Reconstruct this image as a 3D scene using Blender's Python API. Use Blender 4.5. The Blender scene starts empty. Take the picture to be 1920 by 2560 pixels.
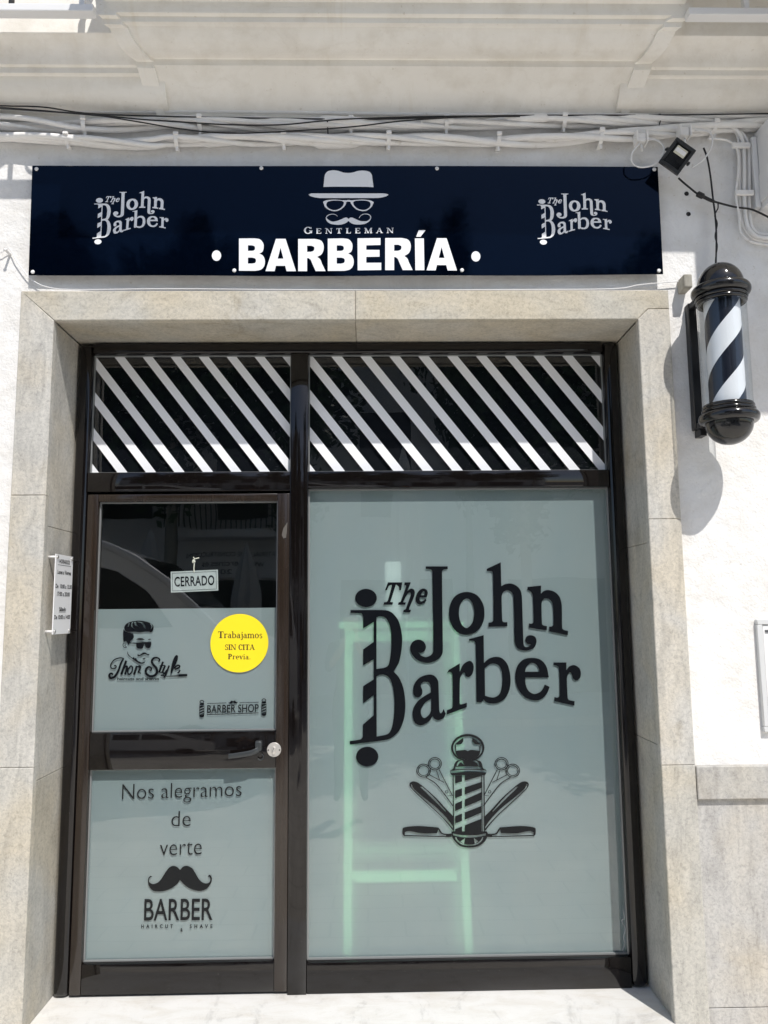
import bpy, bmesh, math, random
from mathutils import Vector, Matrix, noise
from mathutils.geometry import tessellate_polygon
R = math.radians
random.seed(7)
sc = bpy.context.scene
C = sc.collection

# ------------------------------------------------------------------ camera, sky, sun, exposure
cam = bpy.data.objects.new('camera', bpy.data.cameras.new('camera'))
C.objects.link(cam)
cam.data.sensor_fit = 'HORIZONTAL'
cam.data.sensor_width = 36.0
cam.data.lens = 36.0 * 1961.6155 / 1920.0
cam.data.clip_start = 0.05
cam.data.clip_end = 500
right = Vector((0.99978899, -0.01838546, -0.00916269))
fwd = Vector((0.01939201, 0.99187838, 0.12570297))
up = Vector((0.00677717, -0.12585413, 0.99202561))
cam.matrix_world = Matrix(((right.x, up.x, -fwd.x, 0.01951), (right.y, up.y, -fwd.y, -3.2),
                           (right.z, up.z, -fwd.z, 1.57548), (0, 0, 0, 1)))
sc.camera = cam

SUN = Vector((0.398, -1.0, 1.445)).normalized()          # towards the sun
elev = math.asin(SUN.z)
azim = math.atan2(SUN.x, SUN.y)                           # clockwise from +Y
w = bpy.data.worlds.new('World')
sc.world = w
w.use_nodes = True
nt = w.node_tree
sky = nt.nodes.new('ShaderNodeTexSky')
sky.sky_type = 'NISHITA'
sky.sun_disc = False
sky.sun_elevation = elev
sky.sun_rotation = azim
bg = nt.nodes['Background']
nt.links.new(sky.outputs[0], bg.inputs[0])
bg.inputs[1].default_value = 0.118
sun = bpy.data.objects.new('sun', bpy.data.lights.new('sun', 'SUN'))
C.objects.link(sun)
sun.data.energy = 3.35
sun.data.angle = R(0.53)
sun.data.color = (1.0, 0.965, 0.915)
sun.rotation_euler = (-SUN).to_track_quat('-Z', 'Y').to_euler()
sc.view_settings.view_transform = 'Standard'
sc.view_settings.look = 'None'
sc.view_settings.exposure = 0.39
sc.view_settings.gamma = 1.0
sc.render.engine = 'CYCLES'
sc.cycles.use_denoising = True
sc.cycles.max_bounces = 10
sc.cycles.transparent_max_bounces = 16
sc.cycles.sample_clamp_indirect = 6.0

# ------------------------------------------------------------------ materials
MATS = {}
def nodes(name):
    m = bpy.data.materials.new(name)
    m.use_nodes = True
    t = m.node_tree
    return m, t, t.nodes['Principled BSDF']
def N(t, typ, **kw):
    n = t.nodes.new(typ)
    for k, v in kw.items():
        if k in n.inputs: n.inputs[k].default_value = v
        else: setattr(n, k, v)
    return n
def ramp(t, src, stops):
    r = t.nodes.new('ShaderNodeValToRGB')
    e = r.color_ramp.elements
    while len(e) < len(stops): e.new(0.5)
    for el, (p, c) in zip(e, stops):
        el.position = p
        el.color = (*c, 1) if len(c) == 3 else c
    t.links.new(src, r.inputs[0])
    return r
def mixc(t, a, b, f, mode='MIX'):
    n = t.nodes.new('ShaderNodeMix')
    n.data_type = 'RGBA'
    n.blend_type = mode
    for sock, v in ((n.inputs[0], f), (n.inputs[6], a), (n.inputs[7], b)):
        if hasattr(v, 'is_linked'): t.links.new(v, sock)
        else: sock.default_value = v if isinstance(v, float) else (*v, 1)
    return n.outputs[2]
def pos(t):
    return t.nodes.new('ShaderNodeNewGeometry').outputs['Position']
def mapped(t, scale=(1, 1, 1), rot=(0, 0, 0)):
    m = t.nodes.new('ShaderNodeMapping')
    m.inputs['Scale'].default_value = scale
    m.inputs['Rotation'].default_value = rot
    t.links.new(pos(t), m.inputs[0])
    return m.outputs[0]
def noise_n(t, vec, scale, detail=4, rough=0.55, dist=0.0):
    n = N(t, 'ShaderNodeTexNoise', Scale=scale, Detail=detail, Roughness=rough, Distortion=dist)
    t.links.new(vec, n.inputs['Vector'])
    return n.outputs['Fac']
def bump(t, b, h, strength, dist):
    n = N(t, 'ShaderNodeBump', Strength=strength, Distance=dist)
    t.links.new(h, n.inputs['Height'])
    t.links.new(n.outputs[0], b.inputs['Normal'])
    return n
def plain(name, col, rough=0.5, metal=0.0, spec=0.5, coat=0.0, var=0.0, vscale=30):
    if name in MATS: return MATS[name]
    m, t, b = nodes(name)
    b.inputs['Roughness'].default_value = rough
    b.inputs['Metallic'].default_value = metal
    b.inputs['Specular IOR Level'].default_value = spec
    b.inputs['Coat Weight'].default_value = coat
    b.inputs['Coat Roughness'].default_value = 0.05
    if var:
        f = noise_n(t, pos(t), vscale, 4)
        r = ramp(t, f, ((0.3, tuple(c * (1 - var) for c in col)), (0.7, tuple(min(1, c * (1 + var)) for c in col))))
        t.links.new(r.outputs[0], b.inputs['Base Color'])
    else:
        b.inputs['Base Color'].default_value = (*col, 1)
    MATS[name] = m
    return m

def plaster(name, base, dirt, rough=0.85, strength=0.8, streaks=False):
    m, t, b = nodes(name)
    big = noise_n(t, mapped(t, (1.0, 1.0, 0.55)), 1.6, 5, 0.6, 0.4)
    med = noise_n(t, pos(t), 9, 6, 0.62)
    c1 = ramp(t, big, ((0.35, dirt), (0.62, base)))
    c2 = ramp(t, med, ((0.28, (0.90, 0.885, 0.86)), (0.55, (1, 1, 1))))
    col = mixc(t, c1.outputs[0], c2.outputs[0], 1.0, 'MULTIPLY')
    fl = noise_n(t, pos(t), 55, 2, 0.5)                     # small chips of old paint
    fr = ramp(t, fl, ((0.70, (1, 1, 1)), (0.78, (0.86, 0.84, 0.80))))
    col = mixc(t, col, fr.outputs[0], 1.0, 'MULTIPLY')
    st = noise_n(t, mapped(t, (5.5, 0.5, 0.35) if streaks else (7, 1, 0.45)), 2.2, 6, 0.65, 0.3)   # water runs
    sr = ramp(t, st, ((0.60, (1, 1, 1)), (0.80, (0.88, 0.84, 0.77))))
    col = mixc(t, col, sr.outputs[0], 0.8 if streaks else 0.35, 'MULTIPLY')
    vo = N(t, 'ShaderNodeTexVoronoi', Scale=0.8, feature='DISTANCE_TO_EDGE')                        # hairline cracks
    wv = N(t, 'ShaderNodeTexNoise', Scale=6.0, Detail=5); t.links.new(pos(t), wv.inputs['Vector'])
    av = N(t, 'ShaderNodeVectorMath', operation='MULTIPLY_ADD'); av.inputs[1].default_value = (0.22, 0.22, 0.22)
    t.links.new(wv.outputs['Color'], av.inputs[0]); t.links.new(pos(t), av.inputs[2]); t.links.new(av.outputs[0], vo.inputs['Vector'])
    cr = ramp(t, vo.outputs['Distance'], ((0.0, (0.70, 0.66, 0.60)), (0.0035, (1, 1, 1))))
    col = mixc(t, col, cr.outputs[0], 0.10, 'MULTIPLY')
    t.links.new(col, b.inputs['Base Color'])
    b.inputs['Roughness'].default_value = rough
    b.inputs['Specular IOR Level'].default_value = 0.25
    h1 = noise_n(t, pos(t), 14, 6, 0.6)
    h2 = noise_n(t, pos(t), 90, 3, 0.6)
    mx = N(t, 'ShaderNodeMath', operation='MULTIPLY_ADD')
    t.links.new(h2, mx.inputs[0]); mx.inputs[1].default_value = 0.22; t.links.new(h1, mx.inputs[2])
    bump(t, b, mx.outputs[0], strength, 0.012)
    MATS[name] = m
    return m
plaster('white_plaster', (0.82, 0.81, 0.795), (0.765, 0.75, 0.725))
plaster('soffit_plaster', (0.89, 0.86, 0.80), (0.83, 0.795, 0.73), 0.8, 0.30, True)

def stone(name, a, b_, c, rot=(0, 0, 0), stretch=(1, 1, 1), rough=0.62):
    m, t, b = nodes(name)
    v = mapped(t, stretch, rot)
    veins = noise_n(t, v, 7, 8, 0.68, 1.6)
    grain = noise_n(t, pos(t), 75, 5, 0.75, 0.8)
    patch = noise_n(t, pos(t), 2.6, 3, 0.5, 0.5)
    c1 = ramp(t, veins, ((0.30, a), (0.48, b_), (0.68, c)))
    c2 = ramp(t, grain, ((0.34, (0.70, 0.70, 0.71)), (0.50, (0.97, 0.97, 0.97)), (0.64, (1.10, 1.095, 1.08))))
    col = mixc(t, c1.outputs[0], c2.outputs[0], 0.9, 'MULTIPLY')
    c3 = ramp(t, patch, ((0.36, (0.97, 0.925, 0.84)), (0.60, (0.93, 0.945, 0.965))))
    col = mixc(t, col, c3.outputs[0], 1.0, 'MULTIPLY')
    isl = t.nodes.new('ShaderNodeNewGeometry')
    c4 = ramp(t, isl.outputs['Random Per Island'], ((0.0, (0.83, 0.83, 0.82)), (0.5, (0.91, 0.905, 0.885)), (1.0, (0.98, 0.98, 0.985))))
    col = mixc(t, col, c4.outputs[0], 1.0, 'MULTIPLY')
    wet = noise_n(t, mapped(t, (1.2, 1, 0.8)), 4.2, 5, 0.6, 0.8)
    c5 = ramp(t, wet, ((0.62, (1, 1, 1)), (0.70, (0.84, 0.815, 0.77))))
    col = mixc(t, col, c5.outputs[0], 0.8, 'MULTIPLY')
    t.links.new(col, b.inputs['Base Color'])
    b.inputs['Roughness'].default_value = rough
    b.inputs['Specular IOR Level'].default_value = 0.35
    bump(t, b, grain, 0.25, 0.004)
    MATS[name] = m
stone('quartzite_upright', (0.43, 0.41, 0.375), (0.55, 0.525, 0.475), (0.63, 0.60, 0.545), (0, R(8), 0), (2.2, 1, 0.5))
stone('quartzite_across', (0.45, 0.42, 0.365), (0.55, 0.52, 0.455), (0.61, 0.575, 0.51), (0, R(-14), 0), (0.7, 1, 1.7))
stone('quartzite_plinth', (0.38, 0.362, 0.338), (0.49, 0.47, 0.44), (0.56, 0.54, 0.505), (0, R(4), 0), (1.8, 1, 0.45))
def marble():
    m, t, b = nodes('white_marble')
    f = noise_n(t, mapped(t, (1, 0.5, 1), (0, 0, R(20))), 3.5, 8, 0.7, 2.2)
    r = ramp(t, f, ((0.30, (0.50, 0.49, 0.47)), (0.44, (0.70, 0.69, 0.665)), (0.75, (0.745, 0.735, 0.71))))
    gr = noise_n(t, pos(t), 160, 2, 0.5)
    g1 = ramp(t, gr, ((0.66, (1, 1, 1)), (0.76, (0.62, 0.58, 0.52))))
    sm_ = noise_n(t, mapped(t, (1, 2.5, 1)), 5, 5, 0.7, 0.6)
    g2 = ramp(t, sm_, ((0.45, (1, 1, 1)), (0.72, (0.86, 0.83, 0.78))))
    col = mixc(t, mixc(t, r.outputs[0], g1.outputs[0], 0.7, 'MULTIPLY'), g2.outputs[0], 0.9, 'MULTIPLY')
    t.links.new(col, b.inputs['Base Color'])
    b.inputs['Roughness'].default_value = 0.35
    MATS['white_marble'] = m
marble()

def frame_metal():
    m, t, b = nodes('bronze_aluminium')
    f = noise_n(t, mapped(t, (40, 40, 1.0)), 3, 4, 0.6)
    r = ramp(t, f, ((0.3, (0.0040, 0.0030, 0.0030)), (0.7, (0.0065, 0.0050, 0.0048))))
    t.links.new(r.outputs[0], b.inputs['Base Color'])
    s = noise_n(t, pos(t), 18, 5, 0.7)
    rr = ramp(t, s, ((0.4, (0.035, 0.035, 0.035)), (0.75, (0.11, 0.11, 0.11))))
    t.links.new(rr.outputs[0], b.inputs['Roughness'])
    sc1 = noise_n(t, mapped(t, (9, 9, 60), (0, R(25), 0)), 6, 3, 0.6, 0.3)
    sc2 = noise_n(t, pos(t), 240, 2, 0.5)
    m1 = ramp(t, sc1, ((0.74, (0, 0, 0)), (0.78, (1, 1, 1))))
    m2 = ramp(t, sc2, ((0.76, (0, 0, 0)), (0.79, (1, 1, 1))))
    cc = mixc(t, mixc(t, r.outputs[0], (0.05, 0.045, 0.042), m1.outputs[0]), (0.20, 0.19, 0.18), m2.outputs[0])
    t.links.new(cc, b.inputs['Base Color'])
    b.inputs['Specular IOR Level'].default_value = 0.52
    MATS['bronze_aluminium'] = m
    m, t, b = nodes('brown_aluminium')
    f = noise_n(t, mapped(t, (30, 30, 1.2)), 3, 4, 0.6)
    r = ramp(t, f, ((0.3, (0.017, 0.0115, 0.0085)), (0.7, (0.026, 0.018, 0.013))))
    t.links.new(r.outputs[0], b.inputs['Base Color'])
    b.inputs['Roughness'].default_value = 0.17
    b.inputs['Specular IOR Level'].default_value = 0.6
    MATS['brown_aluminium'] = m
frame_metal()

def schlick(t, f0):
    # the same from both sides of a pane
    lw = N(t, 'ShaderNodeLayerWeight', Blend=0.5)
    pw = N(t, 'ShaderNodeMath', operation='POWER'); pw.inputs[1].default_value = 5.0
    t.links.new(lw.outputs['Facing'], pw.inputs[0])
    mu = N(t, 'ShaderNodeMath', operation='MULTIPLY_ADD'); mu.inputs[1].default_value = 1 - f0; mu.inputs[2].default_value = f0
    t.links.new(pw.outputs[0], mu.inputs[0])
    return mu
def glass():
    m, t, b = nodes('clear_glass')
    t.nodes.remove(b)
    out = t.nodes['Material Output']
    tr = N(t, 'ShaderNodeBsdfTransparent'); tr.inputs[0].default_value = (0.93, 0.96, 0.95, 1)
    gl = N(t, 'ShaderNodeBsdfGlossy', Roughness=0.0)
    mu = schlick(t, 0.095)
    f = noise_n(t, pos(t), 1.7, 2, 0.5)
    bm_ = N(t, 'ShaderNodeBump', Strength=0.06, Distance=0.02)
    t.links.new(f, bm_.inputs['Height']); t.links.new(bm_.outputs[0], gl.inputs['Normal'])
    mx = N(t, 'ShaderNodeMixShader')
    t.links.new(mu.outputs[0], mx.inputs[0]); t.links.new(tr.outputs[0], mx.inputs[1]); t.links.new(gl.outputs[0], mx.inputs[2])
    t.links.new(mx.outputs[0], out.inputs[0])
    MATS['clear_glass'] = m
    m, t, b = nodes('frosted_film')
    t.nodes.remove(b)
    out = t.nodes['Material Output']
    v = noise_n(t, mapped(t, (1, 1, 0.4)), 5, 5, 0.6)
    rc = ramp(t, v, ((0.3, (0.61, 0.755, 0.79)), (0.7, (0.68, 0.795, 0.81))))
    df = N(t, 'ShaderNodeBsdfDiffuse'); t.links.new(rc.outputs[0], df.inputs[0])
    tl = N(t, 'ShaderNodeBsdfTranslucent'); tl.inputs[0].default_value = (0.75, 0.86, 0.80, 1)
    rf = N(t, 'ShaderNodeBsdfRefraction', Roughness=0.62, IOR=1.2); rf.inputs[0].default_value = (0.86, 0.95, 0.90, 1)
    tp = N(t, 'ShaderNodeBsdfTransparent')
    def mixs(a, b, f):
        n = N(t, 'ShaderNodeMixShader'); n.inputs[0].default_value = f
        t.links.new(a.outputs[0], n.inputs[1]); t.links.new(b.outputs[0], n.inputs[2])
        return n
    through = mixs(mixs(tl, rf, 0.66), tp, 0.06)
    t.links.new(mixs(df, through, 0.66).outputs[0], out.inputs[0])
    MATS['frosted_film'] = m
    m, t, b = nodes('acrylic_tube')
    t.nodes.remove(b)
    out = t.nodes['Material Output']
    tr = N(t, 'ShaderNodeBsdfTransparent'); tr.inputs[0].default_value = (0.93, 0.95, 0.96, 1)
    gl = N(t, 'ShaderNodeBsdfGlossy', Roughness=0.03)
    mu = schlick(t, 0.05)
    mx = N(t, 'ShaderNodeMixShader')
    t.links.new(mu.outputs[0], mx.inputs[0]); t.links.new(tr.outputs[0], mx.inputs[1]); t.links.new(gl.outputs[0], mx.inputs[2])
    t.links.new(mx.outputs[0], out.inputs[0])
    MATS['acrylic_tube'] = m
glass()

plain('black_ink', (0.003, 0.004, 0.006), 0.35, 0, 0.18)
plain('grey_ink', (0.009, 0.010, 0.011), 0.45, 0, 0.2)
plain('brown_ink', (0.035, 0.016, 0.006), 0.6)
plain('white_vinyl', (0.80, 0.81, 0.83), 0.42)
plain('dark_film', (0.002, 0.003, 0.006), 0.6, 0, 0.1)
plain('yellow_vinyl', (0.84, 0.66, 0.012), 0.45)
plain('gloss_black', (0.006, 0.006, 0.007), 0.06, 0, 0.6, 0.4)
plain('black_plastic', (0.010, 0.010, 0.011), 0.38, var=0.25)
plain('black_cable', (0.009, 0.009, 0.010), 0.5)
plain('grey_case', (0.022, 0.024, 0.026), 0.42, var=0.2, vscale=60)
plain('white_plastic', (0.76, 0.755, 0.75), 0.45)
plain('cream_lens', (0.62, 0.60, 0.48), 0.25)
plain('steel', (0.60, 0.59, 0.57), 0.28, 0.9)
plain('satin_steel', (0.72, 0.69, 0.65), 0.38, 0.75)
plain('grey_handle', (0.045, 0.05, 0.053), 0.32, 0.3)
plain('grey_metal_paint', (0.60, 0.605, 0.60), 0.5)
plain('grey_label', (0.08, 0.08, 0.085), 0.5)
plain('glazing_seal', (0.30, 0.31, 0.31), 0.35, 0.4)
plain('mint_paint', (0.45, 0.90, 0.52), 0.45)
plain('room_wall', (0.05, 0.055, 0.06), 0.9)
plain('tape', (0.11, 0.10, 0.09), 0.3)
plain('cord', (0.75, 0.72, 0.62), 0.8)
plain('drum_white', (0.80, 0.81, 0.83), 0.3)
plain('drum_navy', (0.012, 0.017, 0.035), 0.25)
plain('plaque_white', (0.80, 0.80, 0.81), 0.3)
plain('pale_grey_plate', (0.42, 0.46, 0.455), 0.45)
plain('cement', (0.36, 0.34, 0.29), 0.9, var=0.2)
def painted_cable():
    m, t, b = nodes('painted_cable')
    f = noise_n(t, pos(t), 16, 5, 0.6)
    r = ramp(t, f, ((0.27, (0.60, 0.565, 0.52)), (0.36, (0.79, 0.77, 0.745)), (0.7, (0.85, 0.835, 0.815))))
    t.links.new(r.outputs[0], b.inputs['Base Color'])
    b.inputs['Roughness'].default_value = 0.6
    bump(t, b, noise_n(t, pos(t), 60, 3, 0.6), 0.3, 0.003)
    MATS['painted_cable'] = m
painted_cable()
def dusty_gloss():
    m, t, b = nodes('gloss_black')
    d = noise_n(t, pos(t), 35, 6, 0.7, 0.5)
    fine = noise_n(t, mapped(t, (1, 1, 6)), 120, 3, 0.6)
    c = ramp(t, d, ((0.42, (0.005, 0.005, 0.006)), (0.75, (0.020, 0.019, 0.018))))
    t.links.new(c.outputs[0], b.inputs['Base Color'])
    rr = ramp(t, mixc(t, d, fine, 0.4), ((0.40, (0.05, 0.05, 0.05)), (0.68, (0.20, 0.20, 0.20))))
    t.links.new(rr.outputs[0], b.inputs['Roughness'])
    b.inputs['Specular IOR Level'].default_value = 0.6
    MATS['gloss_black'] = m
dusty_gloss()
def sign_gloss():
    m, t, b = nodes('sign_gloss')
    b.inputs['Base Color'].default_value = (0.0004, 0.0015, 0.0050, 1)
    s = noise_n(t, mapped(t, (0.5, 1, 1)), 26, 6, 0.72, 1.0)
    rr = ramp(t, s, ((0.45, (0.045, 0.045, 0.045)), (0.8, (0.16, 0.16, 0.16))))
    t.links.new(rr.outputs[0], b.inputs['Roughness'])
    b.inputs['Specular IOR Level'].default_value = 0.26
    b.inputs['Specular Tint'].default_value = (0.22, 0.37, 0.66, 1)
    bump(t, b, noise_n(t, mapped(t, (1, 1, 0.6)), 3.0, 2, 0.5), 0.10, 0.02)
    MATS['sign_gloss'] = m
sign_gloss()
def paving(name, col, scale, rough=0.8):
    m, t, b = nodes(name)
    f = noise_n(t, pos(t), 3, 6, 0.65)
    r = ramp(t, f, ((0.3, tuple(c * 0.82 for c in col)), (0.7, tuple(c * 1.1 for c in col))))
    br = N(t, 'ShaderNodeTexBrick', Scale=scale)
    br.inputs['Color1'].default_value = (1, 1, 1, 1); br.inputs['Color2'].default_value = (0.92, 0.92, 0.92, 1)
    br.inputs['Mortar'].default_value = (0.6, 0.6, 0.6, 1); br.inputs['Mortar Size'].default_value = 0.008
    t.links.new(pos(t), br.inputs['Vector'])
    col_ = mixc(t, r.outputs[0], br.outputs[0], 1.0, 'MULTIPLY')
    t.links.new(col_, b.inputs['Base Color'])
    b.inputs['Roughness'].default_value = rough
    MATS[name] = m
paving('pavement_tiles', (0.80, 0.75, 0.665), 1.2)
paving('road_paving', (0.68, 0.64, 0.575), 2.5)
plain('asphalt', (0.10, 0.098, 0.094), 0.9, var=0.25, vscale=8)
plain('far_plaster', (0.80, 0.80, 0.79), 0.9, var=0.08, vscale=2)
plain('far_dark', (0.015, 0.016, 0.018), 0.4)
plain('far_iron', (0.012, 0.012, 0.013), 0.6)
plain('parasol_cloth', (0.52, 0.52, 0.50), 0.9, var=0.1)
plain('van_paint', (0.86, 0.87, 0.88), 0.25, 0, 0.5, 0.6)
plain('van_glass', (0.010, 0.011, 0.012), 0.05)
plain('tyre', (0.015, 0.015, 0.015), 0.8)
plain('denim', (0.020, 0.028, 0.05), 0.9)
plain('shirt', (0.10, 0.11, 0.12), 0.9)
plain('skin', (0.42, 0.25, 0.18), 0.6)
plain('hair', (0.02, 0.015, 0.01), 0.7)
plain('terracotta', (0.25, 0.10, 0.06), 0.9, var=0.2)
plain('leaf', (0.03, 0.07, 0.02), 0.6, var=0.4)

# ------------------------------------------------------------------ mesh builders
class MB:
    """Collects shapes into one mesh."""
    def __init__(s): s.v = []; s.f = []; s.mi = []; s.sm = []
    def add(s, v, f, mi=0, sm=False):
        o = len(s.v); s.v += [tuple(p) for p in v]
        for q in f:
            s.f.append(tuple(o + i for i in q)); s.mi.append(mi); s.sm.append(sm)
        return s
    def box(s, x0, x1, y0, y1, z0, z1, bevel=0.0, seg=2, mi=0, M=None):
        if bevel <= 0:
            v = [(x, y, z) for x in (x0, x1) for y in (y0, y1) for z in (z0, z1)]
            f = [(0, 1, 3, 2), (4, 6, 7, 5), (0, 4, 5, 1), (2, 3, 7, 6), (0, 2, 6, 4), (1, 5, 7, 3)]
        else:
            b = bmesh.new()
            bmesh.ops.create_cube(b, size=1)
            for q in b.verts:
                q.co = Vector(((x0 + x1) / 2 + q.co.x * (x1 - x0), (y0 + y1) / 2 + q.co.y * (y1 - y0), (z0 + z1) / 2 + q.co.z * (z1 - z0)))
            bmesh.ops.bevel(b, geom=list(b.edges), offset=bevel, segments=seg, affect='EDGES', profile=0.5)
            b.verts.index_update()
            v = [tuple(q.co) for q in b.verts]; f = [tuple(q.index for q in p.verts) for p in b.faces]
            b.free()
        if M is not None: v = [tuple(M @ Vector(p)) for p in v]
        return s.add(v, f, mi)
    def prism(s, poly, y0, y1, mi=0):
        """poly of (x, z), extruded in y"""
        n = len(poly)
        v = [(x, y0, z) for x, z in poly] + [(x, y1, z) for x, z in poly]
        f = [tuple(range(n)), tuple(range(2 * n - 1, n - 1, -1))] + [(i, i + n, (i + 1) % n + n, (i + 1) % n) for i in range(n)]
        return s.add(v, f, mi)
    def tube(s, pts, r, seg=8, mi=0, cap=True):
        n = len(pts); P = [Vector(p) for p in pts]
        rr = r if isinstance(r, (list, tuple)) else [r] * n
        v = []
        prev = None
        for i in range(n):
            t = (P[min(i + 1, n - 1)] - P[max(i - 1, 0)]).normalized()
            if prev is None:
                a = t.cross(Vector((0, 1, 0)))
                if a.length < 1e-3: a = t.cross(Vector((1, 0, 0)))
                a.normalize()
            else:
                a = (prev - t * prev.dot(t)).normalized()
            prev = a
            b = t.cross(a)
            for k in range(seg):
                g = 2 * math.pi * k / seg
                v.append(tuple(P[i] + (a * math.cos(g) + b * math.sin(g)) * rr[i]))
        f = [(i * seg + k, i * seg + (k + 1) % seg, (i + 1) * seg + (k + 1) % seg, (i + 1) * seg + k) for i in range(n - 1) for k in range(seg)]
        if cap: f += [tuple(range(seg))[::-1], tuple((n - 1) * seg + k for k in range(seg))]
        return s.add(v, f, mi, True)
    def lathe(s, prof, c, axis=Vector((0, 0, 1)), seg=40, mi=0, cap=True):
        """prof: (r, h) along axis from c"""
        q = Vector((0, 0, 1)).rotation_difference(Vector(axis))
        v = []
        for r, h in prof:
            for k in range(seg):
                g = 2 * math.pi * k / seg
                v.append(tuple(Vector(c) + q @ Vector((r * math.cos(g), r * math.sin(g), h))))
        n = len(prof)
        f = [(i * seg + k, i * seg + (k + 1) % seg, (i + 1) * seg + (k + 1) % seg, (i + 1) * seg + k) for i in range(n - 1) for k in range(seg)]
        if cap: f += [tuple(range(seg))[::-1], tuple((n - 1) * seg + k for k in range(seg))]
        return s.add(v, f, mi, True)
    def build(s, name, mats, parent=None, smooth_angle=None, **props):
        me = bpy.data.meshes.new(name)
        me.from_pydata(s.v, [], s.f)
        for m in (mats if isinstance(mats, (list, tuple)) else [mats]): me.materials.append(MATS[m])
        me.polygons.foreach_set('material_index', s.mi)
        me.polygons.foreach_set('use_smooth', s.sm)
        b = bmesh.new(); b.from_mesh(me)
        bmesh.ops.recalc_face_normals(b, faces=b.faces)
        b.to_mesh(me); b.free()
        if smooth_angle:
            me.polygons.foreach_set('use_smooth', [True] * len(me.polygons))
            me.set_sharp_from_angle(angle=R(smooth_angle))
        me.update()
        o = bpy.data.objects.new(name, me)
        C.objects.link(o)
        if parent is not None: o.parent = parent
        for k, val in props.items(): o[k] = val
        return o
def tag(o, label, cat, group=None):
    o['label'] = label; o['category'] = cat
    if group: o['group'] = group
    return o
def thing(name, label, cat, group=None):
    o = bpy.data.objects.new(name, None)
    C.objects.link(o)
    return tag(o, label, cat, group)
def smooth(pts, n=8):
    P = [Vector(p) for p in pts]; out = []
    for i in range(len(P) - 1):
        p0 = P[max(i - 1, 0)]; p1 = P[i]; p2 = P[i + 1]; p3 = P[min(i + 2, len(P) - 1)]
        for k in range(n):
            t = k / n
            out.append(0.5 * ((2 * p1) + (p2 - p0) * t + (2 * p0 - 5 * p1 + 4 * p2 - p3) * t * t + (3 * p1 - p0 - 3 * p2 + p3) * t ** 3))
    out.append(P[-1])
    return out

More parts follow.
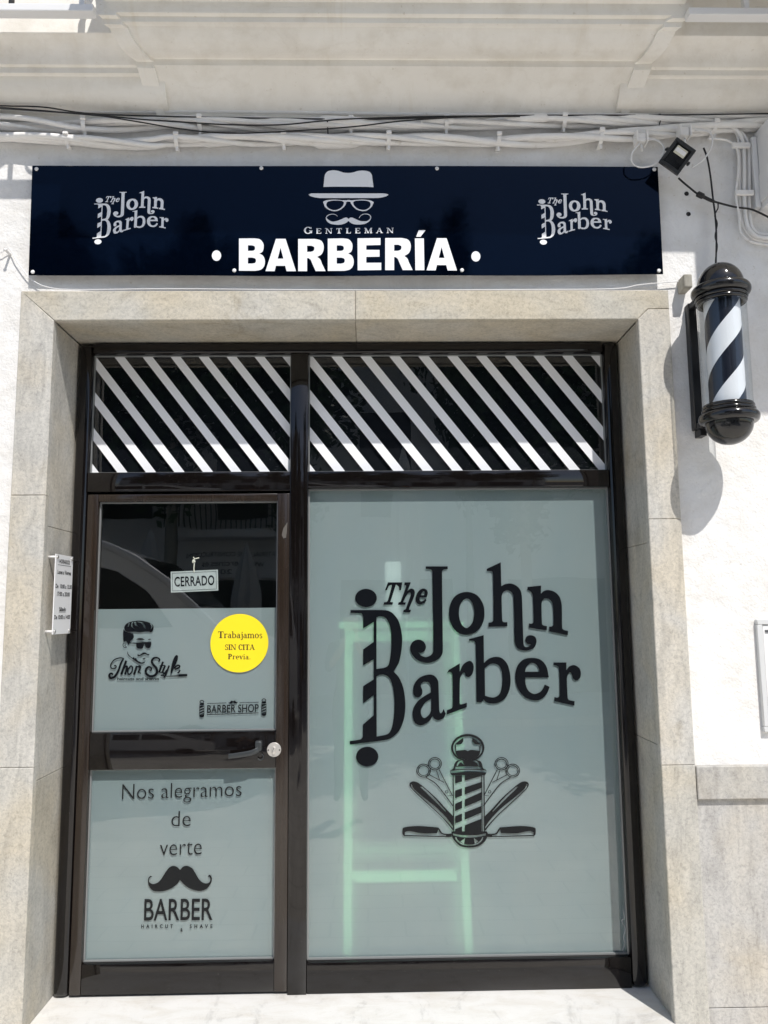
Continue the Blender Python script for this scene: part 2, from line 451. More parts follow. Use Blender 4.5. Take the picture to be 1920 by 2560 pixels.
# traced lettering and emblems: contours in millimetres on the plane they are stuck to (x, z); first contour of a group is the
# outline, the others are holes
ART = {
'john_logo': [[[528,16354,518,16275,490,16199,444,16130,384,16069,310,16020,226,15983,136,15961,41,15954,-53,15963,-143,15986,-227,16024,-300,16075,-359,16137,-404,16207,-431,16283,-440,16362,-430,16441,-402,16517,-357,16586,-297,16647,-223,16697,-139,16734,-48,16756,46,16763,141,16754,232,16731,315,16692,388,16641,448,16579,492,16509,519,16433]],[[539,9486,529,9405,500,9328,455,9257,394,9195,321,9144,237,9107,145,9085,51,9078,-43,9087,-134,9112,-218,9151,-291,9203,-351,9267,-395,9339,-422,9417,-431,9498,-421,9579,-393,9656,-348,9728,-288,9790,-214,9841,-130,9878,-38,9900,56,9907,151,9898,242,9873,326,9834,399,9781,459,9718,503,9645,530,9567]],[[-649,15830,-337,15828,14,15827,365,15825,678,15819,916,15807,984,15796,1051,15776,1116,15748,1176,15712,1231,15670,1291,15611,1353,15539,1412,15460,1464,15374,1506,15287,1543,15182,1573,15065,1597,14942,1616,14820,1630,14707,1638,14610,1641,14512,1639,14414,1633,14316,1624,14219,1609,14094,1589,13956,1564,13814,1535,13678,1500,13557,1460,13463,1409,13372,1354,13284,1298,13200,1248,13120,1296,13067,1348,13012,1400,12955,1449,12895,1491,12832,1534,12751,1575,12661,1614,12566,1647,12468,1673,12370,1697,12250,1716,12119,1731,11983,1741,11846,1745,11715,1744,11591,1737,11465,1724,11341,1707,11221,1684,11108,1657,11007,1623,10906,1584,10807,1541,10716,1497,10634,1455,10571,1406,10511,1353,10455,1298,10404,1241,10357,1184,10315,1125,10276,1062,10242,997,10215,929,10197,682,10161,356,10123,-10,10084,-376,10046,-702,10011,-702,10161,-610,10171,-508,10181,-406,10192,-314,10205,-242,10220,-214,10234,-189,10256,-167,10282,-147,10308,-127,10331,-124,10848,349,11245,356,12114,-109,11758,-105,12499,361,12787,367,13666,-100,13398,-96,14094,373,14417,379,15298,-91,15013,-88,15526,-100,15557,-110,15594,-123,15630,-141,15660,-168,15678,-240,15691,-336,15697,-445,15698,-553,15699,-650,15701],[507,15498,532,15508,559,15521,586,15534,614,15543,643,15546,687,15543,739,15537,793,15526,845,15508,890,15481,932,15440,973,15388,1010,15328,1042,15265,1068,15202,1093,15124,1114,15036,1131,14943,1145,14849,1154,14756,1159,14641,1160,14514,1158,14382,1153,14253,1147,14135,1140,14035,1130,13932,1117,13831,1102,13736,1084,13650,1069,13580,1052,13510,1031,13441,998,13381,951,13334,878,13300,785,13277,683,13262,581,13248,489,13233],[487,12917,513,12930,541,12945,570,12960,599,12973,630,12981,672,12988,720,12993,770,12995,820,12991,867,12979,912,12957,958,12927,1002,12891,1042,12850,1075,12805,1107,12748,1136,12682,1162,12610,1184,12536,1201,12463,1218,12369,1233,12266,1244,12157,1253,12046,1258,11938,1261,11814,1260,11680,1257,11543,1251,11410,1242,11286,1231,11178,1215,11066,1197,10956,1177,10855,1157,10768,1139,10710,1117,10651,1091,10595,1063,10544,1034,10502,1007,10474,975,10451,940,10432,903,10417,865,10405,800,10389,721,10375,636,10361,551,10349,475,10336]],[[2737,17746,3726,17738,3723,17619,3689,17618,3652,17617,3614,17616,3579,17612,3550,17603,3526,17589,3503,17571,3484,17549,3471,17525,3466,17499,3457,16962,3453,16186,3449,15333,3445,14560,3438,14023,3434,13973,3425,13922,3412,13872,3392,13825,3366,13781,3328,13734,3283,13686,3230,13641,3174,13600,3115,13567,3050,13540,2979,13517,2905,13501,2829,13490,2754,13487,2678,13490,2599,13501,2521,13517,2445,13541,2374,13570,2308,13608,2243,13653,2184,13704,2130,13759,2086,13816,2050,13878,2020,13946,1998,14016,1985,14085,1983,14149,1992,14208,2014,14268,2043,14323,2079,14373,2117,14413,2160,14445,2209,14469,2262,14487,2315,14497,2365,14500,2414,14495,2463,14483,2510,14463,2553,14438,2589,14409,2620,14372,2646,14328,2668,14280,2682,14231,2689,14186,2687,14143,2676,14099,2659,14056,2638,14019,2614,13988,2585,13964,2550,13946,2513,13934,2477,13925,2447,13918,2429,13918,2410,13921,2392,13926,2374,13932,2357,13937,2377,13911,2396,13881,2417,13852,2440,13825,2467,13803,2505,13783,2549,13763,2596,13747,2644,13737,2691,13735,2738,13742,2787,13756,2836,13776,2880,13801,2917,13830,2948,13862,2974,13899,2995,13940,3009,13984,3015,14028,3024,14561,3029,15334,3030,16188,3029,16965,3024,17502,3021,17528,3011,17553,2997,17575,2979,17594,2958,17607,2922,17617,2878,17622,2828,17624,2779,17625,2735,17627]],[[4553,16589,4647,16582,4743,16563,4838,16533,4926,16494,5004,16445,5072,16384,5133,16310,5186,16228,5231,16143,5268,16060,5295,15977,5314,15892,5325,15805,5330,15718,5329,15632,5325,15546,5316,15459,5300,15373,5278,15289,5246,15207,5206,15125,5157,15042,5100,14962,5036,14890,4966,14831,4885,14783,4795,14744,4699,14714,4602,14695,4511,14688,4421,14692,4331,14707,4243,14732,4160,14769,4084,14817,4016,14880,3953,14958,3896,15045,3847,15134,3808,15221,3780,15302,3761,15387,3750,15473,3744,15560,3744,15647,3748,15736,3757,15829,3772,15921,3795,16011,3825,16095,3864,16176,3911,16255,3965,16330,4027,16397,4096,16453,4175,16499,4266,16537,4362,16565,4459,16583],[4538,16300,4585,16295,4635,16273,4683,16239,4726,16198,4761,16154,4790,16101,4814,16038,4832,15969,4847,15901,4858,15838,4866,15785,4871,15731,4873,15677,4871,15623,4866,15569,4856,15501,4842,15426,4825,15350,4801,15276,4771,15212,4732,15153,4683,15095,4629,15044,4575,15006,4526,14986,4480,14989,4434,15010,4390,15044,4350,15085,4317,15127,4286,15178,4258,15238,4235,15305,4216,15373,4201,15441,4192,15511,4188,15583,4188,15657,4192,15730,4200,15800,4211,15866,4227,15933,4246,15998,4271,16059,4302,16113,4341,16164,4387,16213,4438,16255,4489,16286]],[[1032,17044,1676,17038,1609,16686,1536,16687,1533,16716,1532,16747,1529,16779,1524,16809,1515,16836,1500,16859,1480,16879,1458,16897,1436,16915,1416,16932,1380,16932,1334,16790,1282,16631,1230,16472,1184,16333,1151,16231,1146,16218,1141,16205,1137,16193,1132,16180,1127,16169,1254,16154,1217,16047,819,16050,847,16158,870,16161,895,16164,921,16167,945,16172,965,16179,979,16188,992,16199,1004,16212,1013,16226,1020,16241,1050,16338,1091,16475,1134,16626,1172,16764,1198,16861,1199,16875,1198,16889,1195,16903,1192,16916,1190,16929,1166,16923,1140,16917,1115,16910,1091,16901,1071,16885,1051,16855,1033,16817,1016,16773,999,16730,983,16692,897,16693]],[[1781,17037,2053,17035,1898,16652,1924,16673,1951,16696,1979,16719,2008,16738,2036,16750,2064,16755,2093,16755,2122,16750,2149,16740,2171,16727,2189,16707,2205,16681,2216,16652,2225,16621,2228,16591,2228,16556,2222,16518,2214,16479,2202,16440,2190,16402,2155,16316,2108,16207,2057,16092,2011,15987,1979,15910,1974,15892,1970,15874,1968,15855,1967,15837,1964,15820,2046,15815,2013,15703,1692,15706,1720,15818,1736,15821,1754,15822,1772,15825,1788,15830,1802,15839,1814,15856,1825,15879,1835,15904,1844,15930,1853,15956,1886,16039,1929,16152,1976,16275,2017,16388,2045,16471,2050,16493,2052,16517,2050,16541,2046,16561,2038,16574,2024,16582,2006,16584,1984,16582,1964,16576,1947,16566,1924,16544,1900,16514,1874,16478,1850,16441,1827,16405,1803,16365,1779,16320,1756,16276,1736,16235,1720,16204,1716,16193,1713,16182,1711,16171,1709,16160,1706,16150,1824,16144,1791,16041,1470,16044,1498,16152,1517,16156,1538,16158,1559,16162,1577,16169,1589,16182,1632,16282,1686,16425,1744,16584,1796,16730,1833,16833,1837,16849,1839,16864,1840,16880,1841,16896,1843,16910,1761,16911]],[[2612,16754,2642,16753,2673,16747,2703,16736,2729,16722,2752,16704,2770,16680,2786,16652,2798,16620,2806,16587,2808,16554,2805,16518,2795,16478,2781,16438,2767,16398,2755,16361,2447,16364,2444,16343,2440,16320,2436,16297,2434,16275,2437,16256,2443,16237,2453,16220,2465,16204,2479,16191,2494,16183,2512,16181,2532,16184,2554,16191,2575,16200,2594,16209,2615,16223,2636,16240,2656,16259,2677,16277,2695,16294,2749,16226,2725,16200,2700,16170,2673,16141,2646,16114,2615,16092,2581,16076,2544,16062,2505,16053,2468,16048,2434,16049,2402,16056,2372,16068,2344,16085,2319,16106,2299,16131,2283,16161,2272,16196,2264,16234,2260,16273,2261,16311,2266,16354,2277,16401,2291,16449,2308,16495,2327,16536,2348,16572,2373,16607,2400,16639,2428,16668,2457,16693,2485,16712,2516,16728,2549,16742,2581,16751],[2494,16458,2505,16481,2516,16507,2528,16534,2541,16558,2555,16579,2570,16596,2587,16614,2606,16629,2623,16639,2637,16641,2649,16635,2658,16620,2666,16600,2671,16579,2672,16560,2669,16540,2662,16519,2653,16497,2643,16476,2635,16457]],[[2791,12971,2842,12973,2894,12967,2945,12956,2993,12938,3036,12916,3075,12887,3110,12850,3142,12809,3168,12766,3190,12726,3203,12688,3211,12649,3215,12609,3216,12568,3217,12528,3221,12351,3223,12109,3225,11847,3228,11608,3233,11437,3238,11405,3246,11370,3258,11338,3271,11312,3284,11298,3299,11296,3317,11305,3335,11321,3352,11340,3366,11357,3379,11378,3390,11403,3401,11429,3411,11455,3421,11478,3516,11273,3497,11237,3478,11197,3458,11156,3434,11119,3405,11088,3368,11062,3325,11040,3279,11022,3233,11009,3190,11004,3150,11007,3109,11017,3069,11033,3034,11052,3004,11071,2984,11090,2968,11114,2955,11140,2943,11166,2931,11189,2904,11145,2876,11098,2847,11050,2816,11005,2780,10965,2740,10931,2696,10900,2649,10872,2602,10848,2556,10829,2512,10814,2467,10802,2422,10794,2377,10792,2333,10797,2290,10811,2246,10832,2203,10859,2165,10892,2135,10929,2109,10979,2087,11039,2069,11104,2057,11170,2051,11234,2049,11295,2054,11357,2063,11418,2078,11479,2099,11537,2129,11599,2167,11663,2210,11726,2256,11786,2304,11839,2352,11884,2405,11925,2461,11962,2518,11997,2575,12032,2635,12069,2697,12104,2761,12139,2823,12172,2881,12204,2881,12250,2883,12300,2883,12351,2882,12400,2876,12444,2867,12481,2855,12518,2840,12554,2821,12586,2798,12612,2770,12632,2737,12648,2700,12659,2664,12665,2629,12666,2595,12660,2559,12647,2525,12629,2495,12609,2471,12589,2457,12569,2446,12546,2440,12521,2438,12496,2438,12471,2446,12438,2460,12401,2477,12361,2491,12321,2498,12282,2500,12243,2498,12202,2493,12161,2482,12124,2464,12090,2437,12060,2401,12031,2360,12006,2320,11988,2284,11979,2251,11981,2218,11992,2187,12010,2159,12033,2138,12059,2120,12094,2105,12136,2094,12183,2088,12231,2087,12278,2091,12334,2099,12397,2112,12461,2132,12525,2158,12583,2195,12642,2239,12701,2290,12758,2347,12809,2408,12853,2479,12889,2558,12919,2641,12944,2721,12961],[2885,11933,2833,11899,2776,11863,2718,11826,2663,11788,2615,11749,2576,11710,2540,11667,2507,11622,2478,11577,2455,11533,2440,11491,2428,11446,2422,11401,2419,11357,2421,11316,2428,11277,2441,11238,2457,11200,2475,11167,2494,11142,2512,11126,2533,11113,2557,11104,2581,11102,2605,11106,2638,11122,2676,11148,2716,11180,2753,11214,2785,11247,2808,11279,2828,11314,2845,11351,2861,11386,2877,11419]],[[4177,13441,4169,13080,4193,13133,4217,13190,4243,13249,4271,13304,4301,13352,4332,13389,4369,13424,4408,13455,4448,13482,4484,13504,4514,13520,4547,13532,4580,13542,4613,13545,4642,13542,4670,13531,4697,13513,4722,13490,4744,13464,4761,13435,4775,13401,4785,13362,4791,13321,4794,13278,4792,13236,4786,13186,4775,13129,4760,13072,4741,13018,4719,12973,4694,12938,4662,12905,4626,12877,4591,12855,4559,12843,4529,12841,4500,12849,4471,12864,4446,12882,4426,12901,4413,12926,4407,12957,4403,12989,4398,13017,4388,13034,4370,13039,4348,13037,4323,13029,4301,13016,4284,13000,4260,12965,4234,12920,4208,12868,4187,12813,4176,12759,4163,12588,4153,12358,4145,12110,4141,11888,4140,11732,4142,11715,4148,11697,4157,11681,4169,11670,4184,11666,4224,11671,4278,11683,4338,11700,4399,11718,4453,11732,4449,11541,3555,11238,3568,11425,3606,11437,3648,11451,3691,11464,3730,11479,3761,11496,3781,11513,3798,11533,3812,11555,3821,11580,3825,11604,3833,11808,3838,12099,3842,12419,3843,12711,3843,12916,3841,12939,3837,12962,3830,12984,3820,13005,3809,13022,3795,13038,3779,13053,3761,13065,3741,13074,3720,13076,3698,13070,3673,13058,3647,13042,3622,13025,3598,13011,3677,13160]],[[6122,17901,6117,16831,6153,16850,6191,16871,6231,16892,6272,16910,6314,16924,6362,16934,6414,16943,6468,16948,6522,16948,6574,16941,6628,16927,6684,16905,6739,16878,6790,16847,6835,16815,6873,16782,6907,16745,6937,16704,6963,16661,6984,16616,7001,16563,7013,16504,7022,16443,7027,16380,7030,16318,7033,16010,7033,15585,7033,15123,7033,14703,7034,14404,7035,14358,7036,14309,7040,14261,7046,14219,7057,14185,7070,14164,7090,14146,7113,14133,7138,14124,7164,14120,7191,14124,7221,14135,7252,14150,7281,14167,7304,14182,7320,14196,7333,14213,7345,14231,7355,14248,7366,14265,7335,14265,7300,14264,7264,14265,7231,14269,7203,14281,7180,14302,7159,14329,7141,14362,7129,14395,7124,14428,7126,14461,7134,14496,7148,14531,7166,14562,7189,14588,7216,14608,7250,14625,7287,14637,7326,14644,7364,14645,7404,14640,7447,14630,7490,14615,7529,14595,7560,14570,7583,14539,7602,14501,7615,14460,7622,14416,7623,14374,7616,14327,7603,14275,7583,14223,7559,14173,7530,14131,7496,14097,7456,14066,7412,14041,7366,14019,7318,14002,7267,13989,7213,13979,7157,13973,7100,13972,7045,13976,6989,13985,6930,13998,6872,14016,6820,14039,6776,14066,6743,14099,6716,14138,6695,14181,6678,14227,6663,14271,6652,14316,6646,14363,6643,14410,6641,14458,6641,14506,6642,14799,6646,15212,6650,15664,6651,16077,6647,16371,6642,16415,6629,16459,6611,16501,6589,16539,6563,16570,6533,16595,6497,16616,6457,16632,6418,16642,6381,16646,6345,16642,6309,16633,6274,16618,6242,16597,6214,16573,6189,16542,6165,16505,6146,16463,6131,16419,6124,16376,6116,16203,6113,15967,6112,15711,6115,15480,6119,15318,6122,15297,6131,15277,6143,15259,6158,15244,6176,15234,6203,15228,6236,15227,6272,15229,6308,15231,6340,15232,6335,15046,5491,15030,5496,15216,5525,15219,5557,15222,5589,15225,5620,15230,5645,15239,5666,15250,5686,15264,5704,15281,5716,15300,5722,15321,5732,15634,5741,16088,5747,16591,5751,17050,5752,17371,5751,17400,5747,17430,5739,17459,5726,17483,5705,17501,5671,17510,5626,17514,5576,17513,5525,17512,5480,17512,5483,17612]],[[7911,16841,7889,16484,7914,16506,7940,16531,7967,16556,7996,16579,8028,16597,8064,16612,8103,16625,8145,16635,8187,16640,8229,16640,8281,16633,8339,16621,8399,16604,8458,16581,8511,16553,8560,16518,8608,16478,8652,16432,8691,16382,8723,16328,8750,16264,8772,16191,8790,16114,8802,16035,8809,15957,8810,15781,8804,15555,8796,15316,8790,15101,8790,14949,8795,14928,8807,14909,8823,14892,8842,14877,8862,14865,8892,14853,8930,14842,8971,14832,9012,14823,9049,14814,9027,14629,8199,14813,8206,15009,8231,15011,8259,15012,8287,15014,8313,15018,8336,15027,8356,15041,8375,15058,8391,15078,8403,15101,8409,15124,8415,15239,8419,15398,8420,15573,8419,15737,8416,15862,8413,15908,8408,15955,8400,16001,8389,16045,8374,16084,8355,16119,8332,16153,8306,16185,8278,16212,8250,16233,8220,16249,8188,16261,8155,16268,8122,16271,8091,16270,8062,16263,8032,16251,8004,16235,7979,16215,7959,16192,7941,16163,7926,16129,7915,16091,7907,16052,7902,16014,7896,15873,7892,15681,7890,15474,7890,15286,7893,15154,7896,15135,7905,15116,7918,15100,7933,15086,7950,15075,7976,15064,8009,15055,8044,15048,8080,15041,8112,15034,8091,14853,7300,14978,7306,15159,7333,15158,7363,15155,7393,15152,7421,15153,7445,15158,7466,15168,7485,15182,7501,15200,7513,15219,7518,15241,7523,15413,7526,15659,7526,15932,7524,16183,7520,16364,7517,16401,7510,16439,7500,16475,7488,16509,7476,16537,7464,16556,7449,16572,7431,16587,7413,16600,7393,16612,7372,16623,7349,16633,7325,16642,7302,16650,7280,16658,7299,16786]],[[5269,14665,5253,13451,5294,13487,5337,13526,5382,13566,5429,13602,5479,13633,5534,13658,5594,13679,5655,13696,5717,13708,5777,13712,5838,13710,5900,13702,5961,13688,6019,13666,6071,13636,6126,13593,6180,13540,6231,13479,6275,13413,6310,13343,6342,13252,6368,13148,6390,13035,6404,12921,6412,12812,6414,12704,6408,12594,6397,12485,6378,12381,6353,12283,6320,12194,6279,12105,6230,12020,6177,11943,6120,11879,6059,11829,5989,11787,5914,11754,5841,11727,5772,11706,5713,11693,5651,11687,5589,11686,5531,11689,5478,11695,5436,11703,5393,11716,5352,11733,5315,11751,5284,11768,5263,11784,5245,11804,5229,11825,5213,11846,5198,11865,5097,11747,4882,11749,4887,12258,4893,12835,4899,13411,4903,13917,4903,14279,4900,14305,4894,14331,4883,14356,4871,14379,4857,14396,4841,14409,4822,14418,4801,14425,4780,14429,4759,14431,4732,14433,4701,14431,4670,14428,4639,14425,4610,14423,4612,14501],[5281,13219,5327,13253,5375,13292,5425,13331,5475,13365,5522,13390,5565,13404,5610,13413,5656,13416,5701,13414,5745,13407,5788,13396,5831,13380,5873,13359,5910,13332,5939,13299,5967,13246,5993,13181,6015,13109,6032,13033,6043,12960,6049,12871,6051,12773,6048,12671,6041,12571,6029,12479,6014,12397,5993,12312,5968,12231,5939,12157,5905,12096,5871,12056,5827,12021,5778,11993,5728,11971,5681,11955,5637,11947,5593,11947,5547,11952,5503,11959,5460,11967,5420,11977,5380,11990,5340,12004,5302,12019,5266,12032]],[[7381,13647,7458,13645,7537,13637,7616,13624,7690,13602,7759,13571,7822,13528,7881,13475,7936,13414,7983,13347,8020,13277,8050,13190,8072,13091,8087,12986,8101,12883,8116,12789,7072,12800,7070,12746,7067,12689,7065,12631,7066,12572,7073,12516,7086,12456,7104,12393,7126,12332,7154,12275,7186,12226,7226,12184,7272,12147,7323,12116,7376,12093,7427,12080,7480,12079,7536,12089,7592,12107,7645,12130,7690,12153,7727,12179,7759,12210,7788,12245,7815,12281,7839,12315,7858,12347,7875,12382,7890,12417,7904,12451,7918,12482,8136,12379,8111,12321,8087,12258,8061,12193,8030,12131,7993,12073,7946,12018,7893,11964,7835,11913,7774,11870,7714,11837,7653,11816,7589,11804,7523,11800,7458,11803,7394,11812,7318,11827,7237,11850,7155,11879,7076,11917,7006,11964,6936,12029,6866,12107,6801,12194,6745,12285,6699,12376,6667,12468,6645,12565,6631,12665,6625,12763,6626,12857,6632,12948,6645,13039,6665,13129,6693,13214,6727,13291,6770,13360,6822,13426,6880,13485,6943,13537,7008,13578,7076,13608,7150,13629,7227,13641,7304,13646],[7065,13046,7076,13087,7086,13132,7097,13178,7113,13222,7136,13262,7170,13302,7212,13343,7258,13381,7305,13411,7349,13429,7389,13435,7431,13430,7471,13418,7510,13400,7545,13379,7576,13353,7605,13319,7631,13282,7654,13244,7672,13208,7684,13176,7692,13141,7697,13106,7701,13071,7706,13039]],[[8921,13433,8908,13099,8933,13130,8958,13165,8984,13199,9014,13231,9048,13257,9087,13278,9132,13296,9179,13309,9227,13316,9272,13313,9319,13299,9367,13276,9414,13246,9456,13211,9489,13175,9513,13134,9530,13089,9541,13040,9547,12992,9549,12947,9548,12907,9541,12865,9531,12825,9516,12787,9497,12754,9473,12724,9443,12695,9410,12671,9377,12653,9344,12645,9312,12648,9278,12661,9244,12681,9214,12706,9190,12734,9173,12771,9162,12817,9154,12867,9146,12912,9134,12947,9123,12964,9107,12981,9090,12995,9071,13002,9052,13001,9033,12988,9013,12967,8992,12940,8973,12910,8959,12881,8946,12847,8935,12809,8926,12769,8920,12728,8917,12688,8914,12557,8912,12380,8913,12191,8916,12019,8921,11895,8925,11872,8933,11850,8945,11829,8962,11812,8981,11799,9018,11786,9066,11775,9119,11766,9172,11757,9220,11748,9202,11557,8316,11758,8332,11935,8360,11930,8391,11922,8422,11915,8452,11911,8479,11915,8503,11925,8527,11941,8548,11961,8564,11984,8571,12009,8579,12182,8585,12428,8587,12699,8586,12948,8583,13126,8581,13158,8575,13191,8565,13221,8550,13249,8529,13272,8498,13290,8459,13303,8416,13313,8372,13322,8334,13332,8347,13439]]],
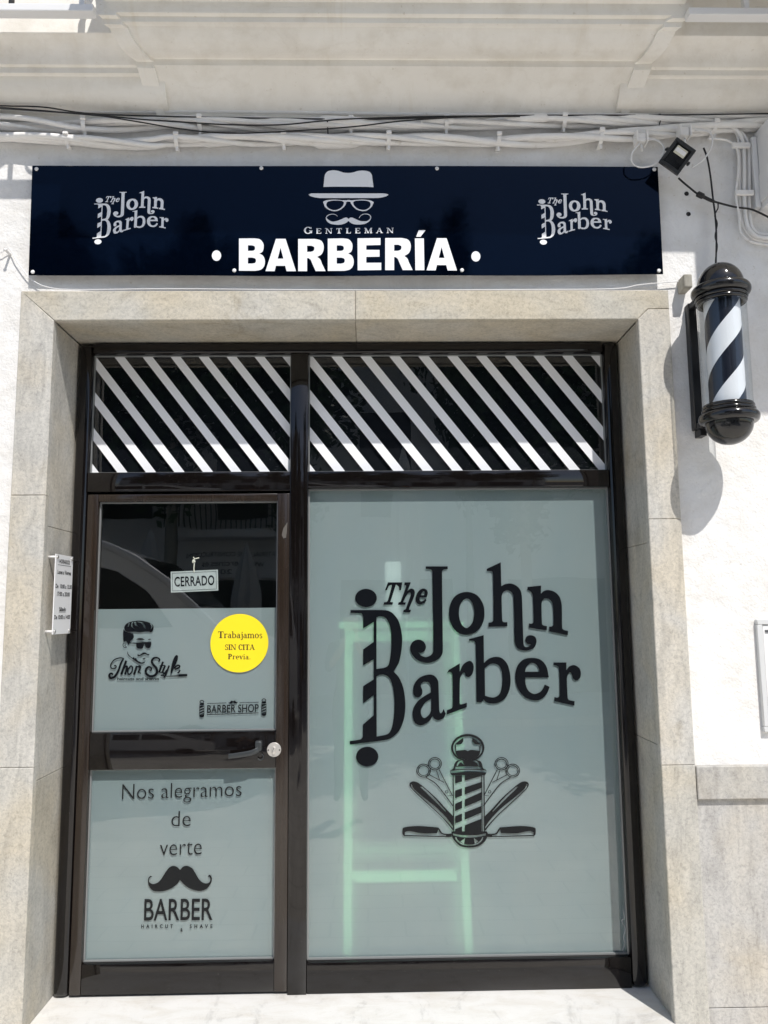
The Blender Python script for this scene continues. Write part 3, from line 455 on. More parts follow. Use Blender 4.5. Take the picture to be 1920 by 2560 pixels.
'emblem': [[[5177,9804,5169,9728,5149,9653,5117,9581,5073,9514,5018,9451,4954,9395,4882,9345,4802,9304,4716,9272,4626,9248,4532,9235,4438,9231,4343,9237,4251,9253,4161,9279,4077,9313,3999,9356,3929,9407,3868,9465,3816,9529,3776,9598,3747,9670,3730,9745,3725,9822,3733,9898,3753,9972,3785,10044,3828,10112,3882,10175,3946,10232,4019,10281,4099,10323,4185,10356,4275,10379,4369,10393,4464,10397,4559,10391,4652,10375,4742,10349,4826,10314,4904,10271,4975,10219,5036,10161,5087,10097,5128,10028,5156,9955,5173,9880],[5093,9793,5086,9728,5068,9665,5039,9603,5001,9546,4953,9492,4896,9444,4832,9402,4761,9367,4686,9339,4606,9319,4523,9308,4439,9304,4356,9310,4274,9323,4195,9345,4120,9375,4052,9412,3989,9455,3935,9505,3890,9559,3854,9618,3828,9680,3813,9744,3809,9809,3816,9874,3833,9937,3862,9999,3900,10057,3948,10110,4004,10159,4068,10201,4139,10237,4215,10264,4295,10285,4378,10296,4462,10300,4546,10294,4628,10281,4707,10259,4782,10229,4851,10192,4913,10148,4968,10098,5013,10043,5049,9984,5074,9922,5089,9858]],[[3899,9683,3927,9687,3980,9693,4038,9699,4098,9705,4153,9711,4200,9715,4229,9717,4258,9719,4287,9720,4314,9720,4340,9717,4363,9711,4386,9701,4407,9690,4428,9679,4448,9669,4469,9678,4491,9689,4513,9699,4537,9708,4561,9714,4587,9717,4615,9716,4644,9714,4673,9712,4701,9709,4748,9703,4802,9697,4860,9689,4917,9681,4969,9674,5001,9670,4994,9644,4988,9616,4980,9588,4971,9560,4958,9534,4939,9507,4917,9478,4892,9449,4864,9423,4834,9400,4802,9382,4766,9366,4729,9353,4691,9342,4652,9333,4612,9324,4570,9317,4526,9312,4483,9309,4439,9308,4394,9311,4347,9317,4300,9325,4255,9335,4212,9346,4174,9357,4136,9369,4099,9383,4064,9399,4033,9418,4007,9440,3983,9465,3961,9492,3943,9520,3928,9547,3917,9573,3911,9601,3907,9630,3903,9658]],[[4255,10232,4257,10208,4260,10182,4263,10156,4263,10131,4261,10107,4254,10085,4245,10064,4233,10045,4220,10026,4206,10010,4193,9997,4178,9985,4161,9974,4143,9966,4125,9961,4086,9956,4036,9953,3982,9951,3928,9950,3880,9948,3892,9960,3905,9974,3918,9987,3931,10001,3945,10013,3972,10035,4005,10061,4040,10089,4076,10116,4109,10140,4138,10160,4168,10179,4198,10197,4228,10215]],[[4661,10227,4659,10203,4656,10178,4653,10151,4652,10126,4654,10102,4661,10080,4670,10059,4682,10039,4695,10020,4708,10004,4722,9991,4736,9978,4752,9967,4769,9958,4787,9953,4825,9947,4872,9943,4923,9940,4974,9937,5020,9934,5011,9947,5002,9961,4992,9975,4981,9989,4969,10001,4945,10024,4914,10050,4879,10079,4845,10107,4812,10131,4782,10152,4751,10172,4720,10191,4690,10209]],[[3876,9940,3932,9940,3939,9691,3899,9691]],[[4976,9927,5028,9926,5002,9678,4957,9678]],[[3674,8873,3698,8886,3725,8899,3752,8912,3776,8928,3795,8949,3811,8980,3822,9018,3832,9059,3842,9099,3855,9134,3870,9161,3886,9189,3905,9215,3926,9237,3950,9256,3978,9270,4011,9279,4046,9285,4080,9291,4111,9297,4175,9300,4242,9303,4312,9306,4382,9308,4451,9308,4523,9306,4598,9301,4672,9295,4744,9289,4812,9284,4844,9276,4880,9269,4917,9260,4950,9250,4979,9236,5000,9217,5018,9195,5032,9171,5045,9145,5056,9119,5066,9085,5073,9047,5080,9007,5089,8970,5104,8940,5124,8918,5150,8901,5179,8887,5208,8874,5234,8861,5230,8718,5156,8642,3718,8661,3671,8738],[3942,9051,3952,9082,3962,9116,3973,9150,3987,9182,4009,9209,4040,9233,4079,9253,4122,9271,4167,9287,4211,9300,4257,9310,4305,9318,4354,9323,4403,9327,4452,9327,4501,9326,4550,9323,4599,9318,4646,9309,4692,9297,4736,9282,4780,9262,4822,9240,4859,9216,4889,9190,4909,9164,4924,9133,4934,9100,4943,9068,4954,9039,4906,9039,4892,9060,4879,9084,4864,9107,4848,9130,4828,9148,4799,9169,4765,9189,4728,9208,4689,9225,4650,9240,4612,9252,4572,9262,4532,9270,4491,9275,4451,9277,4410,9276,4370,9272,4329,9265,4289,9256,4250,9245,4210,9231,4170,9215,4132,9197,4097,9178,4068,9158,4049,9140,4034,9118,4021,9095,4010,9072,3997,9051],[4137,9207,4218,9245,4286,9066],[4598,9062,4682,9239,4769,9192],[3885,9006,3989,9010,4101,9016,4215,9021,4331,9025,4445,9026,4560,9022,4677,9016,4793,9007,4906,8999,5013,8991,5023,8902,4914,8907,4798,8913,4679,8919,4560,8923,4443,8925,4327,8924,4210,8921,4094,8917,3981,8913,3875,8909],[3689,8842,3830,8851,3979,8862,4133,8872,4289,8880,4442,8883,4598,8879,4758,8871,4917,8859,5072,8848,5217,8838,5215,8753,5069,8765,4915,8779,4756,8792,4596,8802,4440,8806,4287,8801,4131,8790,3977,8776,3828,8762,3688,8750]],[[3873,8655,4173,8651,4167,8394,3866,8317]],[[4297,8649,5020,8640,5019,8615,4292,8427]],[[3860,8013,4161,8103,4154,7803,3854,7694]],[[4285,8141,5013,8360,5007,8110,4279,7847]],[[3849,7460,4150,7583,4143,7277,3843,7159]],[[4274,7633,5002,7929,4994,7611,4267,7326]],[[3838,6942,4138,7050,4132,6753,3832,6638]],[[4262,7095,4988,7355,4981,7077,4256,6800]],[[3827,6407,4127,6515,4120,6229,3823,6233]],[[4250,6560,4975,6822,4960,6217,4243,6228]],[[3770,8656,3809,8655,3790,6317,3750,6318]],[[5016,8640,5048,8640,5017,6300,4982,6301]],[[5116,8639,5156,8638,5113,6299,5077,6299]],[[3663,6304,3742,6318,5184,6298,5194,6282,5207,6266,5218,6250,5228,6232,5233,6214,5234,6190,5232,6163,5227,6135,5220,6108,5210,6081,5193,6044,5173,6001,5148,5956,5119,5913,5086,5875,5041,5834,4988,5793,4930,5753,4868,5718,4804,5690,4732,5670,4652,5655,4569,5645,4486,5640,4408,5640,4334,5643,4259,5650,4186,5662,4116,5679,4054,5701,3999,5730,3949,5767,3902,5808,3859,5851,3820,5893,3787,5932,3756,5974,3729,6017,3705,6061,3686,6103,3675,6142,3669,6184,3667,6225,3665,6266],[3728,6235,3784,6222,3842,6207,3902,6193,3963,6180,4024,6170,4094,6163,4168,6157,4245,6154,4323,6151,4400,6150,4482,6149,4567,6149,4653,6150,4737,6154,4816,6159,4885,6167,4955,6178,5024,6191,5091,6203,5154,6215,5144,6132,5082,6120,5017,6108,4949,6095,4881,6084,4814,6076,4735,6068,4651,6062,4565,6058,4480,6055,4398,6055,4321,6058,4243,6062,4166,6069,4091,6078,4022,6087,3964,6097,3905,6110,3848,6124,3792,6139,3739,6151],[4247,6031,4202,5782,4038,5898],[4626,6025,4668,5787,4817,5894],[3816,6075,3823,6050,3829,6024,3836,5997,3846,5971,3861,5949,3895,5916,3937,5878,3987,5839,4040,5804,4095,5776,4152,5755,4214,5738,4279,5726,4344,5718,4410,5715,4480,5716,4556,5722,4632,5732,4703,5747,4767,5766,4819,5792,4869,5825,4916,5863,4956,5900,4988,5933,5005,5955,5017,5981,5026,6007,5034,6033,5043,6057,4995,6058,4982,6036,4969,6013,4955,5989,4940,5966,4921,5946,4891,5917,4856,5886,4816,5854,4773,5826,4728,5805,4672,5788,4608,5775,4540,5766,4473,5761,4411,5760,4354,5763,4296,5770,4239,5781,4185,5795,4135,5813,4088,5837,4042,5866,4000,5899,3962,5931,3933,5960,3917,5980,3906,6003,3896,6028,3888,6052,3880,6074]],[[1557,6417,1558,6434,1560,6451,1565,6468,1573,6482,1585,6492,1618,6505,1662,6517,1713,6527,1765,6536,1815,6542,1894,6548,1987,6554,2088,6558,2191,6560,2290,6558,2433,6550,2598,6536,2772,6520,2943,6504,3100,6490,3113,6476,3126,6461,3140,6445,3153,6429,3166,6413,3183,6386,3202,6352,3222,6317,3246,6285,3274,6260,3308,6244,3346,6233,3388,6227,3430,6223,3471,6220,3511,6218,3552,6220,3593,6222,3632,6226,3669,6228,3666,6092,3622,6091,3575,6089,3526,6088,3477,6087,3429,6088,3163,6096,2805,6108,2400,6121,1993,6135,1632,6147,1618,6162,1601,6176,1585,6192,1571,6209,1562,6228,1556,6260,1554,6301,1553,6344,1554,6385],[1654,6309,1672,6319,1691,6330,1711,6341,1732,6349,1753,6353,1789,6354,1832,6352,1878,6348,1925,6342,1970,6335,2043,6321,2128,6302,2219,6282,2313,6265,2404,6254,2521,6249,2651,6248,2787,6251,2921,6254,3044,6256,3098,6403,3109,6383,3119,6362,3130,6341,3143,6320,3156,6300,3170,6280,3186,6260,3202,6242,3221,6225,3241,6211,3273,6198,3311,6186,3352,6176,3393,6166,3430,6156,3430,6126,1653,6196]],[[1899,8357,1918,8375,1944,8393,1974,8408,2007,8419,2039,8424,2075,8423,2116,8416,2158,8405,2199,8390,2237,8372,2285,8344,2337,8309,2390,8270,2443,8229,2493,8188,2583,8113,2690,8021,2805,7921,2919,7819,3023,7721,3113,7629,3203,7532,3290,7434,3373,7341,3451,7257,3515,7191,3581,7125,3647,7059,3711,6996,3770,6936,3759,6378,3751,6375,3743,6370,3734,6366,3726,6365,3719,6368,3692,6398,3658,6443,3619,6495,3578,6549,3538,6598,3477,6668,3406,6748,3328,6834,3248,6920,3169,7002,3081,7086,2987,7172,2889,7259,2793,7344,2700,7427,2612,7506,2522,7586,2432,7666,2347,7743,2269,7815,2203,7879,2134,7947,2068,8014,2009,8075,1963,8126,1944,8149,1925,8174,1908,8200,1894,8225,1885,8250,1881,8272,1879,8295,1881,8317,1887,8339],[1934,8310,1938,8284,1940,8255,1943,8225,1950,8197,1964,8172,2007,8121,2065,8060,2133,7994,2203,7928,2270,7865,2348,7793,2433,7716,2522,7636,2613,7556,2701,7477,2793,7394,2889,7309,2985,7223,3080,7136,3170,7051,3255,6966,3342,6877,3426,6788,3502,6705,3566,6635,3601,6595,3636,6553,3669,6511,3702,6470,3732,6432,3734,6519,3688,6583,3640,6651,3590,6721,3537,6790,3483,6857,3414,6935,3338,7018,3257,7103,3174,7185,3094,7262,3019,7329,2941,7393,2861,7456,2781,7518,2702,7580,2622,7644,2540,7708,2458,7772,2380,7833,2310,7891,2252,7941,2191,7994,2134,8046,2083,8096,2043,8140,2025,8168,2011,8200,2001,8233,1991,8265,1981,8294],[2334,8190,2434,8189,2523,8109,2618,8026,2715,7940,2812,7851,2904,7761,3009,7650,3119,7526,3231,7399,3340,7274,3441,7158,3421,7132,3308,7244,3186,7366,3061,7490,2938,7611,2824,7724,2725,7819,2624,7915,2524,8011,2426,8103]],[[7314,6304,7313,6263,7311,6220,7306,6179,7299,6147,7289,6128,7274,6111,7257,6096,7240,6082,7225,6068,6861,6066,6453,6064,6046,6062,5686,6060,5419,6060,5371,6060,5322,6062,5274,6065,5226,6068,5182,6070,5185,6207,5223,6203,5262,6199,5302,6195,5343,6192,5383,6193,5424,6195,5467,6198,5509,6203,5548,6212,5583,6228,5612,6251,5637,6283,5659,6318,5679,6351,5698,6378,5711,6393,5726,6409,5740,6424,5754,6439,5767,6453,5925,6462,6098,6474,6273,6485,6439,6494,6583,6498,6682,6497,6786,6493,6887,6486,6980,6478,7059,6469,7109,6461,7161,6451,7212,6439,7255,6426,7288,6412,7300,6402,7307,6388,7311,6371,7313,6353,7313,6336],[7207,6118,5420,6097,5421,6128,5459,6136,5500,6145,5542,6155,5581,6165,5613,6178,5634,6191,5653,6207,5671,6225,5687,6245,5703,6264,5717,6283,5730,6304,5742,6325,5754,6346,5765,6365,5812,6217,5936,6212,6070,6205,6206,6198,6337,6195,6455,6196,6547,6205,6641,6220,6734,6238,6820,6254,6894,6266,6939,6271,6987,6276,7034,6279,7076,6280,7113,6278,7134,6273,7154,6264,7174,6253,7192,6241,7210,6231]],[[7069,8271,7075,8250,7076,8227,7073,8204,7067,8182,7057,8158,7042,8133,7024,8107,7004,8083,6983,8060,6934,8011,6873,7951,6803,7885,6731,7819,6662,7757,6580,7686,6491,7612,6398,7534,6303,7457,6212,7380,6115,7299,6014,7216,5912,7132,5814,7049,5722,6967,5639,6888,5554,6804,5473,6720,5398,6641,5334,6573,5292,6525,5248,6472,5206,6421,5170,6378,5142,6348,5135,6345,5127,6347,5118,6351,5110,6356,5102,6359,5116,6918,5179,6976,5246,7037,5315,7101,5383,7166,5451,7230,5532,7312,5620,7403,5712,7498,5806,7593,5901,7683,6010,7778,6129,7877,6248,7974,6360,8063,6454,8136,6506,8176,6561,8216,6616,8254,6670,8287,6719,8313,6758,8330,6801,8344,6843,8355,6884,8360,6921,8361,6953,8355,6985,8343,7015,8327,7040,8308,7059,8290],[6973,8229,6961,8200,6950,8168,6938,8135,6923,8104,6904,8076,6862,8033,6808,7985,6748,7933,6685,7882,6624,7834,6551,7778,6470,7718,6385,7657,6299,7594,6216,7533,6134,7473,6051,7413,5968,7352,5887,7290,5809,7225,5725,7151,5639,7070,5553,6988,5473,6906,5400,6830,5343,6765,5287,6697,5234,6629,5183,6562,5133,6499,5131,6412,5164,6450,5198,6490,5234,6531,5270,6572,5307,6611,5374,6679,5455,6760,5543,6846,5634,6934,5723,7016,5817,7099,5916,7183,6016,7267,6116,7349,6213,7430,6305,7506,6399,7584,6492,7662,6581,7736,6663,7807,6733,7868,6807,7933,6877,7997,6939,8056,6985,8106,6999,8131,7007,8159,7012,8188,7016,8217,7021,8244],[6517,8049,6415,7959,6310,7867,6204,7773,6101,7680,5981,7571,5852,7453,5721,7332,5594,7213,5475,7104,5456,7131,5563,7243,5678,7366,5795,7490,5912,7611,6022,7719,6118,7807,6219,7893,6321,7977,6421,8058,6514,8135,6614,8134]],[[2819,8865,2812,8808,2793,8754,2763,8705,2723,8662,2675,8626,2620,8600,2561,8585,2499,8580,2438,8586,2379,8603,2325,8631,2278,8667,2239,8712,2211,8762,2194,8816,2189,8873,2195,8929,2214,8983,2244,9033,2284,9076,2332,9112,2387,9138,2447,9154,2508,9158,2570,9152,2629,9135,2683,9107,2730,9071,2769,9026,2797,8976,2814,8921],[2783,8865,2777,8816,2760,8768,2734,8725,2698,8686,2656,8655,2607,8632,2554,8619,2500,8615,2445,8620,2393,8635,2345,8659,2304,8691,2270,8730,2244,8775,2229,8823,2225,8872,2231,8922,2247,8970,2274,9013,2309,9051,2352,9083,2400,9106,2453,9119,2508,9124,2562,9118,2614,9103,2662,9079,2704,9046,2738,9007,2763,8963,2779,8915]],[[2751,8866,2746,8822,2731,8780,2707,8742,2676,8709,2638,8681,2595,8661,2549,8649,2500,8645,2452,8650,2406,8664,2364,8685,2327,8713,2296,8747,2274,8786,2261,8828,2256,8872,2262,8916,2277,8957,2300,8996,2331,9029,2369,9057,2412,9077,2459,9089,2507,9093,2556,9088,2602,9074,2644,9053,2681,9025,2712,8991,2734,8952,2747,8909],[2719,8866,2715,8829,2702,8792,2681,8759,2654,8731,2621,8707,2583,8690,2543,8679,2501,8676,2459,8680,2419,8692,2382,8710,2349,8734,2323,8764,2304,8798,2292,8834,2288,8872,2293,8909,2306,8945,2326,8978,2353,9007,2387,9031,2424,9048,2465,9059,2507,9062,2549,9058,2589,9046,2626,9028,2658,9003,2685,8974,2704,8940,2716,8904]],[[3304,9148,3297,9094,3278,9042,3249,8994,3211,8953,3164,8919,3111,8894,3054,8879,2995,8874,2936,8880,2879,8897,2827,8923,2782,8958,2745,9001,2717,9049,2701,9102,2696,9156,2703,9210,2721,9262,2750,9310,2788,9352,2835,9386,2888,9411,2945,9426,3005,9431,3064,9425,3121,9408,3173,9382,3218,9346,3255,9304,3282,9255,3299,9203],[3268,9149,3262,9101,3245,9056,3220,9014,3186,8978,3145,8948,3098,8926,3048,8913,2996,8909,2943,8914,2893,8929,2848,8952,2808,8982,2775,9020,2751,9062,2736,9108,2732,9156,2738,9203,2754,9248,2779,9290,2813,9327,2854,9357,2901,9379,2952,9392,3004,9396,3056,9391,3106,9376,3152,9353,3192,9322,3225,9285,3249,9242,3263,9196]],[[3236,9149,3230,9108,3216,9068,3194,9032,3164,9000,3128,8974,3086,8955,3042,8943,2996,8940,2950,8944,2906,8957,2866,8977,2830,9004,2802,9037,2781,9074,2768,9114,2764,9155,2769,9197,2783,9236,2806,9273,2836,9305,2872,9331,2913,9350,2957,9361,3003,9365,3049,9360,3093,9348,3134,9327,3169,9300,3198,9268,3219,9231,3232,9191],[3204,9150,3199,9114,3187,9080,3167,9049,3142,9022,3110,9000,3075,8983,3036,8974,2997,8971,2957,8975,2919,8985,2884,9003,2853,9026,2829,9053,2810,9085,2799,9119,2796,9155,2800,9190,2813,9224,2832,9255,2858,9282,2889,9305,2925,9321,2963,9331,3003,9334,3043,9330,3081,9319,3116,9302,3146,9279,3171,9251,3189,9219,3200,9185]],[[3167,8891,3724,7788,3756,7803,3199,8906]],[[3051,8861,3184,8443,3214,8452,3082,8870]],[[2753,8671,3377,8347,3392,8374,2768,8698]],[[2588,8570,2672,8519,2762,8468,2853,8414,2941,8355,3019,8290,3112,8190,3212,8070,3311,7941,3404,7817,3484,7711,3536,7642,3587,7571,3637,7499,3685,7430,3731,7364,3764,7386,3718,7451,3670,7520,3620,7592,3568,7664,3516,7734,3436,7840,3344,7964,3244,8093,3143,8215,3047,8317,2965,8386,2875,8446,2783,8501,2693,8552,2610,8603]],[[2770,8886,2754,8693,2782,8691,2797,8884]],[[3522,7782,3702,7802,3700,7821,3520,7801]],[[3560,7963,3555,7938,3540,7917,3517,7903,3491,7899,3466,7904,3444,7918,3430,7940,3425,7965,3431,7990,3446,8011,3468,8024,3494,8029,3520,8024,3541,8009,3556,7988],[3536,7963,3533,7947,3523,7934,3509,7925,3492,7922,3475,7925,3461,7934,3452,7948,3449,7964,3453,7980,3462,7994,3477,8003,3493,8006,3510,8003,3524,7993,3533,7979]],[[6085,8880,6105,8934,6136,8984,6176,9027,6225,9063,6281,9089,6341,9105,6403,9109,6464,9103,6523,9086,6577,9058,6624,9021,6662,8977,6690,8926,6706,8872,6711,8815,6703,8759,6683,8705,6652,8655,6612,8612,6563,8576,6507,8550,6447,8535,6385,8530,6324,8536,6265,8553,6211,8581,6164,8617,6126,8662,6099,8712,6082,8767,6078,8823],[6121,8872,6138,8920,6165,8964,6201,9002,6245,9033,6294,9056,6347,9070,6402,9074,6456,9069,6509,9054,6556,9029,6598,8997,6632,8958,6656,8914,6671,8865,6675,8816,6668,8766,6650,8718,6623,8675,6587,8637,6543,8605,6494,8582,6441,8569,6386,8564,6332,8570,6280,8585,6232,8609,6191,8642,6157,8681,6132,8725,6118,8773,6114,8823]],[[6152,8866,6167,8908,6191,8946,6223,8980,6262,9007,6305,9028,6352,9040,6401,9044,6449,9039,6495,9025,6538,9004,6575,8976,6604,8941,6626,8902,6639,8860,6643,8816,6636,8772,6621,8731,6597,8692,6565,8659,6526,8631,6483,8611,6436,8599,6387,8595,6339,8600,6293,8614,6251,8635,6214,8663,6184,8697,6162,8736,6149,8779,6146,8822],[6183,8860,6196,8896,6217,8929,6245,8958,6279,8981,6317,8999,6358,9009,6400,9013,6442,9008,6482,8997,6519,8978,6551,8954,6577,8924,6596,8891,6607,8854,6610,8816,6605,8779,6592,8743,6571,8710,6543,8681,6509,8657,6471,8640,6431,8629,6388,8626,6346,8630,6306,8642,6269,8660,6237,8685,6211,8714,6192,8748,6181,8784,6178,8822]],[[5612,9174,5631,9226,5661,9274,5700,9315,5747,9350,5800,9375,5858,9390,5917,9395,5977,9388,6034,9372,6086,9345,6131,9310,6167,9267,6194,9219,6210,9166,6214,9112,6207,9057,6188,9005,6158,8958,6119,8916,6072,8882,6019,8857,5961,8842,5902,8837,5843,8843,5786,8860,5734,8886,5689,8921,5652,8964,5625,9012,5609,9065,5605,9119],[5647,9166,5664,9212,5690,9254,5724,9290,5766,9320,5813,9342,5864,9356,5916,9360,5969,9354,6019,9340,6065,9317,6104,9286,6137,9248,6160,9206,6174,9160,6178,9112,6172,9065,6155,9019,6129,8977,6095,8941,6053,8911,6006,8889,5955,8876,5903,8872,5851,8877,5801,8892,5755,8915,5715,8946,5683,8983,5659,9025,5645,9071,5641,9119]],[[5679,9160,5693,9200,5716,9236,5746,9268,5783,9294,5825,9313,5869,9325,5916,9329,5962,9324,6006,9311,6046,9291,6081,9264,6110,9231,6130,9194,6143,9154,6146,9113,6140,9071,6126,9031,6103,8995,6073,8963,6036,8937,5995,8918,5950,8906,5904,8903,5858,8907,5814,8920,5773,8940,5738,8967,5710,9000,5689,9037,5677,9077,5673,9119],[5710,9154,5723,9188,5742,9219,5769,9246,5800,9268,5836,9285,5875,9295,5915,9298,5954,9294,5993,9283,6027,9265,6058,9242,6082,9215,6100,9183,6111,9149,6114,9113,6109,9078,6096,9044,6077,9012,6050,8985,6019,8963,5983,8947,5944,8937,5904,8934,5865,8938,5827,8949,5792,8966,5761,8989,5737,9017,5719,9048,5708,9083,5705,9118]],[[5698,8875,5090,7786,5122,7770,5730,8858]],[[5814,8835,5663,8421,5693,8411,5845,8825]],[[6121,8655,5481,8347,5495,8320,6135,8627]],[[6276,8555,6190,8507,6098,8458,6002,8406,5909,8347,5824,8281,5723,8181,5617,8062,5511,7935,5412,7813,5328,7710,5272,7641,5218,7571,5164,7500,5113,7432,5064,7368,5096,7346,5145,7410,5196,7478,5249,7548,5304,7618,5359,7686,5444,7790,5542,7911,5647,8038,5753,8156,5851,8253,5933,8316,6023,8373,6117,8424,6209,8474,6296,8522]],[[6100,8841,6107,8648,6135,8650,6128,8843]],[[5327,7777,5148,7802,5145,7783,5324,7758]],[[5300,7965,5315,7986,5337,8000,5363,8004,5389,7999,5411,7985,5425,7963,5429,7938,5424,7913,5408,7892,5386,7879,5360,7874,5334,7879,5313,7894,5298,7915,5294,7940],[5322,7956,5331,7969,5346,7978,5363,7981,5379,7978,5393,7969,5403,7955,5406,7939,5402,7922,5392,7909,5377,7900,5361,7897,5344,7900,5330,7910,5321,7924,5318,7940]]],
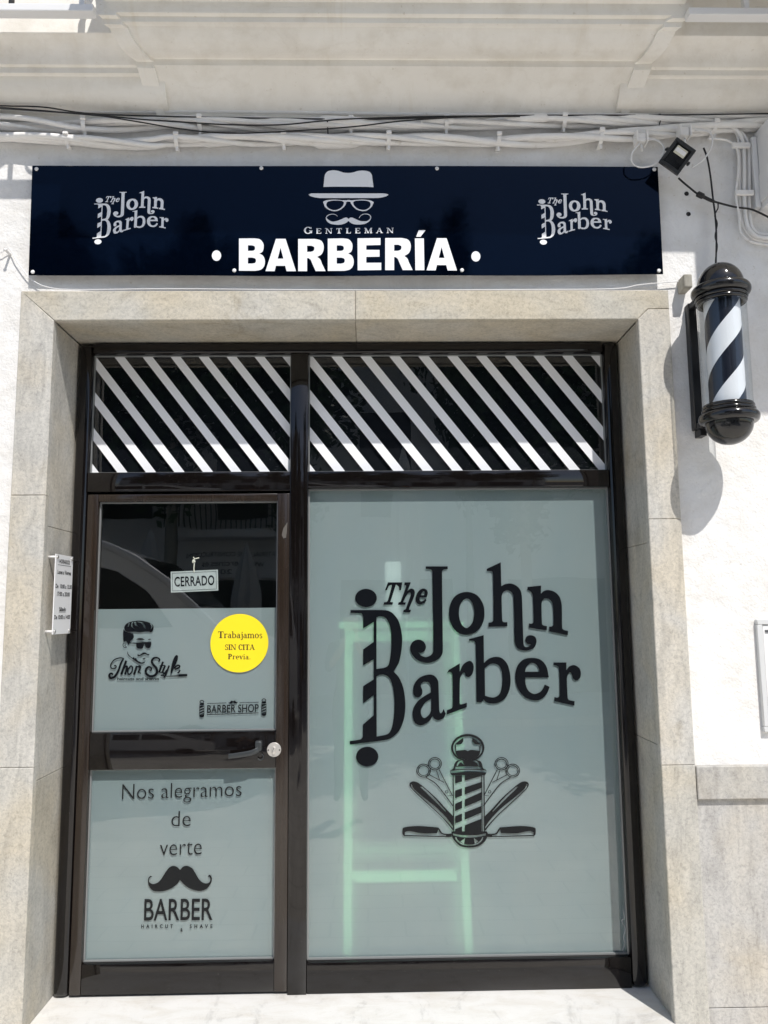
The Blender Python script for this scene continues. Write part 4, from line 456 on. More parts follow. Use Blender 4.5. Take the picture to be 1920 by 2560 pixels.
'face_logo': [[[-10629,15083,-10632,15101,-10637,15121,-10641,15140,-10642,15160,-10640,15179,-10632,15203,-10620,15229,-10605,15255,-10587,15280,-10567,15302,-10540,15323,-10510,15343,-10476,15361,-10440,15377,-10404,15391,-10364,15403,-10321,15414,-10276,15422,-10230,15429,-10185,15436,-10141,15441,-10097,15445,-10053,15448,-10009,15449,-9965,15447,-9912,15442,-9854,15435,-9795,15426,-9739,15415,-9688,15403,-9647,15393,-9605,15380,-9564,15365,-9526,15349,-9493,15333,-9466,15317,-9441,15299,-9417,15279,-9396,15258,-9380,15236,-9368,15213,-9361,15188,-9356,15162,-9354,15136,-9354,15112,-9356,15089,-9360,15065,-9367,15043,-9376,15022,-9387,15003,-9403,14985,-9422,14968,-9444,14953,-9464,14942,-9482,14935,-9493,14935,-9505,14940,-9516,14948,-9527,14956,-9537,14963,-9568,14965,-9601,14969,-9635,14972,-9669,14973,-9703,14973,-9747,14968,-9796,14960,-9847,14951,-9899,14943,-9950,14940,-10003,14941,-10058,14947,-10114,14954,-10170,14960,-10226,14964,-10284,14964,-10345,14961,-10405,14958,-10458,14957,-10501,14959,-10520,14963,-10538,14972,-10555,14983,-10571,14996,-10585,15009,-10596,15022,-10606,15037,-10614,15053,-10621,15069],[-10452,15336,-10458,15319,-10466,15301,-10473,15282,-10479,15264,-10482,15246,-10483,15231,-10482,15216,-10479,15201,-10477,15186,-10475,15172,-10466,15186,-10457,15200,-10448,15215,-10440,15230,-10433,15246,-10427,15263,-10423,15282,-10420,15300,-10417,15319,-10414,15336],[-10300,15390,-10310,15373,-10321,15356,-10333,15338,-10342,15320,-10346,15300,-10347,15277,-10344,15251,-10338,15224,-10328,15199,-10315,15176,-10293,15153,-10263,15130,-10230,15107,-10198,15086,-10168,15065,-10190,15089,-10213,15114,-10237,15140,-10258,15166,-10274,15189,-10282,15207,-10288,15226,-10290,15246,-10291,15266,-10291,15286,-10288,15305,-10282,15325,-10275,15344,-10267,15363,-10261,15381],[-10228,15389,-10218,15363,-10209,15335,-10198,15306,-10185,15279,-10166,15257,-10133,15233,-10091,15210,-10044,15187,-9998,15166,-9956,15145,-9981,15166,-10009,15189,-10037,15212,-10063,15235,-10083,15256,-10096,15274,-10106,15295,-10115,15317,-10122,15336,-10128,15353,-10129,15361,-10130,15369,-10129,15378,-10129,15386,-10129,15394],[-10102,15407,-10064,15395,-10023,15383,-9982,15371,-9942,15354,-9906,15331,-9866,15293,-9825,15244,-9784,15190,-9744,15136,-9706,15088,-9708,15114,-9709,15142,-9710,15171,-9714,15199,-9724,15225,-9742,15254,-9765,15285,-9793,15315,-9822,15342,-9852,15364,-9884,15379,-9918,15388,-9953,15395,-9987,15400,-10019,15407],[-9520,15339,-9505,15312,-9487,15283,-9470,15254,-9456,15224,-9448,15195,-9447,15166,-9453,15137,-9462,15108,-9472,15080,-9479,15053,-9464,15077,-9445,15103,-9427,15130,-9413,15156,-9406,15181,-9407,15205,-9414,15229,-9425,15252,-9438,15273,-9450,15291,-9462,15304,-9476,15314,-9491,15322,-9507,15330]],[[-10670,15092,-10674,15062,-10679,15031,-10683,14998,-10686,14965,-10687,14933,-10685,14874,-10680,14802,-10674,14726,-10668,14657,-10663,14605,-10660,14589,-10657,14573,-10654,14558,-10650,14543,-10646,14528,-10627,14534,-10606,14543,-10584,14550,-10563,14553,-10543,14549,-10524,14535,-10504,14512,-10486,14486,-10470,14460,-10457,14439,-10450,14427,-10444,14415,-10438,14402,-10433,14390,-10428,14379,-10418,14401,-10407,14424,-10396,14448,-10386,14472,-10376,14493,-10369,14509,-10362,14526,-10355,14543,-10347,14559,-10338,14574,-10319,14595,-10295,14617,-10270,14639,-10248,14662,-10231,14683,-10223,14698,-10217,14715,-10214,14733,-10213,14752,-10214,14770,-10218,14792,-10226,14816,-10234,14841,-10243,14865,-10251,14888,-10277,14894,-10305,14899,-10333,14906,-10362,14912,-10390,14919,-10422,14927,-10458,14936,-10494,14946,-10528,14956,-10556,14967,-10576,14978,-10595,14992,-10612,15008,-10628,15023,-10641,15037,-10649,15047,-10655,15058,-10660,15070,-10665,15081]],[[-10663,14499,-10669,14479,-10676,14458,-10683,14434,-10688,14410,-10687,14385,-10680,14360,-10669,14334,-10654,14310,-10637,14288,-10617,14272,-10593,14264,-10568,14264,-10543,14268,-10520,14272,-10499,14275,-10503,14299,-10525,14296,-10548,14292,-10571,14289,-10590,14289,-10606,14293,-10620,14305,-10634,14323,-10647,14345,-10657,14367,-10663,14388,-10663,14407,-10659,14427,-10653,14449,-10645,14471,-10639,14492]],[[-10619,14455,-10606,14450,-10591,14446,-10577,14442,-10567,14437,-10564,14433,-10565,14425,-10574,14410,-10585,14393,-10593,14375,-10594,14356,-10582,14341,-10565,14331,-10546,14322,-10527,14315,-10511,14307,-10505,14321,-10521,14329,-10540,14337,-10558,14345,-10572,14354,-10578,14361,-10578,14370,-10570,14385,-10559,14402,-10550,14419,-10548,14436,-10557,14450,-10571,14457,-10587,14462,-10602,14466,-10615,14470]],[[-10105,14627,-10086,14638,-10065,14652,-10043,14665,-10021,14676,-9997,14683,-9967,14686,-9933,14687,-9897,14684,-9862,14680,-9832,14673,-9807,14664,-9784,14650,-9762,14635,-9740,14620,-9720,14606,-9762,14605,-9807,14604,-9854,14603,-9899,14602,-9940,14603,-9974,14606,-10008,14611,-10042,14616,-10074,14622]],[[-9596,14613,-9584,14621,-9571,14629,-9557,14637,-9543,14644,-9529,14648,-9511,14650,-9491,14649,-9471,14646,-9451,14644,-9432,14642,-9450,14634,-9470,14624,-9490,14615,-9510,14607,-9527,14602,-9541,14601,-9555,14603,-9570,14607,-9583,14611]],[[-10390,14498,-10101,14490,-9758,14514,-9733,14514,-9705,14513,-9677,14513,-9649,14513,-9621,14513,-9587,14513,-9551,14514,-9513,14515,-9476,14516,-9442,14516,-9441,14495,-9439,14472,-9437,14448,-9437,14425,-9439,14402,-9445,14374,-9453,14343,-9463,14313,-9475,14286,-9490,14266,-9509,14253,-9531,14245,-9555,14242,-9578,14242,-9600,14245,-9619,14252,-9638,14262,-9655,14276,-9671,14291,-9684,14309,-9694,14331,-9703,14359,-9709,14388,-9715,14414,-9720,14432,-9723,14434,-9728,14435,-9733,14434,-9738,14433,-9742,14432,-9747,14417,-9751,14400,-9756,14383,-9761,14367,-9767,14350,-9775,14329,-9783,14304,-9793,14280,-9805,14258,-9819,14242,-9837,14232,-9859,14227,-9882,14226,-9906,14227,-9929,14229,-9956,14232,-9987,14236,-10018,14243,-10046,14254,-10067,14272,-10081,14298,-10088,14332,-10092,14370,-10095,14407,-10100,14441,-10389,14460]],[[-10030,13945,-10030,13956,-10026,13968,-10019,13980,-10011,13989,-10004,13993,-9997,13990,-9990,13981,-9981,13969,-9972,13959,-9962,13955,-9946,13957,-9927,13963,-9906,13972,-9886,13982,-9867,13992,-9850,14004,-9835,14019,-9820,14034,-9804,14048,-9786,14056,-9766,14061,-9743,14062,-9720,14060,-9697,14056,-9676,14050,-9658,14040,-9640,14027,-9624,14012,-9608,13998,-9592,13989,-9577,13986,-9561,13985,-9545,13986,-9530,13988,-9515,13988,-9514,13979,-9512,13968,-9510,13957,-9510,13947,-9514,13939,-9522,13934,-9535,13930,-9549,13927,-9563,13927,-9577,13929,-9594,13937,-9613,13950,-9634,13964,-9654,13977,-9674,13985,-9694,13987,-9713,13987,-9732,13984,-9752,13980,-9770,13975,-9793,13965,-9819,13953,-9844,13939,-9869,13926,-9892,13916,-9909,13909,-9928,13903,-9946,13897,-9964,13895,-9979,13895,-9993,13901,-10006,13910,-10017,13922,-10025,13934]],[[-9793,13801,-9665,13832,-9682,13784,-9691,13782,-9701,13781,-9710,13779,-9718,13777,-9723,13773,-9723,13767,-9718,13758,-9711,13748,-9707,13741,-9708,13738,-9716,13739,-9729,13744,-9744,13752,-9759,13759,-9772,13765]],[[-10466,14126,-10460,14102,-10455,14077,-10449,14051,-10441,14026,-10429,14003,-10409,13975,-10383,13945,-10354,13914,-10326,13887,-10302,13866,-10285,13855,-10267,13847,-10248,13840,-10230,13834,-10213,13827,-10192,13878,-10135,13802,-10087,13831,-10076,13811,-10065,13789,-10053,13767,-10039,13746,-10023,13727,-10004,13711,-9981,13695,-9957,13681,-9933,13669,-9912,13658,-9896,13650,-9879,13641,-9863,13634,-9846,13629,-9829,13628,-9800,13631,-9766,13639,-9729,13650,-9693,13660,-9660,13669,-9675,13653,-9692,13635,-9709,13617,-9726,13601,-9745,13589,-9765,13580,-9787,13574,-9809,13570,-9832,13568,-9854,13568,-9876,13571,-9899,13576,-9922,13583,-9944,13592,-9965,13602,-10002,13624,-10047,13652,-10094,13685,-10143,13718,-10188,13751,-10236,13784,-10286,13820,-10335,13856,-10379,13891,-10413,13921,-10430,13941,-10444,13963,-10456,13986,-10465,14009,-10471,14031,-10474,14050,-10473,14069,-10471,14089,-10468,14108]],[[-10609,13825,-10636,13833,-10666,13843,-10699,13854,-10734,13861,-10769,13862,-10816,13856,-10868,13846,-10923,13831,-10977,13811,-11025,13785,-11067,13752,-11107,13713,-11141,13670,-11170,13627,-11191,13587,-11202,13551,-11206,13513,-11204,13474,-11197,13439,-11184,13408,-11164,13383,-11138,13363,-11109,13350,-11079,13342,-11049,13340,-11020,13345,-10990,13357,-10963,13373,-10940,13392,-10923,13413,-10916,13440,-10919,13466,-10928,13490,-10940,13510,-10956,13527,-10981,13534,-11002,13530,-11018,13522,-11032,13516,-11044,13511,-11024,13466,-11011,13471,-10996,13478,-10984,13483,-10978,13485,-10982,13486,-10979,13483,-10972,13471,-10967,13456,-10965,13444,-10966,13437,-10975,13428,-10992,13414,-11014,13401,-11036,13392,-11054,13388,-11072,13390,-11094,13396,-11114,13405,-11131,13417,-11142,13431,-11149,13450,-11155,13478,-11157,13509,-11154,13540,-11146,13566,-11127,13601,-11101,13640,-11069,13679,-11033,13715,-10997,13744,-10955,13766,-10906,13784,-10855,13798,-10806,13808,-10764,13814,-10738,13813,-10710,13807,-10680,13797,-10650,13787,-10621,13778]],[[-10654,13825,-10675,13792,-10699,13757,-10723,13721,-10746,13682,-10767,13641,-10789,13582,-10808,13516,-10828,13447,-10849,13380,-10872,13320,-10899,13264,-10929,13205,-10961,13150,-10993,13103,-11022,13068,-11043,13051,-11071,13037,-11102,13025,-11129,13019,-11145,13018,-11147,13019,-11155,13025,-11166,13037,-11175,13051,-11180,13061,-11182,13068,-11181,13080,-11178,13094,-11174,13106,-11171,13112,-11167,13117,-11156,13122,-11141,13127,-11129,13129,-11125,13130,-11127,13134,-11124,13130,-11117,13119,-11110,13105,-11102,13091,-11050,13113,-11054,13126,-11058,13141,-11065,13160,-11077,13181,-11102,13199,-11129,13205,-11156,13205,-11183,13201,-11210,13192,-11234,13176,-11253,13153,-11266,13128,-11274,13100,-11278,13070,-11274,13039,-11262,13010,-11246,12982,-11223,12954,-11191,12931,-11150,12918,-11109,12921,-11068,12931,-11026,12947,-10985,12970,-10950,13000,-10914,13045,-10879,13100,-10847,13160,-10817,13223,-10790,13284,-10767,13351,-10748,13422,-10731,13492,-10714,13557,-10698,13612,-10683,13648,-10664,13685,-10643,13723,-10623,13759,-10604,13794]],[[-10556,13727,-10761,13123,-10670,13090,-10465,13694]],[[-10620,13301,-10597,13330,-10572,13363,-10548,13395,-10526,13419,-10514,13430,-10515,13429,-10508,13428,-10501,13425,-10500,13425,-10503,13437,-10509,13397,-10525,13334,-10546,13262,-10568,13188,-10587,13123,-10505,13097,-10487,13162,-10465,13235,-10443,13309,-10426,13376,-10418,13431,-10432,13472,-10459,13496,-10489,13509,-10522,13513,-10558,13504,-10587,13480,-10614,13450,-10641,13416,-10665,13383,-10688,13354]],[[-10317,13500,-10346,13478,-10375,13448,-10402,13411,-10427,13373,-10444,13336,-10454,13301,-10457,13265,-10456,13230,-10452,13197,-10446,13170,-10438,13148,-10427,13125,-10410,13103,-10384,13086,-10349,13086,-10321,13103,-10293,13128,-10266,13159,-10241,13194,-10222,13229,-10209,13267,-10200,13309,-10195,13351,-10194,13389,-10198,13423,-10210,13451,-10228,13474,-10252,13493,-10283,13504],[-10289,13445,-10281,13442,-10270,13433,-10261,13422,-10257,13412,-10254,13390,-10255,13357,-10259,13321,-10267,13285,-10277,13255,-10292,13227,-10314,13197,-10338,13170,-10360,13150,-10372,13141,-10366,13142,-10368,13144,-10376,13154,-10383,13169,-10388,13183,-10392,13204,-10396,13232,-10397,13261,-10394,13289,-10388,13313,-10374,13342,-10352,13376,-10328,13409,-10304,13434,-10289,13446]],[[-10081,13498,-10198,13115,-10112,13086,-9995,13469]],[[-10069,13319,-10037,13344,-10002,13373,-9967,13401,-9937,13423,-9919,13433,-9928,13432,-9927,13431,-9923,13427,-9921,13424,-9921,13430,-9930,13395,-9951,13340,-9976,13279,-9996,13221,-10004,13171,-9974,13125,-9934,13116,-9901,13119,-9874,13123,-9852,13124,-9860,13200,-9885,13198,-9914,13194,-9936,13191,-9937,13189,-9927,13172,-9922,13198,-9904,13250,-9880,13310,-9857,13368,-9845,13415,-9849,13448,-9864,13473,-9884,13493,-9912,13506,-9948,13505,-9981,13487,-10016,13462,-10052,13433,-10087,13404,-10119,13379]],[[-9067,13626,-9057,13646,-9044,13667,-9031,13692,-9021,13720,-9022,13751,-9036,13781,-9056,13805,-9082,13826,-9110,13844,-9141,13856,-9176,13863,-9215,13865,-9256,13864,-9297,13857,-9334,13842,-9366,13820,-9392,13791,-9414,13759,-9429,13723,-9437,13684,-9434,13643,-9422,13604,-9406,13568,-9387,13535,-9367,13503,-9340,13468,-9308,13436,-9278,13407,-9253,13380,-9236,13355,-9221,13326,-9208,13294,-9199,13264,-9196,13238,-9198,13216,-9206,13194,-9222,13168,-9244,13141,-9268,13118,-9292,13102,-9318,13090,-9350,13081,-9383,13076,-9415,13076,-9443,13080,-9472,13091,-9505,13109,-9537,13132,-9563,13156,-9581,13178,-9591,13200,-9598,13229,-9600,13260,-9599,13290,-9594,13313,-9584,13331,-9568,13351,-9548,13369,-9527,13383,-9512,13390,-9499,13391,-9480,13387,-9460,13379,-9443,13369,-9434,13363,-9431,13358,-9430,13343,-9431,13324,-9434,13308,-9435,13303,-9429,13305,-9433,13305,-9447,13308,-9464,13313,-9479,13316,-9490,13271,-9477,13267,-9462,13260,-9443,13253,-9419,13249,-9392,13261,-9377,13284,-9368,13309,-9363,13338,-9364,13369,-9376,13401,-9398,13425,-9426,13444,-9458,13460,-9493,13469,-9531,13469,-9566,13458,-9600,13439,-9631,13414,-9659,13384,-9679,13348,-9690,13308,-9695,13266,-9693,13220,-9684,13174,-9665,13131,-9636,13092,-9600,13056,-9558,13025,-9514,13000,-9468,12982,-9420,12973,-9372,12973,-9324,12979,-9279,12991,-9237,13010,-9199,13036,-9164,13068,-9134,13105,-9109,13146,-9093,13190,-9090,13237,-9096,13283,-9109,13326,-9127,13366,-9147,13405,-9174,13443,-9207,13477,-9239,13506,-9266,13533,-9287,13558,-9304,13583,-9321,13610,-9335,13637,-9343,13659,-9346,13677,-9343,13695,-9335,13717,-9322,13739,-9307,13758,-9291,13771,-9272,13780,-9244,13787,-9212,13790,-9181,13790,-9156,13787,-9137,13782,-9117,13772,-9099,13759,-9085,13746,-9079,13737,-9078,13729,-9082,13713,-9091,13692,-9101,13668,-9110,13646]],[[-8937,13663,-8968,13580,-9003,13487,-9037,13393,-9067,13308,-9086,13240,-9089,13207,-9085,13175,-9075,13144,-9059,13116,-9022,13091,-8980,13098,-8955,13116,-8933,13136,-8914,13155,-8897,13170,-8956,13233,-8974,13216,-8993,13197,-9011,13180,-9021,13172,-9007,13173,-8993,13165,-8997,13173,-9002,13189,-9004,13207,-9003,13218,-8986,13280,-8957,13362,-8923,13455,-8888,13549,-8857,13632]],[[-9040,13447,-8808,13472,-8814,13513,-9046,13488]],[[-8830,13499,-8851,13449,-8877,13392,-8903,13335,-8924,13280,-8935,13233,-8931,13196,-8915,13163,-8892,13135,-8860,13114,-8816,13113,-8783,13136,-8755,13168,-8729,13205,-8703,13241,-8681,13272,-8739,13315,-8762,13283,-8788,13246,-8812,13212,-8833,13187,-8842,13179,-8838,13180,-8845,13185,-8855,13198,-8863,13214,-8864,13223,-8856,13257,-8837,13306,-8812,13361,-8786,13418,-8764,13469]],[[-8657,13495,-8694,13397,-8733,13287,-8773,13178,-8811,13083,-8843,13015,-8853,13004,-8872,12992,-8894,12983,-8913,12979,-8919,12978,-8918,12978,-8924,12988,-8930,13003,-8932,13014,-8933,13014,-8930,13014,-8912,13021,-8886,13028,-8856,13035,-8830,13042,-8852,13110,-8876,13103,-8905,13096,-8936,13088,-8966,13076,-8993,13054,-9003,13019,-8999,12987,-8987,12957,-8968,12930,-8937,12911,-8903,12909,-8870,12916,-8837,12930,-8805,12950,-8780,12979,-8745,13053,-8706,13151,-8666,13261,-8627,13371,-8590,13469]],[[-8538,13002,-8543,13049,-8549,13098,-8555,13149,-8559,13201,-8558,13251,-8550,13323,-8536,13406,-8520,13492,-8502,13574,-8485,13644,-8471,13692,-8453,13742,-8433,13791,-8413,13834,-8395,13868,-8382,13887,-8366,13904,-8348,13920,-8330,13931,-8314,13935,-8298,13933,-8282,13925,-8267,13912,-8256,13897,-8249,13880,-8247,13853,-8248,13820,-8252,13782,-8258,13744,-8267,13709,-8283,13665,-8303,13616,-8326,13565,-8350,13514,-8371,13466,-8390,13422,-8409,13377,-8428,13333,-8446,13290,-8462,13250,-8475,13217,-8488,13182,-8501,13148,-8512,13116,-8521,13089,-8525,13071,-8529,13054,-8532,13036,-8535,13019]],[[-8381,13268,-8342,13284,-8298,13301,-8254,13319,-8213,13337,-8180,13356,-8161,13374,-8146,13395,-8135,13418,-8130,13443,-8136,13473,-8157,13495,-8180,13509,-8208,13518,-8237,13522,-8268,13518,-8297,13503,-8325,13484,-8352,13459,-8378,13432,-8398,13401,-8414,13367,-8425,13330,-8433,13292,-8437,13254,-8436,13220,-8430,13190,-8418,13162,-8401,13135,-8379,13112,-8350,13096,-8317,13093,-8286,13098,-8255,13109,-8226,13124,-8200,13141,-8177,13163,-8158,13189,-8142,13215,-8128,13240,-8114,13261,-8170,13297,-8184,13275,-8199,13250,-8214,13226,-8228,13206,-8243,13192,-8261,13180,-8283,13169,-8305,13161,-8323,13158,-8332,13158,-8339,13162,-8349,13173,-8359,13190,-8367,13208,-8371,13225,-8371,13249,-8368,13279,-8361,13312,-8352,13343,-8340,13368,-8325,13391,-8305,13413,-8283,13432,-8261,13448,-8245,13456,-8236,13457,-8221,13455,-8206,13449,-8195,13443,-8194,13444,-8196,13448,-8198,13440,-8203,13428,-8211,13417,-8218,13410,-8244,13396,-8281,13379,-8325,13362,-8369,13345,-8408,13328]],[[-8744,13031,-8224,13056,-8171,13107,-7828,13108,-7826,13011,-8223,12999,-8743,13004]]],
'barber_shop_mark': [[[-6929,11815,-6096,11833,-6097,11857,-6930,11839]],[[-5521,11832,-4687,11849,-4688,11873,-5523,11856]],[[-6925,11341,-4687,11391,-4689,11420,-6927,11371]],[[-6014,11854,-6001,11857,-5987,11858,-5973,11860,-5959,11864,-5946,11870,-5935,11881,-5924,11895,-5914,11910,-5903,11924,-5893,11934,-5881,11938,-5868,11939,-5855,11938,-5843,11935,-5832,11933,-5826,11930,-5820,11926,-5815,11921,-5810,11916,-5805,11911,-5800,11916,-5795,11922,-5790,11927,-5784,11932,-5778,11935,-5767,11938,-5754,11940,-5741,11941,-5727,11941,-5715,11937,-5705,11929,-5696,11917,-5687,11904,-5678,11891,-5668,11883,-5655,11878,-5640,11877,-5625,11877,-5610,11877,-5596,11877,-5605,11864,-5612,11850,-5621,11837,-5632,11825,-5645,11818,-5664,11816,-5687,11818,-5712,11823,-5735,11828,-5754,11833,-5765,11836,-5775,11841,-5785,11847,-5795,11852,-5804,11857,-5815,11850,-5826,11841,-5838,11833,-5850,11826,-5863,11821,-5881,11817,-5901,11814,-5922,11813,-5942,11814,-5959,11816,-5972,11821,-5983,11829,-5994,11838,-6004,11847]],[[-7065,11901,-7066,11887,-7072,11872,-7080,11860,-7092,11848,-7107,11839,-7124,11832,-7142,11828,-7161,11827,-7181,11829,-7199,11833,-7216,11840,-7231,11850,-7244,11861,-7253,11875,-7259,11889,-7261,11903,-7260,11918,-7254,11932,-7246,11945,-7234,11956,-7219,11965,-7202,11972,-7184,11976,-7164,11977,-7145,11976,-7127,11971,-7110,11964,-7094,11955,-7082,11943,-7073,11930,-7067,11916],[-7097,11896,-7098,11887,-7102,11879,-7108,11871,-7116,11864,-7126,11859,-7137,11854,-7149,11852,-7162,11851,-7175,11852,-7187,11855,-7199,11859,-7209,11865,-7217,11872,-7223,11880,-7227,11889,-7228,11898,-7227,11907,-7224,11915,-7218,11923,-7210,11930,-7200,11935,-7189,11939,-7177,11942,-7164,11943,-7151,11941,-7139,11939,-7127,11934,-7117,11929,-7109,11922,-7103,11914,-7099,11905]],[[-7257,11836,-7066,11845,-7065,11775,-7256,11767]],[[-7272,11761,-7256,11761,-7247,11354,-7264,11355]],[[-7070,11764,-7054,11764,-7046,11357,-7062,11358]],[[-7250,11729,-7075,11743,-7074,11700,-7248,11627]],[[-7246,11574,-7073,11641,-7072,11588,-7245,11515]],[[-7244,11461,-7071,11529,-7070,11470,-7243,11402]],[[-7242,11365,-7069,11416,-7068,11363]],[[-7258,11349,-7051,11357,-7052,11341,-7051,11322,-7051,11304,-7053,11286,-7060,11272,-7073,11261,-7090,11251,-7110,11243,-7130,11238,-7150,11236,-7170,11237,-7192,11242,-7213,11249,-7232,11258,-7246,11269,-7254,11282,-7257,11298,-7257,11316,-7257,11333]],[[-4357,11941,-4359,11926,-4364,11912,-4373,11899,-4385,11888,-4400,11879,-4417,11872,-4435,11868,-4455,11867,-4474,11868,-4492,11873,-4510,11880,-4525,11889,-4537,11901,-4546,11914,-4552,11928,-4554,11943,-4552,11958,-4547,11972,-4538,11984,-4526,11996,-4511,12005,-4494,12012,-4475,12016,-4456,12017,-4437,12015,-4418,12011,-4401,12004,-4386,11994,-4374,11983,-4365,11970,-4359,11955],[-4390,11936,-4391,11927,-4394,11918,-4400,11910,-4409,11904,-4418,11898,-4430,11894,-4442,11891,-4455,11891,-4468,11892,-4480,11894,-4492,11899,-4502,11905,-4510,11912,-4516,11920,-4520,11928,-4521,11937,-4520,11946,-4516,11955,-4510,11962,-4502,11969,-4492,11975,-4481,11979,-4469,11981,-4456,11982,-4443,11981,-4431,11978,-4419,11974,-4409,11968,-4401,11961,-4395,11953,-4391,11945]],[[-4551,11876,-4359,11884,-4358,11814,-4550,11806]],[[-4566,11801,-4550,11800,-4546,11393,-4562,11393]],[[-4364,11804,-4347,11804,-4343,11396,-4360,11396]],[[-4544,11768,-4369,11782,-4369,11739,-4543,11666]],[[-4542,11613,-4368,11680,-4367,11627,-4542,11554]],[[-4541,11500,-4367,11568,-4366,11509,-4541,11441]],[[-4540,11404,-4366,11455,-4365,11402]],[[-4557,11388,-4349,11396,-4349,11379,-4349,11361,-4349,11342,-4352,11325,-4359,11310,-4372,11299,-4389,11289,-4409,11281,-4429,11276,-4449,11274,-4469,11275,-4491,11280,-4512,11287,-4531,11296,-4545,11307,-4553,11321,-4556,11337,-4556,11354,-4556,11372]]],
'mustache': [[[-9120,4643,-9134,4652,-9149,4662,-9165,4672,-9180,4679,-9196,4679,-9213,4672,-9231,4659,-9248,4643,-9264,4625,-9276,4605,-9285,4581,-9292,4554,-9296,4525,-9298,4494,-9298,4465,-9294,4430,-9288,4392,-9279,4352,-9267,4313,-9250,4277,-9228,4240,-9201,4201,-9170,4164,-9135,4131,-9098,4104,-9058,4083,-9013,4067,-8965,4055,-8917,4048,-8869,4044,-8809,4043,-8745,4047,-8677,4054,-8609,4065,-8544,4079,-8476,4100,-8407,4127,-8338,4156,-8275,4186,-8221,4215,-8185,4237,-8152,4262,-8120,4289,-8090,4318,-8061,4346,-8034,4376,-8009,4408,-7985,4440,-7963,4471,-7941,4501,-7909,4466,-7875,4428,-7841,4389,-7804,4352,-7766,4317,-7724,4282,-7680,4248,-7633,4215,-7584,4184,-7534,4157,-7478,4133,-7417,4110,-7355,4089,-7294,4072,-7238,4059,-7193,4051,-7147,4045,-7101,4043,-7055,4044,-7010,4050,-6963,4060,-6915,4075,-6868,4094,-6823,4118,-6783,4146,-6745,4182,-6708,4226,-6675,4273,-6646,4320,-6623,4362,-6609,4395,-6598,4431,-6591,4467,-6587,4501,-6587,4533,-6593,4561,-6603,4590,-6617,4617,-6632,4641,-6645,4659,-6656,4670,-6669,4678,-6683,4685,-6698,4687,-6711,4685,-6724,4677,-6736,4663,-6747,4646,-6758,4629,-6769,4614,-6754,4614,-6738,4615,-6722,4616,-6706,4614,-6693,4607,-6682,4595,-6672,4578,-6664,4559,-6658,4538,-6656,4519,-6657,4495,-6660,4468,-6667,4441,-6677,4415,-6689,4394,-6707,4378,-6728,4365,-6752,4354,-6777,4347,-6803,4343,-6831,4342,-6861,4343,-6892,4348,-6922,4356,-6951,4367,-6984,4385,-7018,4408,-7053,4434,-7087,4464,-7117,4494,-7150,4538,-7185,4588,-7219,4643,-7253,4697,-7285,4747,-7314,4792,-7343,4839,-7372,4885,-7403,4927,-7437,4963,-7477,4992,-7521,5018,-7567,5039,-7612,5056,-7652,5066,-7686,5070,-7720,5068,-7753,5062,-7785,5051,-7816,5037,-7845,5017,-7873,4991,-7900,4962,-7925,4933,-7950,4907,-7973,4931,-7997,4956,-8022,4982,-8049,5006,-8077,5025,-8108,5041,-8141,5055,-8174,5066,-8209,5073,-8242,5075,-8276,5071,-8310,5063,-8343,5050,-8375,5034,-8404,5015,-8437,4986,-8469,4950,-8502,4911,-8533,4869,-8563,4829,-8594,4782,-8626,4730,-8657,4678,-8688,4627,-8720,4581,-8749,4544,-8779,4506,-8811,4470,-8844,4438,-8879,4412,-8915,4392,-8955,4376,-8997,4364,-9037,4356,-9073,4352,-9101,4355,-9130,4362,-9159,4373,-9184,4387,-9205,4401,-9220,4416,-9233,4434,-9242,4454,-9249,4475,-9253,4495,-9254,4517,-9252,4541,-9246,4565,-9238,4587,-9227,4604,-9210,4617,-9189,4625,-9165,4632,-9141,4637]]],
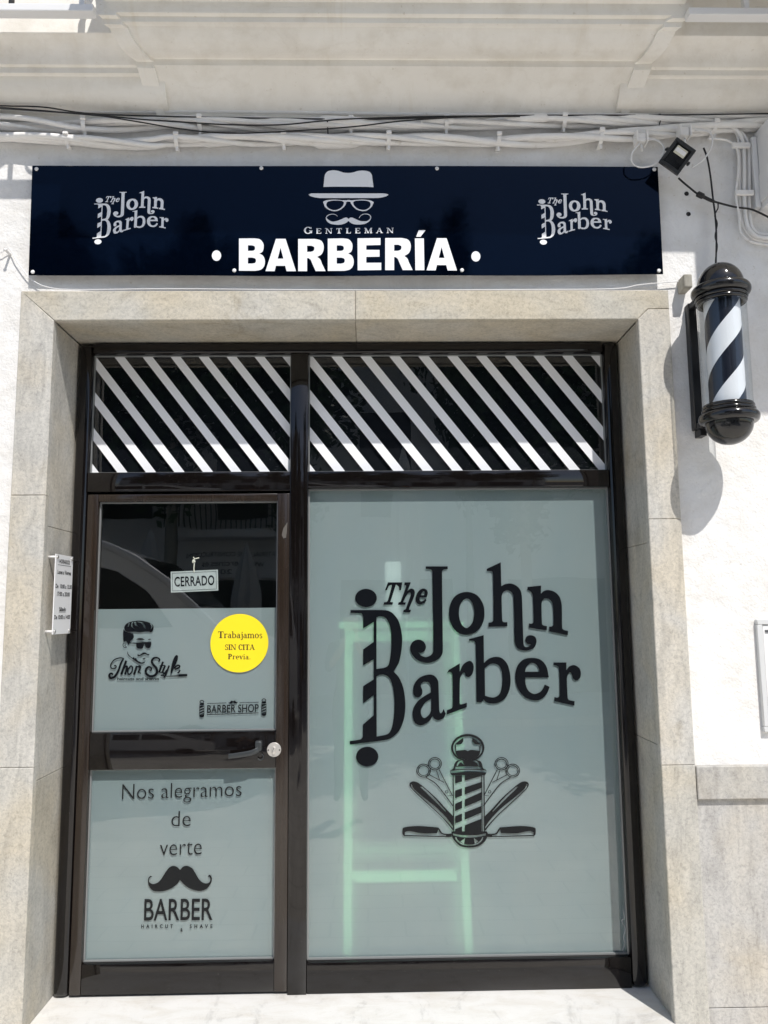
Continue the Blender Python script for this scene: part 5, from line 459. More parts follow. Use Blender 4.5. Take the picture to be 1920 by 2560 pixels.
'hat_emblem': [[[-1660,33900,-1653,33974,-1646,34056,-1638,34139,-1630,34216,-1623,34281,-1619,34319,-1616,34357,-1612,34395,-1605,34432,-1594,34467,-1578,34501,-1558,34535,-1534,34567,-1508,34594,-1477,34616,-1438,34635,-1393,34649,-1343,34659,-1293,34666,-1244,34670,-1197,34670,-1150,34665,-1103,34658,-1056,34649,-1011,34639,-970,34627,-930,34611,-890,34595,-849,34579,-808,34568,-762,34560,-715,34553,-667,34549,-620,34547,-575,34546,-534,34548,-493,34552,-452,34558,-411,34566,-371,34575,-330,34586,-289,34601,-249,34616,-208,34630,-166,34640,-121,34648,-75,34653,-27,34657,20,34658,67,34656,116,34652,166,34646,216,34637,261,34625,300,34610,329,34593,356,34571,380,34545,400,34517,416,34486,428,34448,436,34406,441,34360,445,34313,450,34268,458,34201,467,34124,476,34042,485,33961,493,33887,424,33891,350,33895,274,33900,197,33903,121,33905,-99,33907,-387,33909,-699,33910,-991,33910,-1216,33910,-1306,33909,-1398,33907,-1489,33904,-1577,33902]],[[-2304,33547,-2285,33557,-2265,33568,-2245,33579,-2224,33589,-2202,33596,-2178,33601,-2151,33603,-2124,33604,-2097,33605,-2072,33606,933,33600,962,33595,993,33590,1025,33584,1055,33579,1078,33572,1091,33567,1103,33560,1115,33551,1126,33543,1136,33535,1115,33521,1092,33506,1069,33490,1044,33476,1019,33464,980,33450,935,33436,886,33423,835,33411,786,33402,731,33396,671,33392,610,33390,551,33389,495,33387,-1825,33390,-1870,33398,-1918,33405,-1967,33413,-2015,33421,-2057,33430,-2091,33439,-2125,33448,-2158,33459,-2189,33471,-2217,33482,-2236,33493,-2254,33506,-2271,33520,-2288,33534]],[[-1672,33184,-1671,33198,-1668,33212,-1663,33226,-1656,33237,-1646,33246,-1621,33258,-1589,33270,-1552,33282,-1514,33291,-1478,33298,-1423,33305,-1360,33310,-1292,33314,-1223,33317,-1159,33317,-1099,33315,-1037,33310,-977,33303,-920,33297,-869,33293,-833,33290,-797,33288,-760,33287,-726,33286,-695,33287,-672,33289,-648,33294,-625,33299,-602,33303,-579,33305,-556,33303,-533,33299,-510,33294,-486,33289,-463,33287,-432,33287,-398,33290,-361,33293,-325,33297,-289,33299,-238,33304,-181,33309,-120,33314,-59,33318,1,33318,71,33315,146,33309,222,33300,292,33290,349,33278,383,33268,418,33252,450,33233,477,33214,494,33195,499,33178,495,33160,485,33141,474,33121,464,33103,455,33081,445,33056,434,33031,421,33007,405,32986,378,32956,345,32922,308,32888,269,32857,230,32832,192,32815,152,32801,111,32792,69,32787,27,32786,-18,32790,-66,32799,-114,32812,-161,32828,-204,32847,-243,32869,-280,32896,-315,32925,-348,32955,-377,32985,-402,33015,-425,33049,-446,33083,-464,33114,-478,33139,-483,33150,-485,33162,-488,33174,-492,33185,-498,33194,-510,33204,-526,33213,-543,33221,-561,33226,-579,33228,-600,33227,-623,33222,-645,33215,-666,33206,-681,33194,-688,33180,-690,33163,-690,33144,-691,33125,-696,33108,-712,33081,-733,33049,-757,33016,-784,32983,-812,32954,-843,32927,-876,32899,-911,32873,-948,32850,-986,32831,-1024,32816,-1065,32804,-1106,32794,-1147,32789,-1188,32788,-1234,32792,-1282,32800,-1330,32813,-1377,32828,-1420,32846,-1460,32869,-1499,32896,-1536,32926,-1568,32956,-1593,32984,-1607,33007,-1617,33032,-1624,33059,-1630,33085,-1637,33107,-1644,33123,-1653,33139,-1662,33155,-1668,33170],[-1536,33107,-1531,33130,-1523,33154,-1511,33178,-1496,33199,-1478,33215,-1450,33230,-1417,33243,-1380,33253,-1341,33261,-1304,33268,-1256,33273,-1203,33276,-1147,33278,-1093,33278,-1043,33277,-1000,33274,-955,33270,-911,33264,-871,33256,-840,33247,-823,33237,-807,33224,-794,33207,-786,33189,-782,33170,-785,33143,-793,33111,-806,33077,-822,33044,-841,33016,-868,32985,-901,32954,-939,32925,-977,32898,-1015,32877,-1051,32863,-1088,32852,-1126,32844,-1165,32841,-1203,32840,-1242,32844,-1282,32852,-1321,32863,-1358,32877,-1391,32892,-1418,32909,-1445,32930,-1469,32954,-1490,32977,-1507,33000,-1518,33019,-1527,33040,-1533,33063,-1536,33085],[-382,33170,-378,33190,-368,33208,-354,33224,-336,33237,-318,33247,-290,33256,-257,33264,-219,33269,-181,33273,-144,33275,-91,33277,-30,33277,34,33276,95,33274,146,33269,181,33263,216,33255,250,33245,280,33232,306,33217,324,33200,339,33181,351,33158,359,33134,363,33109,362,33083,356,33053,347,33024,334,32996,318,32971,296,32946,267,32921,236,32898,203,32878,173,32863,145,32853,116,32845,87,32841,57,32840,28,32841,-10,32846,-52,32853,-95,32864,-137,32877,-175,32893,-208,32913,-240,32935,-270,32961,-296,32988,-319,33016,-338,33045,-356,33078,-370,33112,-379,33143]],[[-1050,32531,-1059,32548,-1067,32567,-1077,32586,-1088,32603,-1102,32617,-1125,32630,-1152,32644,-1183,32655,-1215,32664,-1246,32669,-1280,32669,-1317,32666,-1353,32660,-1388,32652,-1420,32641,-1447,32628,-1473,32612,-1498,32593,-1519,32574,-1536,32555,-1546,32539,-1553,32521,-1558,32502,-1560,32482,-1559,32463,-1552,32436,-1543,32404,-1529,32370,-1512,32338,-1492,32310,-1467,32286,-1437,32264,-1404,32243,-1369,32226,-1334,32213,-1288,32200,-1236,32190,-1180,32182,-1126,32176,-1074,32173,-1026,32173,-978,32175,-930,32180,-884,32186,-843,32195,-809,32205,-775,32218,-742,32233,-711,32249,-684,32265,-663,32278,-643,32294,-624,32310,-606,32327,-588,32341,-569,32324,-548,32304,-527,32284,-505,32265,-482,32250,-453,32235,-423,32220,-390,32207,-356,32196,-323,32189,-281,32183,-236,32179,-188,32177,-139,32177,-92,32180,-45,32183,4,32188,51,32195,97,32205,140,32219,179,32238,218,32260,254,32286,287,32314,314,32342,334,32369,352,32401,366,32434,376,32466,382,32495,382,32518,378,32542,371,32564,359,32585,345,32602,323,32620,296,32636,265,32651,233,32662,200,32670,167,32673,130,32673,93,32669,58,32663,27,32654,0,32642,-25,32627,-49,32609,-71,32590,-90,32571,-104,32555,-116,32536,-127,32516,-138,32497,-148,32479,-119,32479,-109,32497,-99,32517,-88,32537,-75,32555,-61,32571,-41,32586,-19,32601,5,32613,30,32624,55,32633,81,32639,107,32643,133,32646,160,32645,186,32642,213,32635,242,32624,271,32611,296,32597,316,32581,329,32564,340,32545,348,32523,351,32501,350,32480,342,32458,329,32434,312,32411,292,32390,271,32372,248,32358,223,32347,196,32337,168,32331,140,32326,104,32324,64,32323,22,32324,-21,32328,-62,32335,-103,32347,-146,32364,-187,32382,-227,32401,-264,32418,-294,32432,-324,32448,-354,32464,-382,32478,-408,32488,-429,32494,-450,32498,-471,32499,-491,32498,-510,32494,-526,32486,-541,32474,-555,32460,-569,32446,-582,32433,-595,32446,-608,32460,-622,32474,-638,32486,-654,32494,-673,32498,-693,32499,-714,32497,-735,32494,-755,32488,-781,32478,-810,32464,-840,32448,-870,32432,-900,32418,-937,32402,-978,32385,-1021,32368,-1063,32353,-1102,32341,-1137,32332,-1171,32323,-1206,32317,-1241,32314,-1276,32317,-1312,32327,-1350,32343,-1386,32362,-1420,32383,-1449,32402,-1469,32418,-1488,32437,-1506,32457,-1519,32477,-1527,32494,-1527,32508,-1523,32521,-1514,32534,-1503,32545,-1492,32555,-1473,32571,-1448,32588,-1420,32605,-1391,32621,-1362,32632,-1333,32639,-1303,32643,-1273,32644,-1244,32643,-1218,32641,-1196,32637,-1175,32630,-1154,32622,-1134,32612,-1116,32601,-1101,32589,-1087,32575,-1074,32560,-1062,32545]]],
'barberia': [[[-5249,31557,-4600,31564,-4554,31558,-4504,31554,-4454,31549,-4406,31539,-4364,31522,-4327,31496,-4294,31464,-4265,31427,-4240,31387,-4221,31349,-4208,31311,-4200,31270,-4197,31229,-4197,31188,-4199,31148,-4203,31110,-4210,31071,-4220,31033,-4233,30998,-4250,30969,-4271,30945,-4297,30927,-4326,30911,-4354,30897,-4380,30882,-4349,30867,-4316,30851,-4283,30835,-4251,30814,-4225,30789,-4202,30757,-4181,30718,-4164,30677,-4150,30633,-4141,30589,-4137,30543,-4137,30493,-4141,30442,-4149,30393,-4162,30349,-4179,30308,-4201,30270,-4227,30234,-4257,30203,-4290,30177,-4331,30157,-4379,30144,-4429,30134,-4479,30125,-4525,30115,-5229,30116],[-4865,31252,-4695,31252,-4674,31245,-4650,31239,-4627,31232,-4606,31223,-4589,31211,-4578,31195,-4570,31175,-4565,31154,-4562,31133,-4562,31114,-4565,31095,-4570,31077,-4578,31059,-4588,31044,-4600,31031,-4616,31022,-4634,31016,-4654,31011,-4674,31008,-4692,31003,-4862,31003],[-4858,30703,-4672,30703,-4647,30696,-4619,30688,-4591,30681,-4566,30671,-4547,30658,-4534,30643,-4525,30624,-4520,30603,-4517,30582,-4517,30562,-4519,30542,-4523,30521,-4531,30501,-4541,30483,-4555,30469,-4574,30458,-4599,30451,-4627,30445,-4654,30440,-4678,30435,-4855,30435]],[[-3681,31546,-3271,31546,-2821,30100,-3219,30100,-3280,30338,-3672,30338,-3725,30101,-4110,30101],[-3482,31148,-3357,30658,-3599,30658]],[[-2736,31540,-2023,31539,-1974,31528,-1921,31518,-1868,31506,-1818,31491,-1776,31470,-1744,31444,-1717,31412,-1694,31376,-1675,31337,-1661,31297,-1651,31252,-1646,31203,-1645,31152,-1648,31102,-1654,31054,-1664,31009,-1678,30964,-1696,30921,-1718,30882,-1743,30847,-1773,30818,-1810,30793,-1849,30772,-1888,30753,-1923,30733,-1897,30712,-1869,30690,-1841,30668,-1814,30643,-1792,30616,-1774,30584,-1760,30549,-1748,30512,-1737,30476,-1726,30443,-1569,30099,-1987,30099,-2135,30443,-2147,30475,-2159,30510,-2172,30545,-2186,30578,-2201,30605,-2218,30624,-2238,30641,-2259,30655,-2280,30668,-2300,30681,-2352,30681,-2350,30100,-2729,30100],[-2354,31234,-2176,31234,-2154,31225,-2129,31216,-2104,31206,-2082,31195,-2065,31182,-2055,31169,-2048,31153,-2045,31135,-2044,31117,-2045,31099,-2048,31080,-2054,31059,-2062,31038,-2073,31018,-2087,31002,-2106,30990,-2129,30981,-2154,30974,-2179,30968,-2202,30961,-2353,30961]],[[-1474,31550,-822,31557,-776,31551,-726,31547,-675,31542,-627,31532,-585,31515,-549,31489,-516,31456,-487,31419,-463,31380,-444,31341,-431,31303,-424,31262,-422,31221,-422,31180,-425,31140,-430,31102,-437,31063,-448,31025,-462,30990,-478,30960,-500,30937,-527,30918,-555,30903,-584,30889,-610,30874,-580,30858,-547,30843,-513,30826,-482,30806,-456,30781,-433,30748,-413,30710,-396,30668,-383,30624,-375,30580,-371,30533,-372,30483,-376,30432,-385,30383,-399,30339,-417,30298,-439,30260,-466,30224,-496,30193,-531,30167,-572,30147,-620,30134,-671,30124,-721,30115,-767,30105,-1474,30106],[-1092,31244,-921,31244,-900,31238,-877,31231,-854,31224,-832,31215,-816,31203,-805,31187,-797,31167,-792,31146,-790,31125,-790,31106,-793,31087,-799,31069,-807,31051,-817,31036,-830,31023,-845,31014,-864,31007,-884,31003,-904,30999,-922,30995,-1093,30995],[-1093,30694,-906,30694,-881,30687,-854,30680,-826,30672,-801,30662,-782,30649,-769,30634,-760,30615,-755,30594,-752,30573,-752,30553,-755,30533,-759,30512,-767,30492,-778,30474,-792,30460,-812,30449,-837,30441,-864,30436,-892,30431,-917,30425,-1094,30426]],[[-206,31557,773,31564,771,31251,165,31237,163,31036,729,31029,727,30725,161,30718,160,30456,797,30455,794,30128,-206,30122]],[[975,31564,1691,31564,1739,31552,1793,31542,1846,31530,1896,31515,1938,31494,1969,31468,1996,31436,2019,31400,2037,31361,2051,31320,2060,31276,2065,31226,2065,31175,2061,31125,2054,31077,2044,31032,2029,30987,2010,30944,1988,30904,1963,30869,1931,30840,1894,30816,1855,30795,1816,30775,1780,30755,1805,30734,1833,30713,1862,30690,1888,30665,1910,30638,1927,30606,1941,30571,1952,30534,1963,30498,1974,30465,2127,30120,1706,30120,1563,30465,1551,30497,1540,30532,1527,30567,1514,30600,1499,30627,1482,30647,1463,30663,1441,30677,1420,30690,1401,30704,1348,30704,1342,30121,961,30121],[1354,31258,1532,31258,1555,31249,1580,31239,1605,31229,1627,31218,1644,31206,1653,31192,1660,31176,1663,31158,1664,31140,1663,31122,1659,31103,1653,31082,1644,31061,1633,31041,1619,31025,1600,31013,1576,31004,1551,30997,1526,30991,1503,30984,1351,30984]],[[2242,31546,2626,31546,2626,30116,2242,30116]],[[2413,31916,2704,31916,2485,31619,2296,31619]],[[3188,31560,3602,31560,4018,30108,3617,30108,3562,30346,3167,30347,3106,30109,2718,30109],[3379,31160,3492,30668,3248,30668]],[[5032,30750,5028,30705,5015,30661,4996,30621,4971,30586,4941,30557,4907,30536,4870,30523,4832,30518,4794,30523,4758,30536,4725,30557,4696,30586,4672,30621,4655,30662,4645,30705,4643,30750,4647,30796,4659,30839,4678,30879,4703,30915,4734,30943,4768,30965,4805,30978,4843,30983,4881,30978,4917,30965,4950,30943,4979,30914,5003,30879,5020,30839,5030,30795]],[[-5990,30787,-5993,30741,-6004,30696,-6021,30655,-6045,30619,-6074,30590,-6108,30568,-6144,30554,-6182,30550,-6221,30554,-6258,30568,-6292,30590,-6322,30619,-6347,30655,-6366,30696,-6378,30741,-6383,30787,-6380,30834,-6369,30878,-6352,30919,-6328,30955,-6299,30985,-6265,31007,-6229,31020,-6191,31025,-6152,31020,-6115,31007,-6081,30985,-6051,30955,-6026,30919,-6007,30878,-5995,30833]]],
'gentleman': [[[-2182,32029,-2229,32064,-2287,32083,-2348,32082,-2406,32063,-2453,32028,-2483,31980,-2494,31926,-2483,31872,-2452,31824,-2405,31789,-2348,31770,-2286,31771,-2229,31790,-2182,31825,-2238,31858,-2259,31826,-2294,31801,-2340,31801,-2376,31826,-2397,31858,-2407,31892,-2409,31926,-2407,31960,-2397,31995,-2376,32027,-2341,32052,-2295,32052,-2259,32027,-2238,31995]],[[-2229,31799,-2144,31799,-2145,31903,-2229,31902]],[[-2271,31887,-2133,31888,-2133,31918,-2271,31918]],[[-2193,31988,-2166,31988,-2166,32064,-2193,32064]],[[-1956,31776,-1890,31776,-1891,32014,-1957,32013]],[[-1966,31993,-1762,31994,-1762,32015,-1966,32014]],[[-1965,31775,-1756,31775,-1756,31797,-1965,31796]],[[-1900,31889,-1810,31889,-1810,31911,-1900,31910]],[[-1780,31952,-1762,31952,-1762,32014,-1780,32014]],[[-1774,31776,-1756,31777,-1756,31843,-1774,31843]],[[-1823,31876,-1808,31876,-1808,31924,-1823,31924]],[[-1544,31777,-1520,31778,-1520,32015,-1544,32015]],[[-1337,31778,-1313,31778,-1313,32016,-1337,32016]],[[-1361,31778,-1301,31778,-1499,32015,-1559,32015]],[[-1577,31777,-1487,31778,-1487,31801,-1577,31801]],[[-1583,31991,-1499,31991,-1499,32015,-1583,32015]],[[-1370,31992,-1280,31992,-1280,32016,-1370,32016]],[[-1026,31780,-960,31780,-960,32018,-1026,32017]],[[-1110,31994,-876,31995,-876,32017,-1110,32016]],[[-1110,31946,-1092,31946,-1092,32017,-1110,32017]],[[-894,31946,-876,31946,-876,32018,-894,32018]],[[-1059,31779,-927,31780,-927,31804,-1059,31803]],[[-679,31781,-613,31781,-612,32019,-678,32019]],[[-699,31995,-591,31995,-591,32019,-699,32019]],[[-694,31780,-490,31780,-490,31802,-694,31801]],[[-508,31782,-490,31782,-490,31853,-508,31853]],[[-293,31782,-227,31783,-225,32021,-292,32020]],[[-301,32000,-97,32001,-96,32022,-301,32021]],[[-302,31781,-92,31782,-92,31804,-302,31803]],[[-235,31896,-145,31896,-145,31917,-235,31917]],[[-115,31959,-97,31959,-96,32021,-114,32021]],[[-110,31783,-92,31783,-91,31850,-109,31850]],[[-159,31883,-144,31883,-143,31931,-158,31930]],[[121,31784,145,31784,146,32022,122,32022]],[[347,31785,398,31785,400,32023,349,32023]],[[223,31785,277,31785,170,32022,116,32022]],[[236,31785,263,31785,373,32023,346,32023]],[[91,31784,175,31784,175,31808,91,31808]],[[322,31785,424,31785,424,31809,322,31809]],[[83,31998,143,31998,143,32022,83,32022]],[[353,31999,425,32000,426,32023,354,32023]],[[612,31786,636,31786,741,32025,717,32025]],[[799,31787,859,31787,759,32025,699,32024]],[[661,31857,793,31857,793,31878,661,31878]],[[585,31786,664,31786,664,31810,586,31810]],[[787,31787,883,31787,883,31811,787,31811]],[[1074,31788,1098,31788,1101,32026,1077,32026]],[[1282,31789,1306,31789,1308,32027,1284,32027]],[[1258,31789,1318,31789,1122,32026,1062,32026]],[[1041,31788,1131,31788,1132,31812,1042,31812]],[[1037,32002,1122,32002,1122,32026,1038,32026]],[[1251,32003,1341,32003,1341,32027,1251,32027]]],
